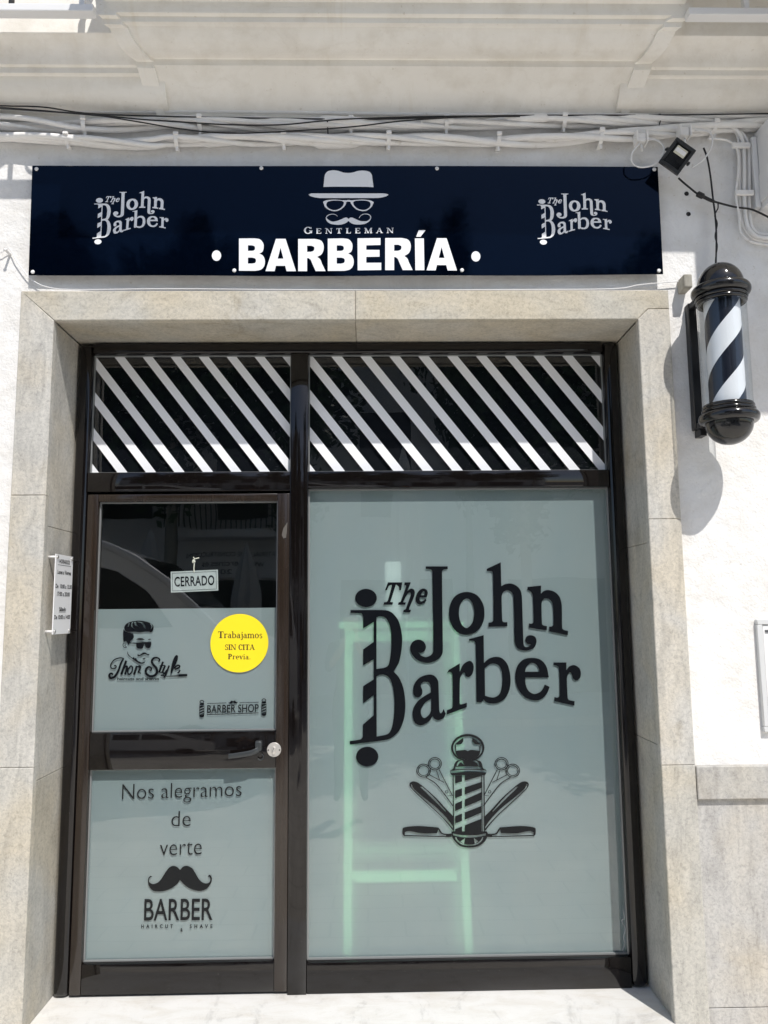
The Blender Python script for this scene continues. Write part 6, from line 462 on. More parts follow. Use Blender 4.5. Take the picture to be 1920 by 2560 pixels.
'walkin_text': [[[-6418,14651,-6349,14650,-6354,14946,-6423,14947]],[[-6511,14920,-6266,14917,-6267,14944,-6511,14947]],[[-6510,14859,-6491,14859,-6492,14948,-6511,14948]],[[-6284,14856,-6265,14856,-6267,14945,-6286,14945]],[[-6453,14652,-6315,14650,-6316,14679,-6453,14681]],[[-6223,14649,-6176,14648,-6179,14843,-6226,14844]],[[-6246,14649,-6152,14648,-6153,14677,-6247,14679]],[[-6249,14820,-6193,14820,-6193,14843,-6249,14844]],[[-6108,14832,-6116,14836,-6124,14840,-6133,14842,-6141,14843,-6150,14843,-6158,14841,-6166,14839,-6174,14835,-6181,14830,-6188,14824,-6194,14817,-6199,14810,-6203,14802,-6207,14793,-6177,14784,-6176,14789,-6174,14795,-6171,14800,-6168,14805,-6164,14809,-6160,14812,-6156,14815,-6151,14817,-6146,14818,-6141,14819,-6136,14818,-6132,14816,-6127,14814,-6123,14810]],[[-6130,14801,-6092,14801,-6093,14842,-6130,14843]],[[-5980,14669,-5936,14669,-5938,14793,-5982,14794]],[[-5938,14775,-5939,14787,-5943,14799,-5948,14810,-5956,14820,-5964,14828,-5975,14834,-5986,14839,-5997,14841,-6009,14841,-6020,14838,-6031,14834,-6041,14827,-6049,14819,-6056,14809,-6019,14791,-6019,14797,-6017,14803,-6015,14808,-6011,14813,-6005,14818,-5999,14818,-5993,14814,-5989,14809,-5986,14803,-5984,14798,-5983,14792,-5982,14786,-5982,14781,-5982,14776]],[[-5943,14704,-5951,14731,-5970,14753,-5998,14766,-6029,14766,-6056,14754,-6075,14733,-6081,14706,-6074,14679,-6054,14657,-6027,14645,-5996,14644,-5969,14656,-5950,14677,-5943,14704,-5984,14705,-5985,14692,-5990,14679,-6002,14666,-6021,14666,-6034,14679,-6039,14693,-6040,14705,-6039,14718,-6035,14732,-6022,14744,-6003,14744,-5991,14731,-5985,14717,-5984,14705]],[[-5971,14645,-5908,14645,-5908,14668,-5971,14669]],[[-5877,14644,-5833,14644,-5837,14940,-5881,14940]],[[-5906,14917,-5856,14916,-5856,14940,-5906,14941]],[[-5880,14692,-5857,14663,-5826,14645,-5791,14641,-5758,14650,-5730,14672,-5712,14703,-5706,14740,-5713,14777,-5732,14809,-5760,14831,-5794,14841,-5829,14837,-5860,14820,-5882,14792,-5846,14774,-5836,14796,-5820,14812,-5796,14819,-5774,14806,-5760,14786,-5752,14764,-5750,14740,-5752,14717,-5759,14694,-5772,14675,-5794,14663,-5817,14670,-5835,14687,-5845,14709]],[[-5586,14664,-5542,14664,-5543,14788,-5587,14789]],[[-5543,14770,-5544,14782,-5548,14794,-5553,14805,-5561,14815,-5569,14823,-5580,14829,-5591,14834,-5602,14836,-5614,14836,-5625,14834,-5636,14829,-5646,14822,-5654,14814,-5661,14804,-5625,14786,-5624,14792,-5622,14798,-5620,14803,-5616,14809,-5610,14813,-5604,14814,-5598,14809,-5594,14804,-5591,14798,-5589,14793,-5588,14787,-5587,14781,-5587,14776,-5587,14771]],[[-5548,14699,-5556,14726,-5575,14748,-5603,14761,-5634,14761,-5661,14749,-5680,14728,-5686,14701,-5679,14674,-5660,14652,-5632,14640,-5601,14639,-5574,14651,-5555,14672,-5548,14699,-5589,14700,-5590,14687,-5595,14674,-5607,14661,-5626,14661,-5639,14674,-5644,14688,-5646,14701,-5645,14713,-5640,14727,-5628,14739,-5608,14739,-5596,14726,-5591,14712,-5589,14700]],[[-5576,14641,-5513,14640,-5514,14663,-5576,14664]],[[-5460,14610,-5416,14609,-5419,14834,-5463,14834]],[[-5490,14811,-5434,14810,-5434,14834,-5491,14835]],[[-5509,14567,-5501,14563,-5492,14561,-5482,14560,-5473,14560,-5464,14561,-5455,14563,-5446,14566,-5439,14570,-5432,14575,-5426,14581,-5422,14587,-5418,14594,-5416,14601,-5416,14609,-5460,14610,-5460,14608,-5460,14605,-5460,14603,-5460,14601,-5461,14598,-5462,14595,-5464,14591,-5467,14588,-5471,14585,-5475,14582,-5481,14582,-5485,14585,-5489,14588,-5492,14592]],[[-5413,14890,-5416,14903,-5425,14913,-5438,14919,-5452,14919,-5464,14914,-5473,14904,-5476,14891,-5473,14878,-5464,14868,-5451,14862,-5437,14861,-5425,14867,-5416,14877,-5413,14890,-5445,14890,-5445,14889,-5445,14888,-5444,14888,-5444,14888,-5445,14888,-5445,14889,-5445,14890,-5445,14892,-5445,14893,-5445,14893,-5445,14893,-5445,14893,-5445,14892,-5445,14890]],[[-5291,14661,-5247,14660,-5249,14784,-5293,14785]],[[-5248,14767,-5250,14779,-5253,14790,-5259,14801,-5266,14811,-5275,14819,-5285,14826,-5296,14830,-5307,14832,-5319,14832,-5331,14830,-5341,14825,-5351,14819,-5359,14810,-5366,14801,-5330,14783,-5329,14788,-5328,14794,-5325,14800,-5321,14805,-5316,14809,-5309,14810,-5303,14806,-5299,14800,-5296,14795,-5294,14789,-5293,14783,-5293,14778,-5292,14772,-5292,14767]],[[-5254,14696,-5261,14723,-5280,14745,-5308,14757,-5339,14757,-5366,14746,-5385,14724,-5392,14697,-5385,14670,-5365,14648,-5337,14636,-5307,14636,-5279,14647,-5260,14669,-5254,14696,-5295,14696,-5296,14684,-5300,14670,-5313,14657,-5332,14658,-5344,14671,-5350,14684,-5351,14697,-5350,14709,-5345,14723,-5333,14736,-5314,14735,-5301,14722,-5296,14709,-5295,14696]],[[-5281,14637,-5219,14636,-5219,14660,-5282,14661]],[[-5187,14636,-5143,14635,-5146,14830,-5190,14831]],[[-5078,14634,-5034,14634,-5035,14776,-5079,14776]],[[-4968,14633,-4924,14632,-4926,14774,-4970,14775]],[[-5035,14758,-5036,14771,-5040,14783,-5045,14795,-5052,14806,-5060,14815,-5070,14823,-5081,14828,-5093,14832,-5105,14833,-5117,14832,-5129,14829,-5139,14823,-5149,14816,-5158,14807,-5127,14785,-5124,14791,-5121,14797,-5117,14802,-5111,14806,-5105,14809,-5098,14806,-5093,14801,-5088,14796,-5085,14790,-5082,14784,-5081,14778,-5080,14771,-5079,14765,-5079,14759]],[[-4925,14757,-4927,14770,-4930,14782,-4935,14794,-4942,14804,-4951,14814,-4961,14821,-4972,14827,-4983,14830,-4995,14832,-5007,14831,-5019,14827,-5030,14822,-5039,14815,-5048,14806,-5017,14783,-5014,14790,-5011,14795,-5007,14800,-5002,14805,-4995,14808,-4988,14804,-4983,14800,-4978,14795,-4975,14789,-4973,14783,-4971,14776,-4970,14770,-4970,14764,-4969,14757]],[[-5206,14636,-5125,14635,-5125,14664,-5206,14665]],[[-5093,14634,-5018,14634,-5018,14663,-5094,14664]],[[-4984,14633,-4902,14632,-4902,14662,-4984,14663]],[[-5215,14808,-5164,14807,-5165,14831,-5215,14831]],[[-4705,14727,-4715,14772,-4741,14809,-4777,14829,-4818,14830,-4854,14810,-4879,14774,-4887,14730,-4878,14684,-4852,14648,-4816,14628,-4775,14627,-4739,14647,-4714,14682,-4705,14727,-4753,14728,-4755,14699,-4763,14673,-4782,14652,-4809,14652,-4828,14674,-4838,14701,-4840,14729,-4838,14757,-4830,14784,-4811,14805,-4784,14804,-4765,14783,-4755,14756,-4753,14728]],[[-4556,14789,-4566,14804,-4579,14816,-4597,14824,-4616,14827,-4634,14824,-4651,14817,-4665,14805,-4674,14791,-4678,14774,-4675,14757,-4668,14741,-4655,14728,-4638,14719,-4620,14715,-4618,14736,-4628,14741,-4635,14748,-4640,14756,-4642,14764,-4643,14772,-4642,14780,-4639,14788,-4634,14796,-4626,14802,-4615,14805,-4605,14801,-4597,14795,-4591,14788,-4588,14780]],[[-4674,14653,-4661,14639,-4644,14628,-4625,14623,-4605,14623,-4586,14629,-4570,14639,-4558,14654,-4552,14671,-4552,14689,-4558,14706,-4569,14721,-4585,14733,-4604,14739,-4624,14741,-4621,14719,-4609,14716,-4600,14710,-4594,14702,-4591,14693,-4589,14685,-4589,14677,-4591,14668,-4594,14660,-4601,14652,-4610,14646,-4622,14646,-4632,14652,-4639,14659,-4643,14668]],[[-6066,14343,-6078,14358,-6093,14370,-6110,14376,-6128,14377,-6146,14372,-6161,14361,-6173,14346,-6180,14329,-6182,14309,-6179,14290,-6170,14272,-6158,14258,-6142,14248,-6124,14243,-6122,14263,-6132,14269,-6140,14278,-6145,14288,-6147,14299,-6148,14309,-6148,14320,-6146,14331,-6142,14341,-6135,14350,-6125,14356,-6114,14355,-6105,14348,-6098,14339,-6094,14329]],[[-6178,14163,-6165,14146,-6148,14134,-6128,14128,-6108,14128,-6088,14135,-6072,14147,-6060,14164,-6054,14184,-6054,14205,-6060,14226,-6072,14244,-6088,14257,-6107,14265,-6127,14266,-6125,14246,-6112,14243,-6102,14235,-6095,14224,-6091,14213,-6089,14202,-6089,14190,-6091,14179,-6095,14168,-6102,14158,-6112,14150,-6125,14149,-6136,14157,-6144,14167,-6149,14178]],[[-6076,14305,-6062,14304,-6063,14367,-6077,14367]],[[-6186,14138,-6172,14137,-6173,14200,-6187,14200]],[[-6019,14131,-5966,14131,-5970,14371,-6022,14371]],[[-6038,14131,-5947,14130,-5947,14154,-6038,14155]],[[-6041,14347,-5950,14347,-5951,14371,-6042,14372]],[[-5911,14130,-5892,14130,-5895,14370,-5915,14370]],[[-5746,14128,-5727,14128,-5730,14368,-5749,14369]],[[-5765,14129,-5717,14128,-5879,14370,-5927,14370]],[[-5937,14130,-5865,14130,-5866,14154,-5938,14154]],[[-5945,14347,-5878,14346,-5879,14370,-5946,14371]],[[-5775,14345,-5703,14344,-5704,14368,-5776,14369]],[[-5436,14334,-5463,14358,-5494,14370,-5526,14368,-5555,14352,-5579,14325,-5594,14288,-5599,14247,-5593,14206,-5577,14169,-5553,14141,-5523,14124,-5491,14122,-5460,14133,-5434,14157,-5465,14185,-5475,14162,-5494,14144,-5517,14149,-5533,14170,-5541,14194,-5545,14220,-5546,14246,-5546,14273,-5543,14298,-5535,14323,-5519,14343,-5496,14348,-5478,14330,-5467,14306]],[[-5435,14284,-5418,14284,-5419,14356,-5436,14356]],[[-5391,14125,-5338,14124,-5342,14365,-5394,14365]],[[-5410,14125,-5319,14124,-5320,14148,-5411,14149]],[[-5413,14341,-5322,14340,-5322,14364,-5414,14365]],[[-5238,14123,-5185,14123,-5188,14363,-5241,14364]],[[-5308,14341,-5121,14340,-5121,14361,-5308,14363]],[[-5307,14292,-5293,14292,-5294,14364,-5308,14364]],[[-5134,14290,-5120,14290,-5121,14362,-5135,14363]],[[-5264,14124,-5159,14122,-5159,14146,-5264,14148]],[[-5092,14122,-5072,14122,-4994,14361,-5013,14361]],[[-4943,14120,-4895,14120,-4979,14361,-5027,14361]],[[-5054,14192,-4949,14191,-4949,14213,-5054,14214]],[[-5113,14122,-5051,14121,-5051,14145,-5113,14146]],[[-4953,14120,-4876,14120,-4876,14144,-4953,14144]],[[-6031,13728,-5974,13727,-5977,13961,-6034,13962]],[[-6052,13728,-5953,13727,-5953,13750,-6052,13752]],[[-6047,13942,-5954,13941,-5954,13962,-6047,13964]],[[-6004,13827,-5952,13826,-5952,13847,-6004,13848]],[[-5957,13827,-5940,13829,-5924,13833,-5909,13841,-5897,13851,-5888,13864,-5882,13878,-5881,13893,-5883,13907,-5889,13922,-5898,13935,-5911,13945,-5925,13954,-5942,13959,-5959,13961,-5959,13942,-5948,13934,-5942,13926,-5938,13918,-5937,13910,-5937,13904,-5937,13898,-5938,13894,-5937,13889,-5936,13884,-5936,13877,-5937,13870,-5941,13861,-5947,13853,-5958,13846]],[[-5833,13724,-5794,13724,-5796,13878,-5835,13879]],[[-5852,13725,-5774,13723,-5775,13747,-5852,13748]],[[-5854,13861,-5808,13860,-5808,13878,-5854,13879]],[[-5738,13869,-5744,13872,-5751,13875,-5758,13877,-5765,13878,-5772,13877,-5779,13876,-5786,13874,-5792,13871,-5798,13868,-5804,13863,-5809,13858,-5813,13852,-5817,13845,-5819,13839,-5795,13831,-5794,13836,-5792,13840,-5790,13844,-5787,13848,-5784,13851,-5781,13853,-5777,13856,-5773,13857,-5769,13858,-5765,13859,-5761,13858,-5757,13856,-5753,13854,-5750,13852]],[[-5756,13845,-5724,13844,-5725,13877,-5756,13877]],[[-5563,13797,-5569,13827,-5583,13853,-5605,13871,-5631,13880,-5658,13877,-5682,13863,-5699,13840,-5708,13812,-5706,13781,-5695,13753,-5676,13731,-5651,13718,-5624,13717,-5598,13726,-5614,13748,-5628,13736,-5645,13738,-5658,13752,-5666,13769,-5669,13787,-5669,13806,-5667,13825,-5662,13842,-5650,13856,-5633,13862,-5617,13851,-5608,13834,-5603,13816,-5602,13797]],[[-5687,13793,-5566,13791,-5566,13807,-5688,13809]],[[-5493,13718,-5455,13717,-5503,13873,-5542,13874]],[[-5486,13718,-5462,13718,-5413,13871,-5436,13872]],[[-5556,13850,-5489,13849,-5489,13873,-5556,13874]],[[-5450,13848,-5398,13847,-5398,13871,-5450,13872]],[[-5360,13716,-5324,13715,-5326,13870,-5362,13870]],[[-5381,13716,-5303,13715,-5303,13738,-5381,13740]],[[-5383,13852,-5341,13851,-5341,13870,-5383,13871]],[[-5319,13914,-5321,13924,-5329,13932,-5339,13937,-5351,13937,-5361,13933,-5368,13925,-5370,13915,-5368,13905,-5360,13896,-5350,13892,-5338,13891,-5328,13896,-5321,13904,-5319,13914,-5345,13914,-5345,13913,-5345,13913,-5345,13912,-5345,13912,-5345,13913,-5345,13913,-5345,13914,-5345,13915,-5345,13916,-5345,13917,-5345,13917,-5345,13916,-5345,13915,-5345,13914]],[[-5197,13731,-5161,13731,-5162,13829,-5198,13830]],[[-5162,13815,-5163,13825,-5166,13834,-5170,13843,-5176,13850,-5183,13857,-5192,13862,-5201,13866,-5210,13867,-5220,13867,-5230,13866,-5238,13862,-5247,13857,-5253,13850,-5259,13843,-5229,13828,-5229,13833,-5227,13837,-5225,13842,-5222,13846,-5217,13849,-5212,13850,-5207,13846,-5203,13842,-5201,13838,-5199,13833,-5199,13828,-5198,13824,-5198,13820,-5198,13816]],[[-5166,13759,-5172,13780,-5188,13798,-5211,13808,-5237,13808,-5259,13799,-5275,13782,-5280,13761,-5274,13740,-5258,13722,-5235,13712,-5210,13712,-5187,13721,-5172,13738,-5166,13759,-5200,13760,-5201,13750,-5205,13739,-5215,13729,-5231,13729,-5241,13740,-5246,13750,-5247,13760,-5246,13770,-5242,13781,-5232,13791,-5216,13791,-5205,13780,-5201,13770,-5200,13760]],[[-5189,13713,-5137,13712,-5137,13730,-5189,13731]],[[-5065,13727,-5067,13736,-5074,13743,-5083,13748,-5094,13748,-5103,13744,-5109,13737,-5112,13728,-5109,13718,-5103,13711,-5093,13707,-5083,13707,-5073,13710,-5067,13718,-5065,13727,-5088,13727,-5088,13726,-5088,13725,-5088,13725,-5088,13725,-5088,13725,-5088,13726,-5088,13727,-5088,13728,-5088,13729,-5088,13729,-5088,13729,-5088,13729,-5088,13728,-5088,13727]]]}
CAB = {
'conduit': {'p': [[-1.678,0.0,3.7588],[-1.4362,0.0,3.7558],[-1.2284,0.0,3.7547],[-0.9681,0.0,3.7518],[-0.4627,0.0,3.7516],[-0.0072,0.0,3.7455],[0.5211,0.0,3.7416],[1.0527,0.0,3.7433],[1.4087,0.0,3.7407],[1.9104,0.0,3.7519]], 'r': 0.0085},
'black1': {'p': [[-1.6591,-0.038,3.7551],[-1.5223,-0.038,3.75],[-1.3683,-0.038,3.745],[-1.1703,-0.038,3.7159],[-0.8355,-0.038,3.704],[-0.4567,-0.038,3.6978],[-0.007,-0.038,3.6936],[0.3406,-0.038,3.7022],[0.6024,-0.038,3.7124],[1.0404,-0.038,3.7157],[1.3924,-0.038,3.7187],[1.8881,-0.038,3.7279]], 'r': 0.003},
'black2': {'p': [[-1.6523,-0.05,3.7394],[-1.516,-0.05,3.7325],[-1.1657,-0.05,3.7041],[-0.9516,-0.05,3.6826],[-0.746,-0.05,3.6684],[-0.5574,-0.05,3.6579],[-0.3514,-0.05,3.6585],[-0.1794,-0.05,3.6757],[-0.0414,-0.05,3.6873],[0.3394,-0.05,3.6997],[0.6872,-0.05,3.7027]], 'r': 0.003},
'black3': {'p': [[-1.6489,-0.056,3.7316],[-1.5129,-0.056,3.7247],[-1.1633,-0.056,3.6982],[-0.9836,-0.056,3.6711],[-0.8123,-0.056,3.6403],[-0.6583,-0.056,3.6205],[-0.5215,-0.056,3.6153],[-0.3162,-0.056,3.6251],[-0.0415,-0.056,3.6462],[0.1656,-0.056,3.6728],[0.4254,-0.056,3.6922],[0.6859,-0.056,3.6968]], 'r': 0.003},
'thinwire': {'p': [[-1.6111,0.008,3.0924],[-1.5444,0.008,3.1067],[-1.5047,0.008,3.1247],[-1.4752,0.008,3.0744],[-1.4123,0.008,2.9941],[-1.3347,0.008,2.9531],[-1.1994,0.008,2.9423],[-0.828,0.008,2.9453],[-0.3526,0.008,2.9411],[0.1594,0.008,2.9387],[0.6746,0.008,2.9398],[1.0717,0.008,2.9428],[1.1938,0.008,2.9607],[1.3508,0.008,2.9749],[1.4118,0.008,2.9767]], 'r': 0.0022},
'loop1': {'p': [[1.1765,-0.06,3.5989],[1.2232,-0.06,3.5934],[1.2801,-0.06,3.5824],[1.3044,-0.06,3.5492],[1.2935,-0.06,3.5085],[1.2569,-0.06,3.4716],[1.1957,-0.06,3.4605],[1.1622,-0.06,3.4843],[1.1679,-0.06,3.5304],[1.2012,-0.06,3.5711]], 'r': 0.0035},
'loop2': {'p': [[1.4451,-0.06,3.6312],[1.4973,-0.06,3.6276],[1.5198,-0.06,3.5961],[1.5041,-0.06,3.5404],[1.4663,-0.06,3.4904],[1.4211,-0.06,3.4609]], 'r': 0.0035},
'floodcable': {'p': [[1.3763,-0.02,3.4346],[1.3962,-0.02,3.4143],[1.4245,-0.02,3.3884],[1.4494,-0.02,3.3663],[1.4748,-0.02,3.3516],[1.5087,-0.02,3.3332],[1.5515,-0.02,3.3185],[1.6203,-0.02,3.3001],[1.6896,-0.02,3.2892],[1.7656,-0.02,3.2507]], 'r': 0.005},
'polecable': {'p': [[1.4991,-0.012,3.5798],[1.5121,-0.012,3.5329],[1.5211,-0.012,3.4489],[1.5264,-0.012,3.3376],[1.53,-0.012,3.2823],[1.5312,-0.012,3.2181],[1.5289,-0.012,3.1542],[1.5215,-0.012,3.0634],[1.5101,-0.012,2.9373]], 'r': 0.004},
'polecable2': {'p': [[1.5437,-0.018,3.3196],[1.5423,-0.018,3.2975],[1.5324,-0.018,3.2791],[1.526,-0.018,3.2607],[1.5342,-0.018,3.2241],[1.522,-0.018,3.1694],[1.5279,-0.018,3.1239],[1.5169,-0.018,3.0606],[1.5101,-0.018,2.9526]], 'r': 0.003},
'drop0': {'p': [[1.5853,-0.0,3.7107],[1.6501,-0.0,3.6634],[1.6624,-0.0,3.6066],[1.6602,-0.0,3.4936],[1.6502,-0.0,3.3443],[1.6539,-0.0,3.2427],[1.6847,-0.0,3.1784],[1.734,-0.0,3.1564],[1.8299,-0.0,3.1491]], 'r': 0.006},
'drop1': {'p': [[1.603,-0.012,3.7028],[1.6557,-0.012,3.6556],[1.6757,-0.012,3.599],[1.6735,-0.012,3.4864],[1.6634,-0.012,3.3377],[1.6652,-0.012,3.2365],[1.687,-0.012,3.1845],[1.7286,-0.012,3.1645],[1.8246,-0.012,3.1633]], 'r': 0.0085},
'drop2': {'p': [[1.6315,-0.002,3.7096],[1.6726,-0.002,3.6622],[1.7005,-0.002,3.6054],[1.6981,-0.002,3.4925],[1.688,-0.002,3.3433],[1.6877,-0.002,3.2417],[1.7007,-0.002,3.2016],[1.7349,-0.002,3.1836],[1.8318,-0.002,3.1884]], 'r': 0.0085},
'drop3': {'p': [[1.5175,-0.02,3.618],[1.5967,-0.02,3.6125],[1.6356,-0.02,3.5845],[1.6466,-0.02,3.5376],[1.6386,-0.02,3.4443],[1.6249,-0.02,3.3702],[1.6248,-0.02,3.3149],[1.6316,-0.02,3.2597],[1.6337,-0.02,3.1866],[1.6794,-0.02,3.1411],[1.7826,-0.02,3.1229]], 'r': 0.005}}
def art(mb, name, yfun, stagger=0.00003, mi=0):
    for gi, g in enumerate(ART[name]):
        cs = [[(a / 1e4, b / 1e4) for a, b in zip(c[0::2], c[1::2])] for c in g]
        dy = -stagger * (gi % 12)
        flat = [p for c in cs for p in c]
        tris = tessellate_polygon([[Vector((x, z, 0)) for x, z in c] for c in cs])
        mb.add([(x, yfun(x, z) + dy, z) for x, z in flat], [t for t in tris], mi)
    return mb
def fitted(src, dst, box):
    ps = [c for g in ART[src] for c in g]
    xs = [v for c in ps for v in c[0::2]]; zs = [v for c in ps for v in c[1::2]]
    xr, zr = (min(xs), max(xs)), (min(zs), max(zs))
    ART[dst] = [[[(box[0] + (v - xr[0]) / (xr[1] - xr[0]) * (box[1] - box[0])) if i % 2 == 0 else (box[2] + (v - zr[0]) / (zr[1] - zr[0]) * (box[3] - box[2])) for i, v in enumerate(c)] for c in g] for g in ART[src]]
    return dst
_txt = {}
def text_mesh(body, off=0.0, spacing=1.0):
    k = (body, off, spacing)
    if k in _txt: return _txt[k]
    cu = bpy.data.curves.new('t', 'FONT')
    cu.body = body; cu.size = 1.0; cu.offset = off; cu.space_character = spacing
    cu.resolution_u = 4
    o = bpy.data.objects.new('t', cu)
    C.objects.link(o)
    dg = bpy.context.evaluated_depsgraph_get(); dg.update()
    me = bpy.data.meshes.new_from_object(o.evaluated_get(dg))
    r = ([tuple(v.co) for v in me.vertices], [tuple(p.vertices) for p in me.polygons])
    bpy.data.objects.remove(o); bpy.data.curves.remove(cu); bpy.data.meshes.remove(me)
    _txt[k] = r
    return r
CAP = max(v[1] for v in text_mesh('H')[0])
def text(mb, body, x0, x1, z0, z1, cap, place, off=0.0, spacing=1.0, mi=0):
    """letters fitted between x0 and x1, base line from z0 to z1; place(x, z) -> point"""
    v, f = text_mesh(body, off, spacing)
    a = min(p[0] for p in v); b = max(p[0] for p in v)
    out = []
    for p in v:
        x = x0 + (p[0] - a) / (b - a) * (x1 - x0)
        z = z0 + (z1 - z0) * (x - x0) / (x1 - x0) + p[1] * cap / CAP
        out.append(place(x, z))
    return mb.add(out, f, mi)

# ------------------------------------------------------------------ the building
YW = 0.025            # plaster face; the stone trim in front of it is at y = 0
YF = 0.2859           # face of the shopfront frame
YG = 0.3259           # glass
XL, XR = -1.301, 1.1761
ZT = 2.804
OXL, OXR, OZT = -1.4436, 1.3115, 2.9333
building = thing('building', 'white plastered building front with stone trimmed shop entrance under a moulded balcony', 'building')

def wall_mesh():
    m = MB()
    X0, X1, Z1 = -1.38, 1.255, 2.87
    m.box(-5.5, X0, YW, 0.45, -0.16, 8.2)
    m.box(X1, 5.5, YW, 0.45, -0.16, 8.2)
    m.box(X0, X1, YW, 0.45, Z1, 8.2)
    return m
wall = wall_mesh().build('wall', 'white_plaster', building)
m = MB()
m.box(-5.5, 5.5, 3.9, 4.0, -0.16, 4.2); m.box(-5.5, 5.5, 0.45, 3.9, 3.9, 4.0)
m.box(-5.5, -5.4, 0.45, 3.9, -0.16, 3.9); m.box(5.4, 5.5, 0.45, 3.9, -0.16, 3.9)
m.box(-5.5, 5.5, 0.40, 3.9, -0.2, -0.02)
m.build('shop_interior', 'room_wall', building)

def bev_poly(m, poly, y0, y1, mi=0, b=0.003):
    """slab with a small chamfer on the front edge"""
    n = len(poly)
    cx = sum(p[0] for p in poly) / n; cz = sum(p[1] for p in poly) / n
    def inset(p):
        return (p[0] + b * (1 if p[0] < cx else -1), p[1] + b * (1 if p[1] < cz else -1))
    v = [(x, y1, z) for x, z in poly] + [(x, y0 + b, z) for x, z in poly] + [(*(q := inset(p)),) for p in poly and []]
    ip = [inset(p) for p in poly]
    v = [(x, y1, z) for x, z in poly] + [(x, y0 + b, z) for x, z in poly] + [(x, y0, z) for x, z in ip]
    f = [tuple(range(n))] + [tuple(range(2 * n, 3 * n))[::-1]]
    for k in (0, n):
        f += [(k + i, k + (i + 1) % n, k + n + (i + 1) % n, k + n + i) for i in range(n)]
    m.add(v, f, mi)
g = 0.0007
def surround():
    m = MB()
    # uprights
    for (a, b, joints) in ((OXL, XL, (-0.16, 0.981, 2.060)), (XR, OXR, (-0.16, 0.958, 1.944))):
        js = list(joints)
        for i, z0 in enumerate(js):
            if i + 1 < len(js):
                bev_poly(m, [(a, z0 + g), (b, z0 + g), (b, js[i + 1] - g), (a, js[i + 1] - g)], 0.0, 0.034)
            elif a == OXL:
                bev_poly(m, [(a, z0 + g), (b, z0 + g), (b, ZT - g), (a, OZT - g)], 0.0, 0.034)
            else:
                bev_poly(m, [(a, z0 + g), (b, z0 + g), (b, ZT + 0.045), (a + 0.045, ZT + 0.045), (a, ZT + g)], 0.0, 0.034)
    # lintel in two slabs
    bev_poly(m, [(XL + g, ZT), (-0.032 - g, ZT), (-0.032 - g, OZT), (OXL + g, OZT)], 0.0, 0.034, 1)
    bev_poly(m, [(-0.032 + g, ZT), (XR - g, ZT), (XR + 0.045 - g, ZT + 0.045 + g), (OXR, ZT + 0.045 + 2 * g), (OXR, OZT), (-0.032 + g, OZT)], 0.0, 0.034, 1)
    # reveal slabs, a little behind the edge of the facing
    s = 0.007
    for (x, sg) in ((XL - s, -1), (XR + s, 1)):
        a, b = sorted((x, x + sg * 0.06))
        js = (-0.0, 0.92, 1.938, ZT + s - 0.002) if sg < 0 else (-0.0, 1.03, 1.85, ZT + s - 0.002)
        for i in range(3):
            m.box(a, b, 0.036, 0.34, js[i] + g, js[i + 1] - g, 0.002, 1)
    m.box(XL - s, -0.032 - g, 0.036, 0.34, ZT + s, ZT + 0.06, 0.002, 1, 1)
    m.box(-0.032 + g, XR + s, 0.036, 0.34, ZT + s, ZT + 0.06, 0.002, 1, 1)
    # dark mortar behind the joints
    return m
surround().build('stone_surround', ['quartzite_upright', 'quartzite_across'], building,
                 label='beige grey quartzite slabs framing the shop entrance')
def plinth(sd):
    m = MB()
    for side in (sd,):
        xa, xb = (OXR + 0.002, 5.5) if side > 0 else (-5.5, OXL - 0.002)
        m.box(xa, xb, -0.006, 0.05, 0.826, 0.953, 0.003, 1)
        w0 = 0.9
        x = xa
        k = 0
        while x < xb - 0.01:
            x2 = min(x + w0, xb)
            m.box(x + g, x2 - g, 0.015, 0.05, 0.049, 0.824, 0.0015, 1)
            m.box(x + g, x2 - g, 0.015, 0.05, -0.16, 0.046, 0.0015, 1)
            x = x2
    return m
plinth(1).build('plinth', 'quartzite_plinth', building, label='stone tiled base course with a projecting cap at right')
plinth(-1).build('plinth', 'quartzite_plinth', building)
m = MB()
m.box(XL - 0.06, XR + 0.06, -0.10, 0.45, -0.04, 0.0, 0.003, 2)
m.box(XL - 0.03, XR + 0.03, -0.07, 0.45, -0.16, -0.042)
m.build('doorstep', 'white_marble', building, label='white marble doorstep')

# --- cornice, balcony
def sweep(profile, x0, x1):
    m = MB(); n = len(profile)
    v = [(x0, YW - p, z) for p, z in profile] + [(x1, YW - p, z) for p, z in profile]
    f = [(i, i + 1, n + i + 1, n + i) for i in range(n - 1)]
    f += [tuple(range(n)), tuple(range(2 * n - 1, n - 1, -1))]
    return m.add(v, f)
def arc(p0, p1, sag, n=8):
    out = []
    for k in range(n + 1):
        t = k / n
        a = (p0[0] + (p1[0] - p0[0]) * t, p0[1] + (p1[1] - p0[1]) * t)
        d = (p1[0] - p0[0], p1[1] - p0[1])
        L = math.hypot(*d)
        s = sag * 4 * t * (1 - t)
        out.append((a[0] - d[1] / L * s, a[1] + d[0] / L * s))
    return out
cor = [(-0.1, 3.722), (0.004, 3.722), (0.010, 3.742)] + arc((0.014, 3.745), (0.116, 3.846), -0.022) + [(0.117, 3.850), (0.136, 3.852), (0.137, 3.877), (0.150, 3.880), (0.152, 3.886)] + \
      arc((0.153, 3.888), (0.221, 3.964), 0.014) + [(0.225, 3.968), (0.225, 4.20), (-0.1, 4.20)]
c = sweep(cor, -5.5, -0.84); c2 = sweep(cor, 1.12, 5.5)
c.add(c2.v, c2.f)
c.build('cornice', 'soffit_plaster', building, 35)
bal = [(0.0, 3.700, -0.862, 1.142), (0.006, 3.712, -0.864, 1.144)]
for p, z in arc((0.010, 3.716), (0.165, 3.860), 0.020): bal.append((p, z, -0.865 - 0.05 * p, 1.145 + 0.12 * p))
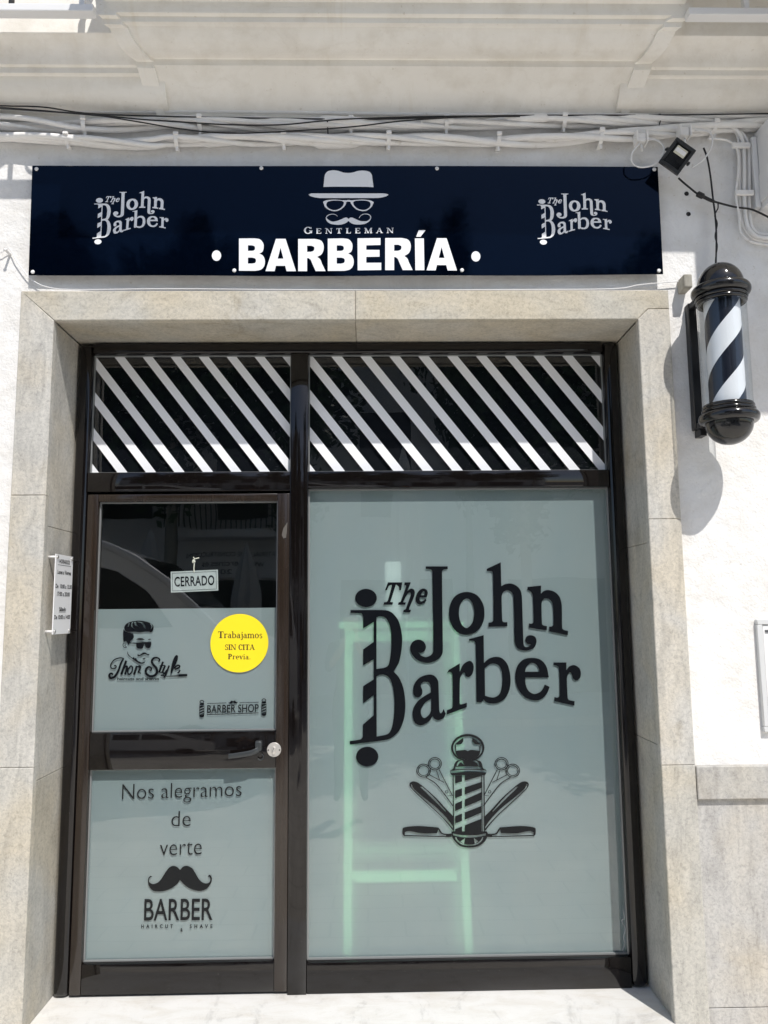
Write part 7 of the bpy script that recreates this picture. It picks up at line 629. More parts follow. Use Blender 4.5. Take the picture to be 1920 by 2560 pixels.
bal += [(0.171, 3.863, -0.876, 1.166), (0.172, 3.890, -0.877, 1.168)]
for p, z in arc((0.176, 3.892), (0.300, 3.934), -0.019): bal.append((p, z, -0.880 - 0.52 * (p - 0.17), 1.17 + 0.40 * (p - 0.17)))
bal += [(0.302, 3.938, -0.950, 1.225), (0.325, 3.938, -0.966, 1.240), (0.326, 3.961, -0.970, 1.246), (0.345, 3.962, -0.984, 1.268), (0.346, 3.968, -1.026, 1.315), (0.347, 4.010, -1.028, 1.317),
        (0.400, 4.03, -1.030, 1.318), (0.500, 4.06, -1.030, 1.318), (0.700, 4.18, -1.030, 1.318), (0.702, 4.234, -1.030, 1.318)]
def balcony():
    m = MB(); v = []
    for p, z, a, b in bal:
        v += [(a, YW + 0.02, z), (a, YW - p, z), (b, YW - p, z), (b, YW + 0.02, z)]
    n = len(bal)
    f = []
    for i in range(n - 1):
        for k in range(3): f.append((i * 4 + k, i * 4 + k + 1, i * 4 + 5 + k, i * 4 + 4 + k))
    f.append(((n - 1) * 4, (n - 1) * 4 + 1, (n - 1) * 4 + 2, (n - 1) * 4 + 3)); f.append((3, 2, 1, 0))
    m.add(v, f)
    return m
_b = balcony(); _b.box(-1.0, 1.86, YW - 0.775, YW + 0.02, 4.2345, 4.46)
_b.build('balcony', 'soffit_plaster', building, 30, label='moulded underside of the white balcony above the sign')
def side_rib(sg):
    m = MB(); v = []; rows = [q for q in bal if q[0] <= 0.3455]
    for p, z, a, b in rows:
        x = a if sg < 0 else b
        wd = 0.012 + 0.055 * min(1.0, p / 0.10)
        v += [(x - sg * 0.006, YW - p, z - 0.013), (x + sg * wd, YW - p, z - 0.011), (x + sg * (wd + 0.012), YW - p, z + 0.06), (x - sg * 0.006, YW - p, z + 0.06)]
    n = len(rows); f = [(0, 1, 2, 3), tuple((n - 1) * 4 + k for k in (3, 2, 1, 0))]
    for i in range(n - 1):
        for k in range(4): f.append((i * 4 + k, i * 4 + (k + 1) % 4, i * 4 + 4 + (k + 1) % 4, i * 4 + 4 + k))
    return m.add(v, f)
for sg in (-1, 1): side_rib(sg).build('side_moulding', 'soffit_plaster', building, 40)
for side, (xa, xb) in enumerate(((-5.5, -1.05), (1.31, 5.5))):
    m = MB()
    m.box(xa, xb, YW - 0.395, YW - 0.350, 3.926, 3.958, 0.004, 2)
    m.box(xa, xb, YW - 0.42, YW - 0.335, 3.962, 3.985, 0.003, 1) if False else None
    x = xb - 0.04
    while x > xa:                                         # brackets back to the wall
        m.box(x - 0.02, x, YW - 0.36, YW + 0.01, 4.21, 4.235)
        m.box(x - 0.02, x, YW - 0.385, YW - 0.36, 3.95, 4.235)
        x -= 1.3
    m.build('ledge_rail', 'white_plastic', building)
# neighbouring balcony to the right, outside the picture, that shades the wall by the barber pole
m = MB()
m.box(1.835, 5.5, YW - 1.0, YW + 0.02, 3.83, 4.0, 0.01, 2)
m.box(1.84, 5.5, YW - 0.99, YW - 0.90, 4.0005, 4.9495)
m.box(1.84, 1.92, YW - 0.8995, YW + 0.02, 4.0005, 4.9495)
m.box(1.84, 5.5, YW - 1.0, YW - 0.955, 4.95, 4.99, 0.004, 1)
m.build('balcony', 'soffit_plaster', building)

# --- fixed shopfront frame
def shopfront():
    m = MB(); yb = 0.37
    m.box(-1.302, -1.2375, YF, yb, 0.004, 2.801, 0.022, 5)                # left jamb, rounded
    m.box(1.1095, 1.1765, YF - 0.006, yb, 0.004, 2.801, 0.026, 6)         # right jamb, rounded
    m.box(-0.3325, -0.2535, YF, yb, 0.0, 2.7545, 0.003, 2)                # mullion
    m.box(-1.2372, 1.1092, YF - 0.002, yb, 2.7555, 2.803, 0.010, 3)       # head
    m.box(-1.2372, -0.3330, YF + 0.003, yb, 2.117, 2.2045, 0.003, 2)      # transom rail over the door
    m.box(-0.2530, 1.1092, YF + 0.003, yb, 2.1275, 2.2045, 0.003, 2)      # transom rail over the window
    m.box(-0.2530, 1.1092, YF + 0.004, yb, 0.002, 0.1235, 0.003, 2)       # kick rail under the window
    return m
shopfront().build('shopfront_frame', 'bronze_aluminium', building, 40, label='dark bronze aluminium frame holding the door and glazing')
def sheet(x0, x1, z0, z1, y):
    return MB().add([(x0, y, z0), (x1, y, z0), (x1, y, z1), (x0, y, z1)], [(0, 1, 2, 3)])
def beads(x0, x1, z0, z1, y, wv=0.006):
    m = MB()
    m.box(x0, x1, y - 0.008, y + 0.004, z0, z0 + wv); m.box(x0, x1, y - 0.008, y + 0.004, z1 - wv, z1)
    m.box(x0, x0 + wv, y - 0.008, y + 0.004, z0 + wv, z1 - wv); m.box(x1 - wv, x1, y - 0.008, y + 0.004, z0 + wv, z1 - wv)
    return m
# transom lights with white diagonal stripes
def clip_stripe(xa, wd, x0, x1, z0, z1, sl=0.772):
    """white stripe running down to the right, its left edge at xa on the top"""
    H = z1 - z0
    poly = [(xa, z1), (xa + sl * H, z0), (xa + wd + sl * H, z0), (xa + wd, z1)]
    for side, lim in ((0, x0), (1, x1)):
        out = []
        for i, p in enumerate(poly):
            q = poly[(i + 1) % len(poly)]
            ins = (lambda r: r[0] >= lim) if side == 0 else (lambda r: r[0] <= lim)
            if ins(p): out.append(p)
            if ins(p) != ins(q):
                t = (lim - p[0]) / (q[0] - p[0])
                out.append((lim, p[1] + (q[1] - p[1]) * t))
        poly = out
        if not poly: return None
    return poly
for (x0, x1, first, per, wd, n0, n1, lb) in ((-1.2365, -0.334, -1.1482, 0.1287, 0.0458, -5, 8, 'transom pane over the door with white diagonal stripes'),
                                              (-0.2525, 1.1085, -0.1494, 0.1345, 0.0492, -5, 11, 'wide transom pane over the window with white diagonal stripes')):
    z0, z1 = 2.2055, 2.7545
    tw = sheet(x0, x1, z0, z1, YG).build('transom_window', 'clear_glass', building, label=lb)
    beads(x0, x1, z0, z1, YG - 0.004, 0.004).build('glazing_bead', 'glazing_seal', tw)
    sheet(x0 + 0.004, x1 - 0.004, z0 + 0.004, z1 - 0.004, YG + 0.012).build('dark_film', 'dark_film', tw)
    m = MB()
    for k in range(n0, n1 + 1):
        p = clip_stripe(first + k * per, wd, x0 + 0.005, x1 - 0.005, z0 + 0.0045, z1 - 0.004)
        if p and len(p) > 2: m.add([(x, YG - 0.0015, z) for x, z in p], [tuple(range(len(p)))])
    m.build('stripe_vinyl', 'white_vinyl', tw)
# big fixed window
x0, x1, z0, z1 = -0.2525, 1.1085, 0.1245, 2.1265
win = sheet(x0, x1, z0, z1, YG).build('shop_window', 'clear_glass', building, label='large fixed window with frosted film and black shop lettering')
beads(x0, x1, z0, z1, YG - 0.004).build('glazing_bead', 'glazing_seal', win)
sheet(x0 + 0.002, x1 - 0.002, z0 + 0.002, z1 - 0.002, YG + 0.0045).build('frosted_film', 'frosted_film', win)
yl = lambda x, z: YG - 0.0016
art(MB(), 'john_logo', yl).build('shop_name_lettering', 'black_ink', win)
art(MB(), 'emblem', yl).build('barber_emblem', 'grey_ink', win)
m = MB().tube(smooth([(1.093, YG - 0.004, 0.30), (1.098, YG - 0.006, 0.27), (1.086, YG - 0.005, 0.255), (1.100, YG - 0.006, 0.225), (1.090, YG - 0.006, 0.19), (1.096, YG - 0.005, 0.165), (1.085, YG - 0.004, 0.14), (1.09, YG - 0.004, 0.131)], 5), 0.0012, 5)
m.build('silicone_thread', 'white_plastic', win)

# --- the door
def door_leaf():
    m = MB(); y0, y1 = YF + 0.006, 0.36
    zb, zt = 0.011, 2.1055
    xl, xr = -1.2345, -0.3345
    m.box(xl, -1.1875, y0, y1, zb, zt, 0.003, 2); m.box(-0.3885, xr, y0, y1, zb, zt, 0.003, 2)
    m.box(-1.187, -0.389, y0 + 0.001, y1, 2.073, zt, 0.003, 2)
    m.box(-1.187, -0.389, y0 + 0.002, y1, 0.912, 1.067, 0.003, 2, 1)
    m.box(-1.187, -0.389, y0 + 0.002, y1, zb, 0.131, 0.003, 2, 1)
    return m
door = door_leaf().build('door', ['brown_aluminium', 'bronze_aluminium'], building, 40, label='closed brown aluminium door glazed in two panes')
panes = ((-1.1865, -0.3895, 1.068, 2.0725, 'clear upper pane frosted in its lower half'), (-1.1865, -0.3895, 0.132, 0.9115, 'frosted lower pane with greeting in Spanish'))
for i, (x0, x1, z0, z1, lb) in enumerate(panes):
    sheet(x0, x1, z0, z1, YG).build('pane', 'clear_glass', door, label=lb)
    beads(x0, x1, z0, z1, YG - 0.004, 0.005).build('glazing_bead', 'glazing_seal', door)
    zt = 1.5965 if i == 0 else z1 - 0.002
    sheet(x0 + 0.002, x1 - 0.002, z0 + 0.002, zt, YG + 0.0045).build('frosted_film', 'frosted_film', door)
def onglass(dy=0.0016): return lambda x, z: (x, YG - dy, z)
art(MB(), 'face_logo', yl).build('bearded_face_logo', 'black_ink', door)
m = art(MB(), 'barber_shop_mark', yl)
text(m, 'BARBER SHOP', -0.6922, -0.4683, 1.1423, 1.1443, 0.0327, onglass(0.0021), 0.006)
m.build('barber_shop_mark', 'black_ink', door)
m = MB(); text(m, 'haircuts and shaves', -1.0872, -0.9054, 1.2879, 1.2865, 0.0113, onglass(0.0022), 0.022)
m.build('tagline_lettering', 'black_ink', door)
m = MB()
text(m, 'Nos alegramos', -1.0507, -0.5380, 0.7830, 0.7906, 0.0641, onglass(), -0.012)
text(m, 'de', -0.8365, -0.7542, 0.6686, 0.6690, 0.0645, onglass(), -0.012)
text(m, 'verte', -0.8827, -0.7048, 0.5492, 0.5521, 0.0690, onglass(), -0.012)
m.build('greeting_lettering', 'grey_ink', door)
m = art(MB(), 'mustache', yl)
text(m, 'BARBER', -0.9422, -0.6537, 0.2900, 0.2876, 0.0839, onglass(), 0.008)
text(m, 'HAIRCUT', -0.9526, -0.8197, 0.2585, 0.2570, 0.0145, onglass(), 0.022, 2.1)
text(m, 'SHAVE', -0.7483, -0.6535, 0.2561, 0.2549, 0.0139, onglass(), 0.022, 2.1)
text(m, '&', -0.7876, -0.7782, 0.2423, 0.2424, 0.0139, onglass(), 0.022)
m.build('moustache_mark', 'grey_ink', door)
# lever handle
def handle():
    m = MB()
    hx = -0.4594
    m.box(hx - 0.014, hx + 0.014, YF - 0.030, YF + 0.008, 0.988, 1.030, 0.006, 3)     # neck from the rail
    pts = [(hx + 0.004, YF - 0.022, 0.996), (hx - 0.010, YF - 0.029, 0.990), (hx - 0.035, YF - 0.033, 0.982), (hx - 0.075, YF - 0.034, 0.976), (hx - 0.124, YF - 0.033, 0.970)]
    P = smooth(pts, 6)
    n = len(P); v = []
    for i, p in enumerate(P):
        t = i / (n - 1); hz = 0.0125 - 0.002 * t; hy = 0.0065
        for k in range(12):
            a = 2 * math.pi * k / 12
            cx, cz = math.cos(a), math.sin(a)
            sx = math.copysign(abs(cx) ** 0.55, cx); sz = math.copysign(abs(cz) ** 0.55, cz)
            v.append((p.x, p.y + hy * sx, p.z + hz * sz))
    f = [(i * 12 + k, i * 12 + (k + 1) % 12, (i + 1) * 12 + (k + 1) % 12, (i + 1) * 12 + k) for i in range(n - 1) for k in range(12)]
    f += [tuple(range(12)), tuple((n - 1) * 12 + k for k in range(12))]
    m.add(v, f, 0, True)
    return m
handle().build('handle', 'grey_handle', door, 45)
m = MB().tube([(-0.452 + 0.012 * math.cos(a), YF - 0.008, 0.962 + 0.014 * math.sin(a)) for a in [R(d) for d in range(-150, 61, 15)]], 0.0022, 6)
m.build('escutcheon_ring', 'grey_handle', door)
m = MB()
m.lathe([(0.0305, 0), (0.0305, 0.004), (0.029, 0.0055), (0.0, 0.0057)], (-0.3955, YF + 0.006, 0.989), (0, -1, 0), 36)
m.lathe([(0.0075, 0), (0.0075, 0.012), (0.0065, 0.013), (0.0, 0.0131)], (-0.3955, YF + 0.001, 0.996), (0, -1, 0), 20)
m.box(-0.4005, -0.3905, YF - 0.0105, YF + 0.001, 0.972, 0.994, 0.003, 2)
m.build('lock', 'satin_steel', door, 40)
for dx in (-0.024, 0.024): MB().lathe([(0.0032, 0), (0.0032, 0.0006), (0, 0.0007)], (-0.3955 + dx, YF + 0.0004, 0.988), (0, -1, 0), 10).build('screw', 'far_dark', door)
m = MB()
m.box(-0.3965, -0.3945, YF - 0.0127, YF - 0.0119, 0.992, 0.999)
m.build('keyhole', 'far_dark', door)
# torn remnant of clear tape on the right stile
m = MB(); m.add([(-0.362, YF + 0.0048, 1.948), (-0.344, YF + 0.0046, 1.975), (-0.346, YF + 0.0044, 1.935), (-0.350, YF + 0.004, 1.905), (-0.362, YF + 0.0046, 1.902), (-0.369, YF + 0.0043, 1.918)], [(0, 1, 2, 3, 4, 5)])
m.build('tape_remnant', 'tape', door)

# ------------------------------------------------------------------ things on and behind the glass
m = MB()
cx, cz, rr = -0.5563, 1.4427, 0.1278
m.lathe([(rr, 0), (rr, 0.0012), (0, 0.00121)], (cx, YG - 0.0004, cz), (0, -1, 0), 72)
stk = m.build('round_sticker', 'yellow_vinyl', None, 20)
tag(stk, 'round yellow sticker with dark lettering stuck on the door glass', 'sticker')
art(MB(), 'walkin_text', lambda x, z: YG - 0.0019).build('sticker_lettering', 'brown_ink', stk)

closed = thing('closed_sign', 'small grey plate reading CERRADO hung by a cord inside the door glass', 'sign')
PY = YG + 0.018
a = math.atan2(1.7688 - 1.7614, 0.212)
Mr = Matrix.Translation((-0.7643, PY, 1.7179)) @ Matrix.Rotation(-a, 4, 'Y')
m = MB().box(-0.1057, 0.1057, 0, 0.003, -0.0470, 0.0470, 0.001, 1, 0, Mr); m.build('plate', 'pale_grey_plate', closed)
m = MB()
for (p, q, r_, s_) in ((-0.0985, 0.0985, 0.0385, 0.0400), (-0.0985, 0.0985, -0.0400, -0.0385), (-0.0985, -0.0970, -0.0385, 0.0385), (0.0970, 0.0985, -0.0385, 0.0385)):
    m.box(p, q, -0.0006, -0.0002, r_, s_, M=Mr)
text(m, 'CERRADO', -0.0893, 0.0893, -0.0200, -0.0200, 0.0415, lambda x, z: tuple(Mr @ Vector((x, -0.0008, z))), 0.018, 1.06)
m.build('lettering', 'black_ink', closed)
m = MB().tube(smooth([(-0.766, PY - 0.001, 1.757), (-0.767, PY - 0.003, 1.775), (-0.766, PY - 0.003, 1.798), (-0.768, PY - 0.003, 1.812), (-0.762, PY - 0.004, 1.818), (-0.752, PY - 0.005, 1.820), (-0.744, PY - 0.004, 1.822)], 4), 0.0026, 6)
m.tube(smooth([(-0.768, PY - 0.003, 1.806), (-0.773, PY - 0.004, 1.800), (-0.772, PY - 0.004, 1.812), (-0.764, PY - 0.004, 1.816), (-0.771, PY - 0.005, 1.826)], 4), 0.0024, 6)
m.lathe([(0.001, 0), (0.006, 0.001), (0.006, 0.006), (0.001, 0.007)], (-0.766, PY - 0.001, 1.806), (0, -1, 0), 10)
m.build('cord', 'cord', closed)

# pale green legs seen blurred behind the frosted window
rack = thing('shelf_frame', 'pale green legged frame showing blurred behind the frosted window', 'rack')
yr = YG + 0.075
for s, xt, xb in ((-1, -0.075, -0.085), (1, 0.405, 0.442)):
    for k, yy in ((0, yr), (1, yr + 0.42)):
        m = MB()
        m.add([(xt - 0.018, yy, 1.50), (xt + 0.018, yy, 1.50), (xt + 0.018, yy + 0.03, 1.50), (xt - 0.018, yy + 0.03, 1.50),
               (xb - 0.018, yy, -0.018), (xb + 0.018, yy, -0.018), (xb + 0.018, yy + 0.03, -0.018), (xb - 0.018, yy + 0.03, -0.018)],
              [(0, 1, 2, 3), (4, 7, 6, 5), (0, 4, 5, 1), (1, 5, 6, 2), (2, 6, 7, 3), (3, 7, 4, 0)])
        m.build('leg', 'mint_paint', rack)
for yy in (yr + 0.002, yr + 0.422):
    for zz in (0.405, 1.44): MB().box(-0.062, 0.392, yy, yy + 0.026, zz, zz + 0.046, 0.003, 1).build('crossbar', 'mint_paint', rack)
MB().box(0.090, 0.165, yr - 0.055, yr - 0.02, 1.531, 1.80, 0.012, 2).build('glow_block', 'white_plastic', rack)  # white block added to imitate the soft glow behind the film
MB().box(-0.12, 0.45, yr - 0.01, yr + 0.47, 1.50, 1.53, 0.005, 2).build('top', 'mint_paint', rack)

# ------------------------------------------------------------------ shop sign
def sign_y(x, z):
    t = (x + 0.0625) / 1.36
    bow = 0.016 * max(0.0, math.cos(t * 1.5)) * (0.55 + 0.45 * math.cos((z - 3.0) * 2.2))
    return -0.008 - bow - 0.003 * math.sin(x * 6.1) * (3.5 - z) * 2
sign = thing('shop_sign', 'long glossy black sign lettered BARBERÍA above the entrance', 'sign')
def sign_panel():
    m = MB(); nx, nz = 120, 16
    def corner(u, v_):
        xl = -1.4188 + (-1.4125 + 1.4188) * (1 - v_); xr = 1.2929 + (1.289 - 1.2929) * (1 - v_)
        x = xl + (xr - xl) * u
        zt = 3.4936 - 0.0062 * math.sin(math.pi * u) - 0.0012 * math.sin(7 * u); zb = 3.0005 - 0.0115 * math.sin(math.pi * u)
        return x, zb + (zt - zb) * v_
    front = []; back = []
    for j in range(nz + 1):
        for i in range(nx + 1):
            x, z = corner(i / nx, j / nz); y = sign_y(x, z)
            front.append((x, y, z)); back.append((x, y + 0.003, z))
    n = len(front)
    f = []
    for j in range(nz):
        for i in range(nx):
            a = j * (nx + 1) + i
            f += [(a, a + 1, a + nx + 2, a + nx + 1), (n + a, n + a + nx + 1, n + a + nx + 2, n + a + 1)]
    ring = [i for i in range(nx + 1)] + [j * (nx + 1) + nx for j in range(1, nz + 1)] + [nz * (nx + 1) + i for i in range(nx - 1, -1, -1)] + [j * (nx + 1) for j in range(nz - 1, 0, -1)]
    for k in range(len(ring)):
        a, b = ring[k], ring[(k + 1) % len(ring)]
        f.append((a, n + a, n + b, b))
    m.add(front + back, f)
    return m
sign_panel().build('panel', 'sign_gloss', sign, 30)
ys = lambda x, z: sign_y(x, z) - 0.0012
art(MB(), 'hat_emblem', ys).build('hat_emblem', 'white_vinyl', sign)
art(MB(), 'gentleman', ys).build('small_lettering', 'white_vinyl', sign)
art(MB(), 'barberia', ys).build('large_lettering', 'white_vinyl', sign)
art(MB(), fitted('john_logo', 'john_left', (-11474, -8261, 31342, 33740)), ys).build('shop_logo', 'white_vinyl', sign)
art(MB(), fitted('john_logo', 'john_right', (7532, 10772, 31312, 33688)), ys).build('shop_logo', 'white_vinyl', sign)
for x, z in ((-1.3993, 3.4771), (-0.4337, 3.477), (0.3249, 3.4765), (1.2765, 3.4801), (-1.3947, 3.0135), (-0.5425, 3.0125), (0.4229, 3.0125), (1.2711, 3.0144)):
    m = MB().lathe([(0.0085, 0), (0.0085, 0.002), (0.006, 0.0045), (0.0, 0.005)], (x, sign_y(x, z) - 0.0005, z), (0, -1, 0), 16)
    m.tube([(x, sign_y(x, z), z), (x, YW + 0.02, z)], 0.003, 6)
    m.build('screw', 'white_plastic', sign)

# ------------------------------------------------------------------ opening hours plate on the left reveal
hours = thing('hours_sign', 'white opening hours plate on standoffs fixed to the left stone reveal', 'sign')
PX = -1.272
ya, yb = 0.0585, 0.248
m = MB().box(PX - 0.004, PX, ya, yb, 1.494, 1.824, 0.0008, 1); m.build('plate', 'plaque_white', hours)
def onplate(y, z): return (PX + 0.0006, y, z)
m = MB()
for body, f0, f1, zc, cp in (('HORARIOS', 0.20, 0.80, 1.788, 0.0165), ('Lunes a Viernes', 0.12, 0.90, 1.743, 0.0165), ('De  10:00 a 13:30', 0.05, 0.97, 1.684, 0.0165),
                             ('17:00 a 20:00', 0.15, 0.87, 1.652, 0.0165), ('Sábado', 0.30, 0.68, 1.589, 0.0165), ('De 10:00 a 14:00', 0.05, 0.95, 1.556, 0.0165)):
    text(m, body, ya + (yb - ya) * f0, ya + (yb - ya) * f1, zc, zc, cp, onplate, 0.022)
m.box(PX + 0.0002, PX + 0.0006, ya + 0.022, yb - 0.022, 1.780, 1.7815)
m.box(PX + 0.0002, PX + 0.0006, ya + 0.055, yb - 0.062, 1.5845, 1.5855)
m.build('lettering', 'black_ink', hours)
for y, z in ((ya + 0.016, 1.812), (yb - 0.016, 1.812), (ya + 0.016, 1.506), (yb - 0.016, 1.506)):
    MB().tube([(PX - 0.002, y, z), (XL - 0.008, y, z)], 0.0055, 12).build('standoff', 'white_plastic', hours)
    MB().lathe([(0.008, 0), (0.0075, 0.003), (0.004, 0.0055), (0, 0.006)], (PX, y, z), (1, 0, 0), 14).build('screw', 'steel', hours)

# ------------------------------------------------------------------ barber pole
pole = thing('barber_pole', 'black and white striped barber pole lamp on the wall right of the entrance', 'barber pole')
PXc, PYc = 1.460, -0.165
zb = 2.216
def lat(prof, name, mat, seg=56):
    return MB().lathe(prof, (PXc, PYc, zb), (0, 0, 1), seg, cap=False).build(name, mat, pole, 50)
def dome(r, h0, h, n=12, top=True):
    out = []
    for k in range(n + 1):
        a = math.pi / 2 * k / n
        out.append((r * math.cos(a) if k < n else 0.0004, h0 + (h if top else -h) * math.sin(a)))
    return out
def ring(r, h, w, th, n=10):
    """rounded collar bulging to r at height h"""
    return [(r - w + w * math.cos(a), h + th * math.sin(a)) for a in [(-math.pi / 2 + math.pi * k / n) for k in range(n + 1)]]
HB = 0.092
lat(dome(0.0905, HB, HB - 0.004, top=False)[::-1] + [(0.0905, HB)], 'bottom_dome', 'gloss_black')
lat([(0.088, HB)] + ring(0.115, HB + 0.020, 0.016, 0.021) + ring(0.102, HB + 0.049, 0.006, 0.0075, 6) + ring(0.0985, HB + 0.064, 0.005, 0.0075, 6) + [(0.094, HB + 0.074), (0.080, HB + 0.074)], 'bottom_collar', 'gloss_black')
H1 = 0.588
lat([(0.080, H1 - 0.002), (0.094, H1 - 0.002)] + ring(0.0985, H1 + 0.007, 0.005, 0.0075, 6) + ring(0.102, H1 + 0.022, 0.006, 0.0075, 6) + ring(0.115, H1 + 0.051, 0.016, 0.021) + [(0.088, H1 + 0.073)], 'top_collar', 'gloss_black')
lat([(0.0905, H1 + 0.070)] + dome(0.0905, H1 + 0.073, 0.098), 'top_dome', 'gloss_black')
lat([(0.0935, HB + 0.070), (0.0935, H1 + 0.004)], 'acrylic_tube', 'acrylic_tube')
def drum():
    m = MB(); seg, rows = 96, 150
    r = 0.069; h0, h1 = HB + 0.066, H1 + 0.006
    pitch = 0.345
    v = []; f = []; mi = []
    # rows follow the helix so the colour borders are clean
    for j in range(rows + 1):
        for k in range(seg):
            a = 2 * math.pi * k / seg
            v.append((PXc + r * math.cos(a), PYc + r * math.sin(a), zb + h0 + (h1 - h0) * j / rows))
    for j in range(rows):
        for k in range(seg):
            f.append((j * seg + k, j * seg + (k + 1) % seg, (j + 1) * seg + (k + 1) % seg, (j + 1) * seg + k))
    o = MB().add(v, f, 0, True)
    return o
ZC = 2.5604
def stripe_mat():
    m, t, b = nodes('drum_stripes')
    tc = t.nodes.new('ShaderNodeNewGeometry')
    sp = t.nodes.new('ShaderNodeSeparateXYZ'); t.links.new(tc.outputs['Position'], sp.inputs[0])
    def mth(op, a, b_=None):
        n = N(t, 'ShaderNodeMath', operation=op)
        for i, q in enumerate((a, b_)):
            if q is None: continue
            if hasattr(q, 'is_linked'): t.links.new(q, n.inputs[i])
            else: n.inputs[i].default_value = q
        return n.outputs[0]
    ang = mth('ARCTAN2', mth('SUBTRACT', sp.outputs[1], PYc), mth('SUBTRACT', sp.outputs[0], PXc))
    turn = mth('DIVIDE', ang, 2 * math.pi)
    hh = mth('DIVIDE', mth('SUBTRACT', sp.outputs[2], ZC - 0.0615), 0.246)
    ph = mth('FRACT', mth('ADD', mth('SUBTRACT', hh, mth('MULTIPLY', mth('ADD', turn, 0.25), 2.0)), 20.0))
    sel = mth('GREATER_THAN', ph, 0.5)
    col = mixc(t, (0.008, 0.010, 0.019), (0.78, 0.79, 0.81), sel)
    t.links.new(col, b.inputs['Base Color'])
    b.inputs['Roughness'].default_value = 0.3
    MATS['drum_stripes'] = m
stripe_mat()
drum().build('striped_drum', 'drum_stripes', pole)
m = MB()
m.box(1.388, 1.424, -0.012, YW + 0.01, 2.320, 2.87, 0.003, 1)                     # back bar on the wall
for hz in (HB + 0.022, H1 + 0.050):
    m.box(1.392, 1.418, PYc + 0.07, -0.010, zb + hz - 0.014, zb + hz + 0.014, 0.003, 1)
m.box(1.400, 1.428, -0.03, YW + 0.008, 2.288, 2.319, 0.002, 1)
m.build('wall_bracket', 'black_plastic', pole, 40)

# ------------------------------------------------------------------ cables
def cable_pts(name, n=8): return smooth(CAB[name]['p'], n)
def cable(name, key, mat, label, group, r=None, joints=()):
    P = cable_pts(key)
    rad = r or CAB[key]['r']
    m = MB().tube(P, rad, 8)
    o = m.build(name, mat)
    tag(o, label, 'cable', group)
    return o
GC = 'cables along the wall'
cable('cable', 'conduit', 'painted_cable', 'straight white cable directly under the balcony moulding, topmost of all', GC)
cable('cable', 'black1', 'black_cable', 'black cable running flat along the top of the upper white bundle', GC)
cable('cable', 'black2', 'black_cable', 'thin black cable sagging slightly across the upper white bundle', GC)
cable('cable', 'black3', 'black_cable', 'thin black cable with the deepest sag between the two white bundles', GC)
cable('cable', 'thinwire', 'white_plastic', 'thin white wire looped from a peg and along the top of the stone lintel', GC)
UP = [(-2.3, 3.705, .03), (-1.571, 3.6992, .034), (-1.225, 3.6777, .034), (-.879, 3.69, .029), (-.619, 3.6889, .027), (-.183, 3.6865, .027), (.168, 3.6856, .0254), (.52, 3.6942, .0254), (.874, 3.701, .0254), (1.229, 3.7096, .0254), (1.497, 3.7181, .0237), (1.801, 3.7209, .0203), (2.6, 3.73, .02)]
LO = [(-2.3, 3.64, .016), (-1.567, 3.6227, .016), (-1.309, 3.6141, .018), (-1.084, 3.5998, .0237), (-.912, 3.5965, .0254), (-.791, 3.6098, .0254), (-.357, 3.6147, .0237), (.167, 3.616, .0237), (.694, 3.6117, .0254), (.906, 3.616, .0288), (1.048, 3.6296, .0305), (1.226, 3.6471, .0305), (1.494, 3.6705, .0271), (1.799, 3.6942, .0237), (2.6, 3.71, .022)]
def bundle(line, n, r, lam, label, yc, seed):
    rnd = random.Random(seed)
    base = smooth(line, 24)
    for k in range(n):
        ph = 2 * math.pi * k / n + rnd.random() * 0.6
        l2 = lam * (0.85 + 0.4 * rnd.random())
        pts = []; rad = []
        rk = r * (0.85 + 0.3 * rnd.random())
        jx = rnd.uniform(-1.5, 1.5)
        for p in base:
            a = ph + 2 * math.pi * p.x / l2 + 0.5 * math.sin(p.x * 2.3 + k)
            amp = max(0.002, p.z - rk)
            pts.append((p.x, yc + 0.022 * math.cos(a) - 0.001 * k, p.y + amp * math.sin(a) * 0.95 + 0.0025 * math.sin(p.x * 9 + k * 2)))
            j = 1.0 + (0.55 if abs(p.x - jx) < 0.09 and k % 2 == 0 else 0.0)
            rad.append(rk * j)
        o = MB().tube(pts, rad, 8).build('cable', 'painted_cable')
        tag(o, label, 'cable', GC)
bundle(UP, 5, 0.0115, 1.15, 'white painted cable twisted into the upper of two bundles under the balcony', -0.006, 3)
bundle(LO, 4, 0.0125, 0.95, 'white painted cable twisted into the lower of two bundles above the sign', -0.008, 11)
def interp(line, x):
    for a, b in zip(line, line[1:]):
        if a[0] <= x <= b[0]:
            t = (x - a[0]) / (b[0] - a[0]); return a[1] + (b[1] - a[1]) * t, a[2] + (b[2] - a[2]) * t
GT = 'clips round the cable bundles'
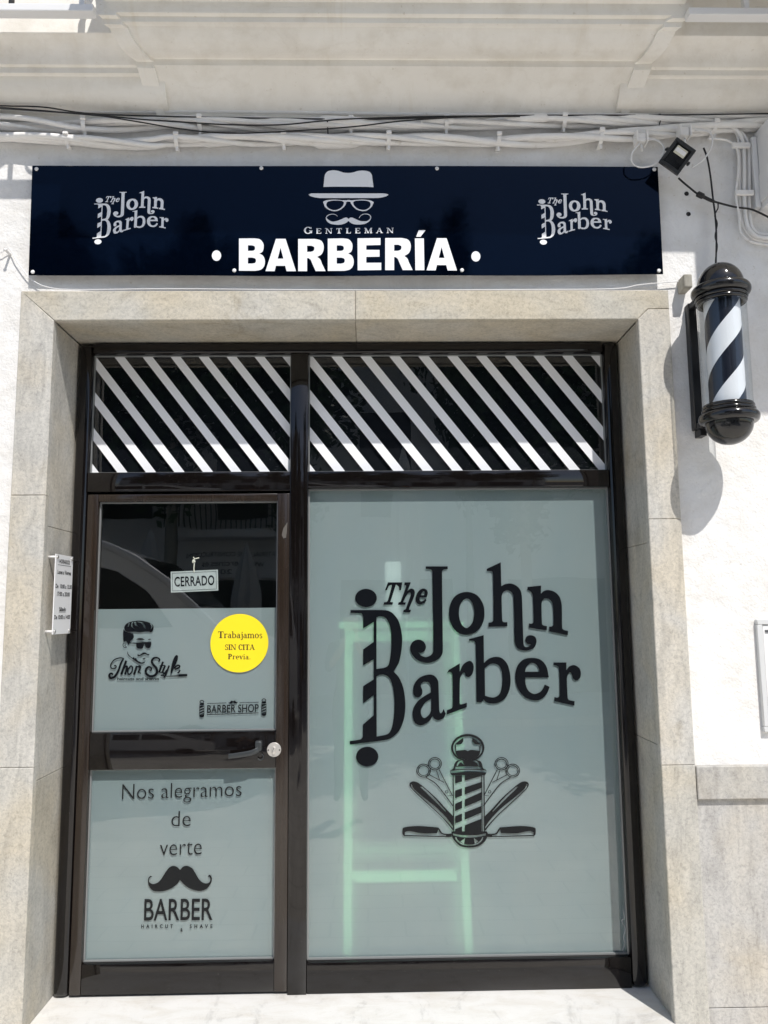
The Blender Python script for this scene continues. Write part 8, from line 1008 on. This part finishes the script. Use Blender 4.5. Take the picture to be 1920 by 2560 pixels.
def strap(x, line, label, mat='painted_cable', wd=0.0085, lean=0.0, tail=True):
    zc, s = interp(line, x)
    s += 0.005
    m = MB()
    prof = []
    for k in range(13):
        a = R(-100 + 200 * k / 12)
        prof.append((0.016 - 0.056 * math.cos(a) if abs(a) < 2 else 0.02, zc + s * math.sin(a)))
    n = len(prof); v = []
    for y, z in prof:
        dx = lean * (z - zc)
        v += [(x - wd + dx, y, z), (x + wd + dx, y, z), (x + wd + dx, y + 0.004, z), (x - wd + dx, y + 0.004, z)]
    f = []
    for i in range(n - 1):
        for k in range(4): f.append((i * 4 + k, i * 4 + (k + 1) % 4, i * 4 + 4 + (k + 1) % 4, i * 4 + 4 + k))
    f += [(0, 1, 2, 3), tuple((n - 1) * 4 + k for k in (3, 2, 1, 0))]
    m.add(v, f)
    if wd > 0.005:
        m.box(x - wd * 1.3, x + wd * 1.3, -0.047, -0.036, zc + s * 0.25, zc + s * 0.75, 0.002, 1)
        if tail: m.box(x - wd * 0.6, x + wd * 0.6, -0.012, -0.006, zc - s - 0.016, zc - s + 0.006, 0.001, 1)
    o = m.build('cable_clip', mat)
    tag(o, label, 'cable clip', GT)
for i, (x, lb) in enumerate(((-1.2, 'white clip round upper cables above left end of the sign'), (-0.702, 'white clip round upper cables above left sign logo'), (-0.046, 'white clip round upper cables above the hat emblem'),
                (0.37, 'white clip round upper cables above the letter A of the sign'), (0.887, 'white clip round upper cables above right sign logo'))):
    strap(x, UP, lb)
for x, lb in ((-0.148, 'thin dark tie round upper cables left of the hat emblem clip'), (0.261, 'thin pale tie round upper cables left of a wide clip'), (1.308, 'thin black tie round upper cables above the floodlight')):
    strap(x, UP, lb, 'black_cable' if 'pale' not in lb else 'painted_cable', 0.0025)
for x, lb in ((-1.271, 'worn clip round lower cables at the sunlit left end'), (-0.8, 'white clip round lower cables above left sign logo'), (-0.338, 'white clip round lower cables left of the hat emblem'), (0.118, 'white clip round lower cables right of the hat emblem'),
              (0.597, 'white clip with bent tail round lower cables between emblem and right logo'), (1.047, 'white clip with bent tail round lower cables above right logo'), (1.553, 'leaning white clip round lower cables right of the floodlight')):
    strap(x, LO, lb, lean=0.35 if x > 1.5 else 0.08)
GD = 'white cables dropping down the wall'
for k in range(3): cable('cable', 'drop%d' % k, 'painted_cable', 'white painted cable in the bundle bending down beside the floodlight', GD)
cable('cable', 'drop3', 'painted_cable', 'thin white cable curving down left of the dropping bundle', GC)
cable('cable', 'polecable', 'black_cable', 'black cable hanging straight down to the barber pole', GC)
cable('cable', 'polecable2', 'black_cable', 'black cable twisted round the one hanging to the barber pole', GC)
def flood_cable():
    P = cable_pts('floodcable'); rad = []
    for i, p in enumerate(P):
        t = i / (len(P) - 1)
        rad.append(0.0125 if 0.36 < t < 0.47 else (0.0075 if 0.47 <= t < 0.60 else 0.0042))
    return MB().tube(P, rad, 8)
tag(flood_cable().build('cable', 'black_cable'), 'black cable with a taped joint leading down from the floodlight', 'cable', GC)
for key, lb in (('loop1', 'loop of thin white cable hanging left of the floodlight'), ('loop2', 'loop of thin white cable hanging right of the floodlight')):
    cable('cable', key, 'white_plastic', lb, GC)
def connector(x, z, label):
    t = thing('cable_connector', label, 'connector', 'white cable connectors')
    MB().box(x - 0.018, x + 0.018, -0.062, -0.028, z - 0.020, z + 0.020, 0.005, 2).build('housing', 'painted_cable', t)
    MB().box(x - 0.026, x - 0.0185, -0.072, -0.020, z - 0.024, z + 0.028, 0.003, 2).build('clamp', 'painted_cable', t)
    MB().box(x + 0.0185, x + 0.026, -0.072, -0.020, z - 0.024, z + 0.028, 0.003, 2).build('clamp', 'painted_cable', t)
    MB().tube([(x, -0.045, z - 0.025), (x + 0.002, -0.046, z - 0.045), (x + 0.003, -0.046, z - 0.058)], 0.005, 8).build('cable_end', 'painted_cable', t)
connector(1.212, 3.600, 'white cable connector above the right end of the sign')
connector(1.402, 3.628, 'white cable connector above right of the floodlight')
m = MB()
for zc in (3.585, 3.365):
    m.box(1.62, 1.70, -0.030, -0.016, zc - 0.012, zc + 0.012, 0.003, 1)
tag(m.build('cable_clip', 'painted_cable'), 'white strap pair holding the dropping cables at far right', 'cable clip', GT)

# ------------------------------------------------------------------ floodlight
fl = thing('floodlight', 'small square black floodlight tilted beside the right end of the sign', 'floodlight')
Mf = Matrix.Translation((1.3375, -0.115, 3.4785)) @ Matrix.Rotation(R(38), 4, 'Y') @ Matrix.Rotation(R(24), 4, 'X')
def fb(x0, x1, y0, y1, z0, z1, b=0.003): return MB().box(x0, x1, y0, y1, z0, z1, b, 2, 0, Mf)
m = MB()
W2, H2 = 0.050, 0.057
for a in ((-W2, W2, -0.004, 0.03, H2 - 0.014, H2), (-W2, W2, -0.004, 0.03, -H2, -H2 + 0.014), (-W2, -W2 + 0.013, -0.004, 0.03, -H2 + 0.0145, H2 - 0.0145), (W2 - 0.013, W2, -0.004, 0.03, -H2 + 0.0145, H2 - 0.0145), (-W2 + 0.004, W2 - 0.004, 0.0305, 0.045, -H2 + 0.004, H2 - 0.004)):
    m.box(*a, 0.002, 1, 0, Mf)
m.build('housing', 'grey_case', fl, 40)
fb(-W2 + 0.0135, W2 - 0.0135, 0.006, 0.012, -H2 + 0.015, H2 - 0.015, 0.001).build('face', 'gloss_black', fl)
m = MB(); m.box(-0.026, 0.026, 0.0015, 0.0055, 0.004, 0.037, 0.002, 2, 0, Mf); m.build('lens', 'cream_lens', fl)
fb(-0.023, 0.023, 0.0005, 0.0012, 0.013, 0.029, 0.0).build('reflector', 'white_plastic', fl)
m = MB(); m.tube([tuple(Mf @ Vector((0.056, 0.02, 0.0))), tuple(Mf @ Vector((0.056, 0.075, 0.02))), (1.40, YW + 0.004, 3.56)], 0.006, 8)
m.tube([tuple(Mf @ Vector((-0.056, 0.02, 0.0))), tuple(Mf @ Vector((-0.056, 0.075, 0.02))), (1.36, YW + 0.004, 3.57)], 0.006, 8)
m.build('bracket', 'grey_case', fl)

# ------------------------------------------------------------------ small things on the wall
for x, z, lb in ((1.427, 3.387, 'upper dark screw plug in the wall under the floodlight'), (1.43, 3.292, 'lower dark screw plug in the wall under the floodlight')):
    m = MB().lathe([(0.010, 0), (0.0095, 0.002), (0.005, 0.002), (0.005, 0.0008), (0, 0.0008)], (x, YW - 0.0006, z), (0, -1, 0), 16)
    tag(m.build('wall_plug', 'black_plastic'), lb, 'wall plug', 'wall plugs by the barber pole')
m = MB().box(1.362, 1.398, -0.05, YW + 0.02, 2.925, 2.985, 0.006, 2)
tag(m.build('wall_anchor', 'cement'), 'broken cement stub in the wall left of the barber pole', 'wall anchor')
m = MB().lathe([(0.006, 0), (0.005, 0.05), (0.008, 0.052), (0.0, 0.058)], (-1.509, YW + 0.005, 3.106), (0, -1, 0), 10)
tag(m.build('wall_peg', 'white_plastic'), 'white peg in the wall left of the sign holding a thin wire', 'wall peg')
box = thing('utility_cabinet', 'tall white metal cabinet cut by the right picture edge beside the cables', 'cabinet')
m = MB(); m.box(1.735, 2.25, -0.13, YW + 0.01, 3.29, 3.655, 0.006, 2); m.build('body', 'white_plastic', box, 40)
m = MB(); m.box(1.71, 1.734, -0.02, YW + 0.005, 3.30, 3.63, 0.004, 2); m.box(1.728, 1.7345, -0.10, -0.022, 3.32, 3.45, 0.002, 1); m.build('side_flange', 'white_plastic', box)
MB().box(1.76, 2.22, -0.137, -0.1305, 3.32, 3.625, 0.003, 2).build('door', 'white_plastic', box)
mb_ = thing('meter_cabinet', 'grey framed meter cabinet door let into the wall at the right edge', 'cabinet')
m = MB()
mx0, mx1, mz0, mz1 = 1.601, 2.05, 1.081, 1.529
m.box(mx0, mx1, 0.004, YW + 0.01, mz1 - 0.021, mz1, 0.002, 1); m.box(mx0, mx1, 0.004, YW + 0.01, mz0, mz0 + 0.021, 0.002, 1)
m.box(mx0, mx0 + 0.021, 0.004, YW + 0.01, mz0 + 0.0215, mz1 - 0.0215, 0.002, 1); m.box(mx1 - 0.021, mx1, 0.004, YW + 0.01, mz0 + 0.0215, mz1 - 0.0215, 0.002, 1)
m.build('frame', 'grey_metal_paint', mb_, 40)
MB().box(mx0 + 0.024, mx1 - 0.024, 0.010, YW + 0.008, mz0 + 0.024, mz1 - 0.024, 0.001, 1).build('door', 'white_plastic', mb_)
m = MB(); m.box(1.633, 1.70, 0.0085, 0.0098, 1.478, 1.486); m.box(1.633, 1.70, 0.0085, 0.0098, 1.473, 1.4755)
m.build('plate', 'grey_label', mb_)

# unseen iron scrollwork added above the left cornice to dapple the wall with light
guard = thing('dapple_screen', 'unseen iron scrollwork added above the left cornice to cast dappled light', 'light screen')
gy = YW - 0.372
rnd = random.Random(5)
m = MB()
m.box(-2.6, -1.02, gy - 0.006, gy + 0.006, 4.165, 4.172)
for k in range(6):
    x = -2.5 + k * 0.28
    m.box(x - 0.008, x + 0.008, gy - 0.008, gy + 0.008, 3.959, 4.1645)
m.build('bar', 'far_iron', guard)
for k in range(5):
    x = -2.36 + k * 0.28
    m = MB()
    for sx in (1, -1):
        for cz_, rr_ in ((4.06, 0.055),):
            pts = []
            for q in range(26):
                a = q / 25 * 4.2 * math.pi / 2
                r2 = rr_ * (1 - 0.75 * q / 25)
                pts.append((x + sx * (0.012 + rr_ - r2 * math.cos(a)) - sx * 0.03, gy, cz_ + r2 * math.sin(a) * sx))
            m.tube(pts, 0.006, 6)
    for q in range(4):
        px_, pz_ = x + rnd.uniform(-0.12, 0.12), rnd.uniform(3.99, 4.13)
        a = rnd.uniform(0.1, 0.9); L = rnd.uniform(0.05, 0.11); wd = L * 0.28
        m.add([(px_ - L * math.cos(a), gy, pz_ - L * math.sin(a)), (px_ + wd * math.sin(a), gy - 0.01, pz_ - wd * math.cos(a)), (px_ + L * math.cos(a), gy, pz_ + L * math.sin(a)), (px_ - wd * math.sin(a), gy + 0.01, pz_ + wd * math.cos(a))], [(0, 1, 2), (0, 2, 3)])
    m.build('scroll', 'far_iron', guard)

# ------------------------------------------------------------------ the street (seen in the reflections)
def struct(m, name, mat):
    o = m.build(name, mat); o['kind'] = 'structure'; return o
struct(MB().box(-60, 60, -2.5, 0.44, -0.40, -0.162), 'pavement', 'pavement_tiles')
struct(MB().box(-60, 60, -9.2, -2.502, -0.45, -0.30), 'road', 'road_paving')
struct(MB().box(-60, 60, -13.1, -9.202, -0.45, -0.17), 'far_pavement', 'pavement_tiles')
struct(MB().box(-250, 250, -250, 250, -0.75, -0.5), 'ground', 'asphalt')

far = thing('building', 'two storey building across the street mirrored dark in the shop glass', 'building')
fy = -13.0
MB().box(-9.5, 7.0, fy - 6, fy, -0.3, 7.1).build('wall', 'far_plaster', far)
MB().box(-9.7, 7.2, fy - 6.2, fy + 0.25, 7.1, 7.3, 0.02, 1).build('roof', 'terracotta', far)
for x in (-8.0, -5.2, -2.7, 0.4, 3.2):
    f = MB().box(x - 0.55, x + 0.55, fy + 0.002, fy + 0.03, 3.6, 5.9).build('window', 'far_dark', far)
    MB().box(x - 0.62, x + 0.62, fy + 0.031, fy + 0.07, 5.9, 6.0).build('frame', 'far_plaster', f)
for x0_, x1_ in ((-8.6, -6.6), (-5.6, -4.3), (-3.4, -1.6), (-0.6, 1.8), (3.0, 5.6)):
    MB().box(x0_, x1_, fy + 0.002, fy + 0.04, -0.17, 2.25).build('shopfront', 'far_dark', far)
bl = MB().box(-4.2, -1.4, fy + 0.002, fy + 0.9, 3.12, 3.30, 0.01, 1).build('balcony', 'far_plaster', far)
m = MB()
for k in range(27): m.box(-4.18 + k * 0.105, -4.158 + k * 0.105, fy + 0.86, fy + 0.88, 3.30, 4.20)
m.box(-4.2, -1.4, fy + 0.85, fy + 0.89, 4.20, 4.24)
m.build('railing', 'far_iron', bl)
fs = MB().box(-4.05, -1.7, fy + 0.05, fy + 0.10, 2.30, 2.92, 0.005, 1).build('signboard', 'far_plaster', far)
m = MB()
# the board faces the street, so its text runs towards -x for a viewer on this side
for body, xa, xb, z, cp in (('MATERIALES DE CONSTRUCCION', -1.85, -3.9, 2.74, 0.10), ('www.percines.es', -2.2, -3.55, 2.54, 0.12), ('951 204', -2.5, -3.25, 2.37, 0.09)):
    text(m, body, xa, xb, z, z, cp, lambda x, z_: (x, fy + 0.1012, z_), 0.012)
m.build('lettering', 'drum_navy', fs)
def leafy_crown(rx, rz, n, seed):
    rn = random.Random(seed); m = MB()
    clumps = [(rn.gauss(0, 0.42), rn.gauss(0, 0.42), rn.uniform(-0.85, 0.85), rn.uniform(0.28, 0.5)) for _ in range(34)]
    for _ in range(n):
        cx, cy, cz, cr = rn.choice(clumps)
        d = Vector((rn.gauss(0, 1), rn.gauss(0, 1), rn.gauss(0, 1))).normalized() * cr * rn.uniform(0.5, 1.0)
        k = math.sqrt(max(0.15, 1 - cz * cz))
        p = Vector(((cx * k + d.x) * rx, (cy * k + d.y) * rx, (cz + d.z * 0.7) * rz))
        a = Vector((rn.gauss(0, 1), rn.gauss(0, 1), rn.gauss(0, 1))).normalized(); b = a.cross(Vector((rn.gauss(0, 1), rn.gauss(0, 1), 1))).normalized()
        s_ = rn.uniform(0.07, 0.14)
        m.add([tuple(p - a * s_), tuple(p + b * s_ * 0.6), tuple(p + a * s_), tuple(p - b * s_ * 0.6)], [(0, 1, 2, 3)])
    return m
tree0 = None  # trees added across the street to darken the reflections in sign and transom
for x, y, hz, sxy in ((-6.3, -11.2, 1.0, 1.15), (-3.9, -11.6, 1.08, 1.1), (-1.5, -11.3, 0.98, 1.05), (2.0, -11.5, 1.12, 0.62), (3.1, -11.4, 0.86, 1.0), (5.6, -11.3, 1.0, 1.15)):
    if tree0 is None:
        tree0 = thing('tree', 'dark leafy street tree across the street, added so the shop sign mirrors dark', 'tree', 'trees across the street')
        cr_ = leafy_crown(1.35, 2.7, 6000, 3).build('crown', 'leaf', tree0); cr_.location = (0, 0, 6.3)
        MB().tube([(0, 0, 0), (0.03, 0, 2.2), (-0.02, 0.03, 4.0), (0.05, 0, 6.5)], [0.16, 0.12, 0.10, 0.04], 10).build('trunk', 'cement', tree0)
        r_ = tree0
    else:
        r_ = tree0.copy(); C.objects.link(r_)
        for ch in list(tree0.children):
            c_ = ch.copy(); C.objects.link(c_); c_.parent = r_
    r_.location = (x, y, -0.18); r_.scale = (sxy, sxy, hz); r_.rotation_euler = (0, 0, x * 2.0)
def parasol(x, y, top, label):
    t = thing('parasol', label, 'parasol', 'closed parasols across the street')
    m = MB(); seg = 16
    v = []
    prof = [(0.16, 1.0), (0.21, 1.35), (0.20, 1.8), (0.15, 2.2), (0.07, 2.5), (0.01, 2.68)]
    for r, h in prof:
        for k in range(seg):
            a = 2 * math.pi * k / seg; q = r * (1.0 + 0.22 * (k % 2))
            v.append((x + q * math.cos(a), y + q * math.sin(a), h * top / 2.68))
    f = [(i * seg + k, i * seg + (k + 1) % seg, (i + 1) * seg + (k + 1) % seg, (i + 1) * seg + k) for i in range(len(prof) - 1) for k in range(seg)]
    m.add(v, f); m.build('canopy', 'parasol_cloth', t)
    MB().tube([(x, y, -0.3), (x, y, top * 0.95)], 0.025, 8).build('pole', 'steel', t)
    MB().lathe([(0.3, 0), (0.3, 0.06), (0.05, 0.09)], (x, y, -0.30), (0, 0, 1), 20).build('base', 'cement', t)
parasol(-1.98, -9.0, 2.70, 'closed grey parasol mirrored right of the CERRADO plate')
parasol(-3.35, -8.2, 2.85, 'closed grey parasol mirrored above the van roof')
parasol(0.6, -8.8, 4.3, 'tall closed parasol mirrored in the right half of the sign')
# white van
van = thing('van', 'white van parked across the street, mirrored in the door glass', 'van')
vx0 = -6.9
prof = [(-6.9, 0.12), (-6.95, 1.0), (-6.9, 2.05), (-6.75, 2.30), (-5.0, 2.40), (-3.3, 2.40), (-2.98, 2.365), (-2.62, 2.22), (-2.25, 1.95), (-1.9, 1.60), (-1.72, 1.42), (-1.45, 1.32), (-1.12, 1.18), (-0.98, 0.95), (-0.95, 0.30), (-1.0, 0.12)]
ypos = -5.0
MB().prism(prof, ypos - 1.95, ypos).build('body', 'van_paint', van, 35)
def pane_prism(poly, y): return MB().prism(poly, y, y + 0.012)
for poly in ([(-4.6, 1.42), (-3.55, 1.42), (-3.55, 2.12), (-4.6, 2.12)], [(-3.45, 1.42), (-2.16, 1.42), (-2.46, 1.80), (-2.80, 2.06), (-3.05, 2.12), (-3.45, 2.12)]):
    pane_prism(poly, ypos + 0.001).build('window', 'van_glass', van)
m = MB(); yy0, yy1 = ypos - 1.80, ypos - 0.15
ws = [(-2.60, 2.215), (-1.95, 1.66)]
m.add([(ws[0][0] + 0.02, yy0, ws[0][1] + 0.015), (ws[0][0] + 0.02, yy1, ws[0][1] + 0.015), (ws[1][0] + 0.02, yy1, ws[1][1] + 0.015), (ws[1][0] + 0.02, yy0, ws[1][1] + 0.015)], [(0, 1, 2, 3)])
m.build('windscreen', 'van_glass', van)
MB().tube([(-3.35, ypos + 0.01, 2.385), (-2.98, ypos + 0.012, 2.35), (-2.60, ypos + 0.014, 2.19), (-2.24, ypos + 0.014, 1.93), (-1.88, ypos + 0.014, 1.58), (-1.70, ypos + 0.012, 1.43), (-1.30, ypos + 0.01, 1.27)], 0.045, 8).build('sunlit_edge', 'white_vinyl', van)  # white tube added to imitate the sunlit gleam along roof edge and pillar
for x in (-5.9, -1.95):
    MB().lathe([(0.33, -0.1), (0.33, 0.1), (0.22, 0.12), (0.0, 0.12)], (x, ypos - 0.03, 0.03), (0, 1, 0), 28).build('wheel', 'tyre', van, 40)
MB().box(-1.3, -1.05, ypos - 0.35, ypos - 0.02, 0.85, 1.08, 0.03, 2).build('headlight', 'steel', van)

# the person taking the photograph, mirrored faintly in the window
def person():
    root = thing('person', 'person in dark jeans and grey shirt holding a phone up, mirrored in the window', 'person')
    px, py = -0.16, -3.78
    g0 = -0.30
    J = {'pelvis': (0, 0, 0.95, .125), 'waist': (0, 0, 1.10, .12), 'chest': (0, 0.01, 1.32, .145), 'neck': (0, 0.0, 1.48, .055), 'head0': (0, 0.015, 1.56, .075), 'head1': (0, 0.02, 1.66, .085), 'head2': (0, 0.01, 1.735, .055)}
    E = [('pelvis', 'waist'), ('waist', 'chest'), ('chest', 'neck'), ('neck', 'head0'), ('head0', 'head1'), ('head1', 'head2')]
    for s, nm in ((-1, 'l'), (1, 'r')):
        for k, q in (('hip', (s * .09, 0, .90, .09)), ('knee', (s * .11, .03, .49, .06)), ('ankle', (s * .12, 0, .09, .042)), ('toe', (s * .14, .17, .035, .03)),
                     ('shoulder', (s * .17, 0, 1.40, .06)), ('elbow', (s * .21, .12, 1.20, .042)), ('wrist', (s * .07, .33, 1.42, .03)), ('palm', (s * .05, .37, 1.47, .03))):
            J[k + nm] = q
        E += [('pelvis', 'hip' + nm), ('hip' + nm, 'knee' + nm), ('knee' + nm, 'ankle' + nm), ('ankle' + nm, 'toe' + nm), ('chest', 'shoulder' + nm), ('shoulder' + nm, 'elbow' + nm), ('elbow' + nm, 'wrist' + nm), ('wrist' + nm, 'palm' + nm)]
    keys = list(J)
    me = bpy.data.meshes.new('body')
    me.from_pydata([(px + J[k][0], py + J[k][1], g0 + 0.14 + J[k][2] - 0.0) for k in keys], [(keys.index(a), keys.index(b)) for a, b in E], [])
    o = bpy.data.objects.new('body', me); C.objects.link(o)
    sk = o.modifiers.new('s', 'SKIN')
    for i, k in enumerate(keys):
        me.skin_vertices[0].data[i].radius = (J[k][3], J[k][3])
    me.skin_vertices[0].data[0].use_root = True
    sb = o.modifiers.new('u', 'SUBSURF'); sb.levels = 2; sb.render_levels = 2
    dg = bpy.context.evaluated_depsgraph_get(); dg.update()
    m2 = bpy.data.meshes.new_from_object(o.evaluated_get(dg))
    bpy.data.objects.remove(o)
    for q in ('skin', 'shirt', 'denim', 'hair'): m2.materials.append(MATS[q])
    for p in m2.polygons:
        c = p.center; z = c.z - g0 - 0.14
        p.use_smooth = True
        if z < 0.06 or (z > 1.67) or (z > 1.56 and c.y < py - 0.02): p.material_index = 3
        elif z < 1.0: p.material_index = 2
        elif z < 1.46 and (c.y < py + 0.2): p.material_index = 1
    b = bpy.data.objects.new('body', m2); C.objects.link(b); b.parent = root
    ph = MB().box(px - 0.04, px + 0.04, py + 0.385, py + 0.395, g0 + 1.52, g0 + 1.70, 0.006, 2).build('phone', 'gloss_black')
    tag(ph, 'black phone held upright by the person mirrored in the window', 'phone')
person()
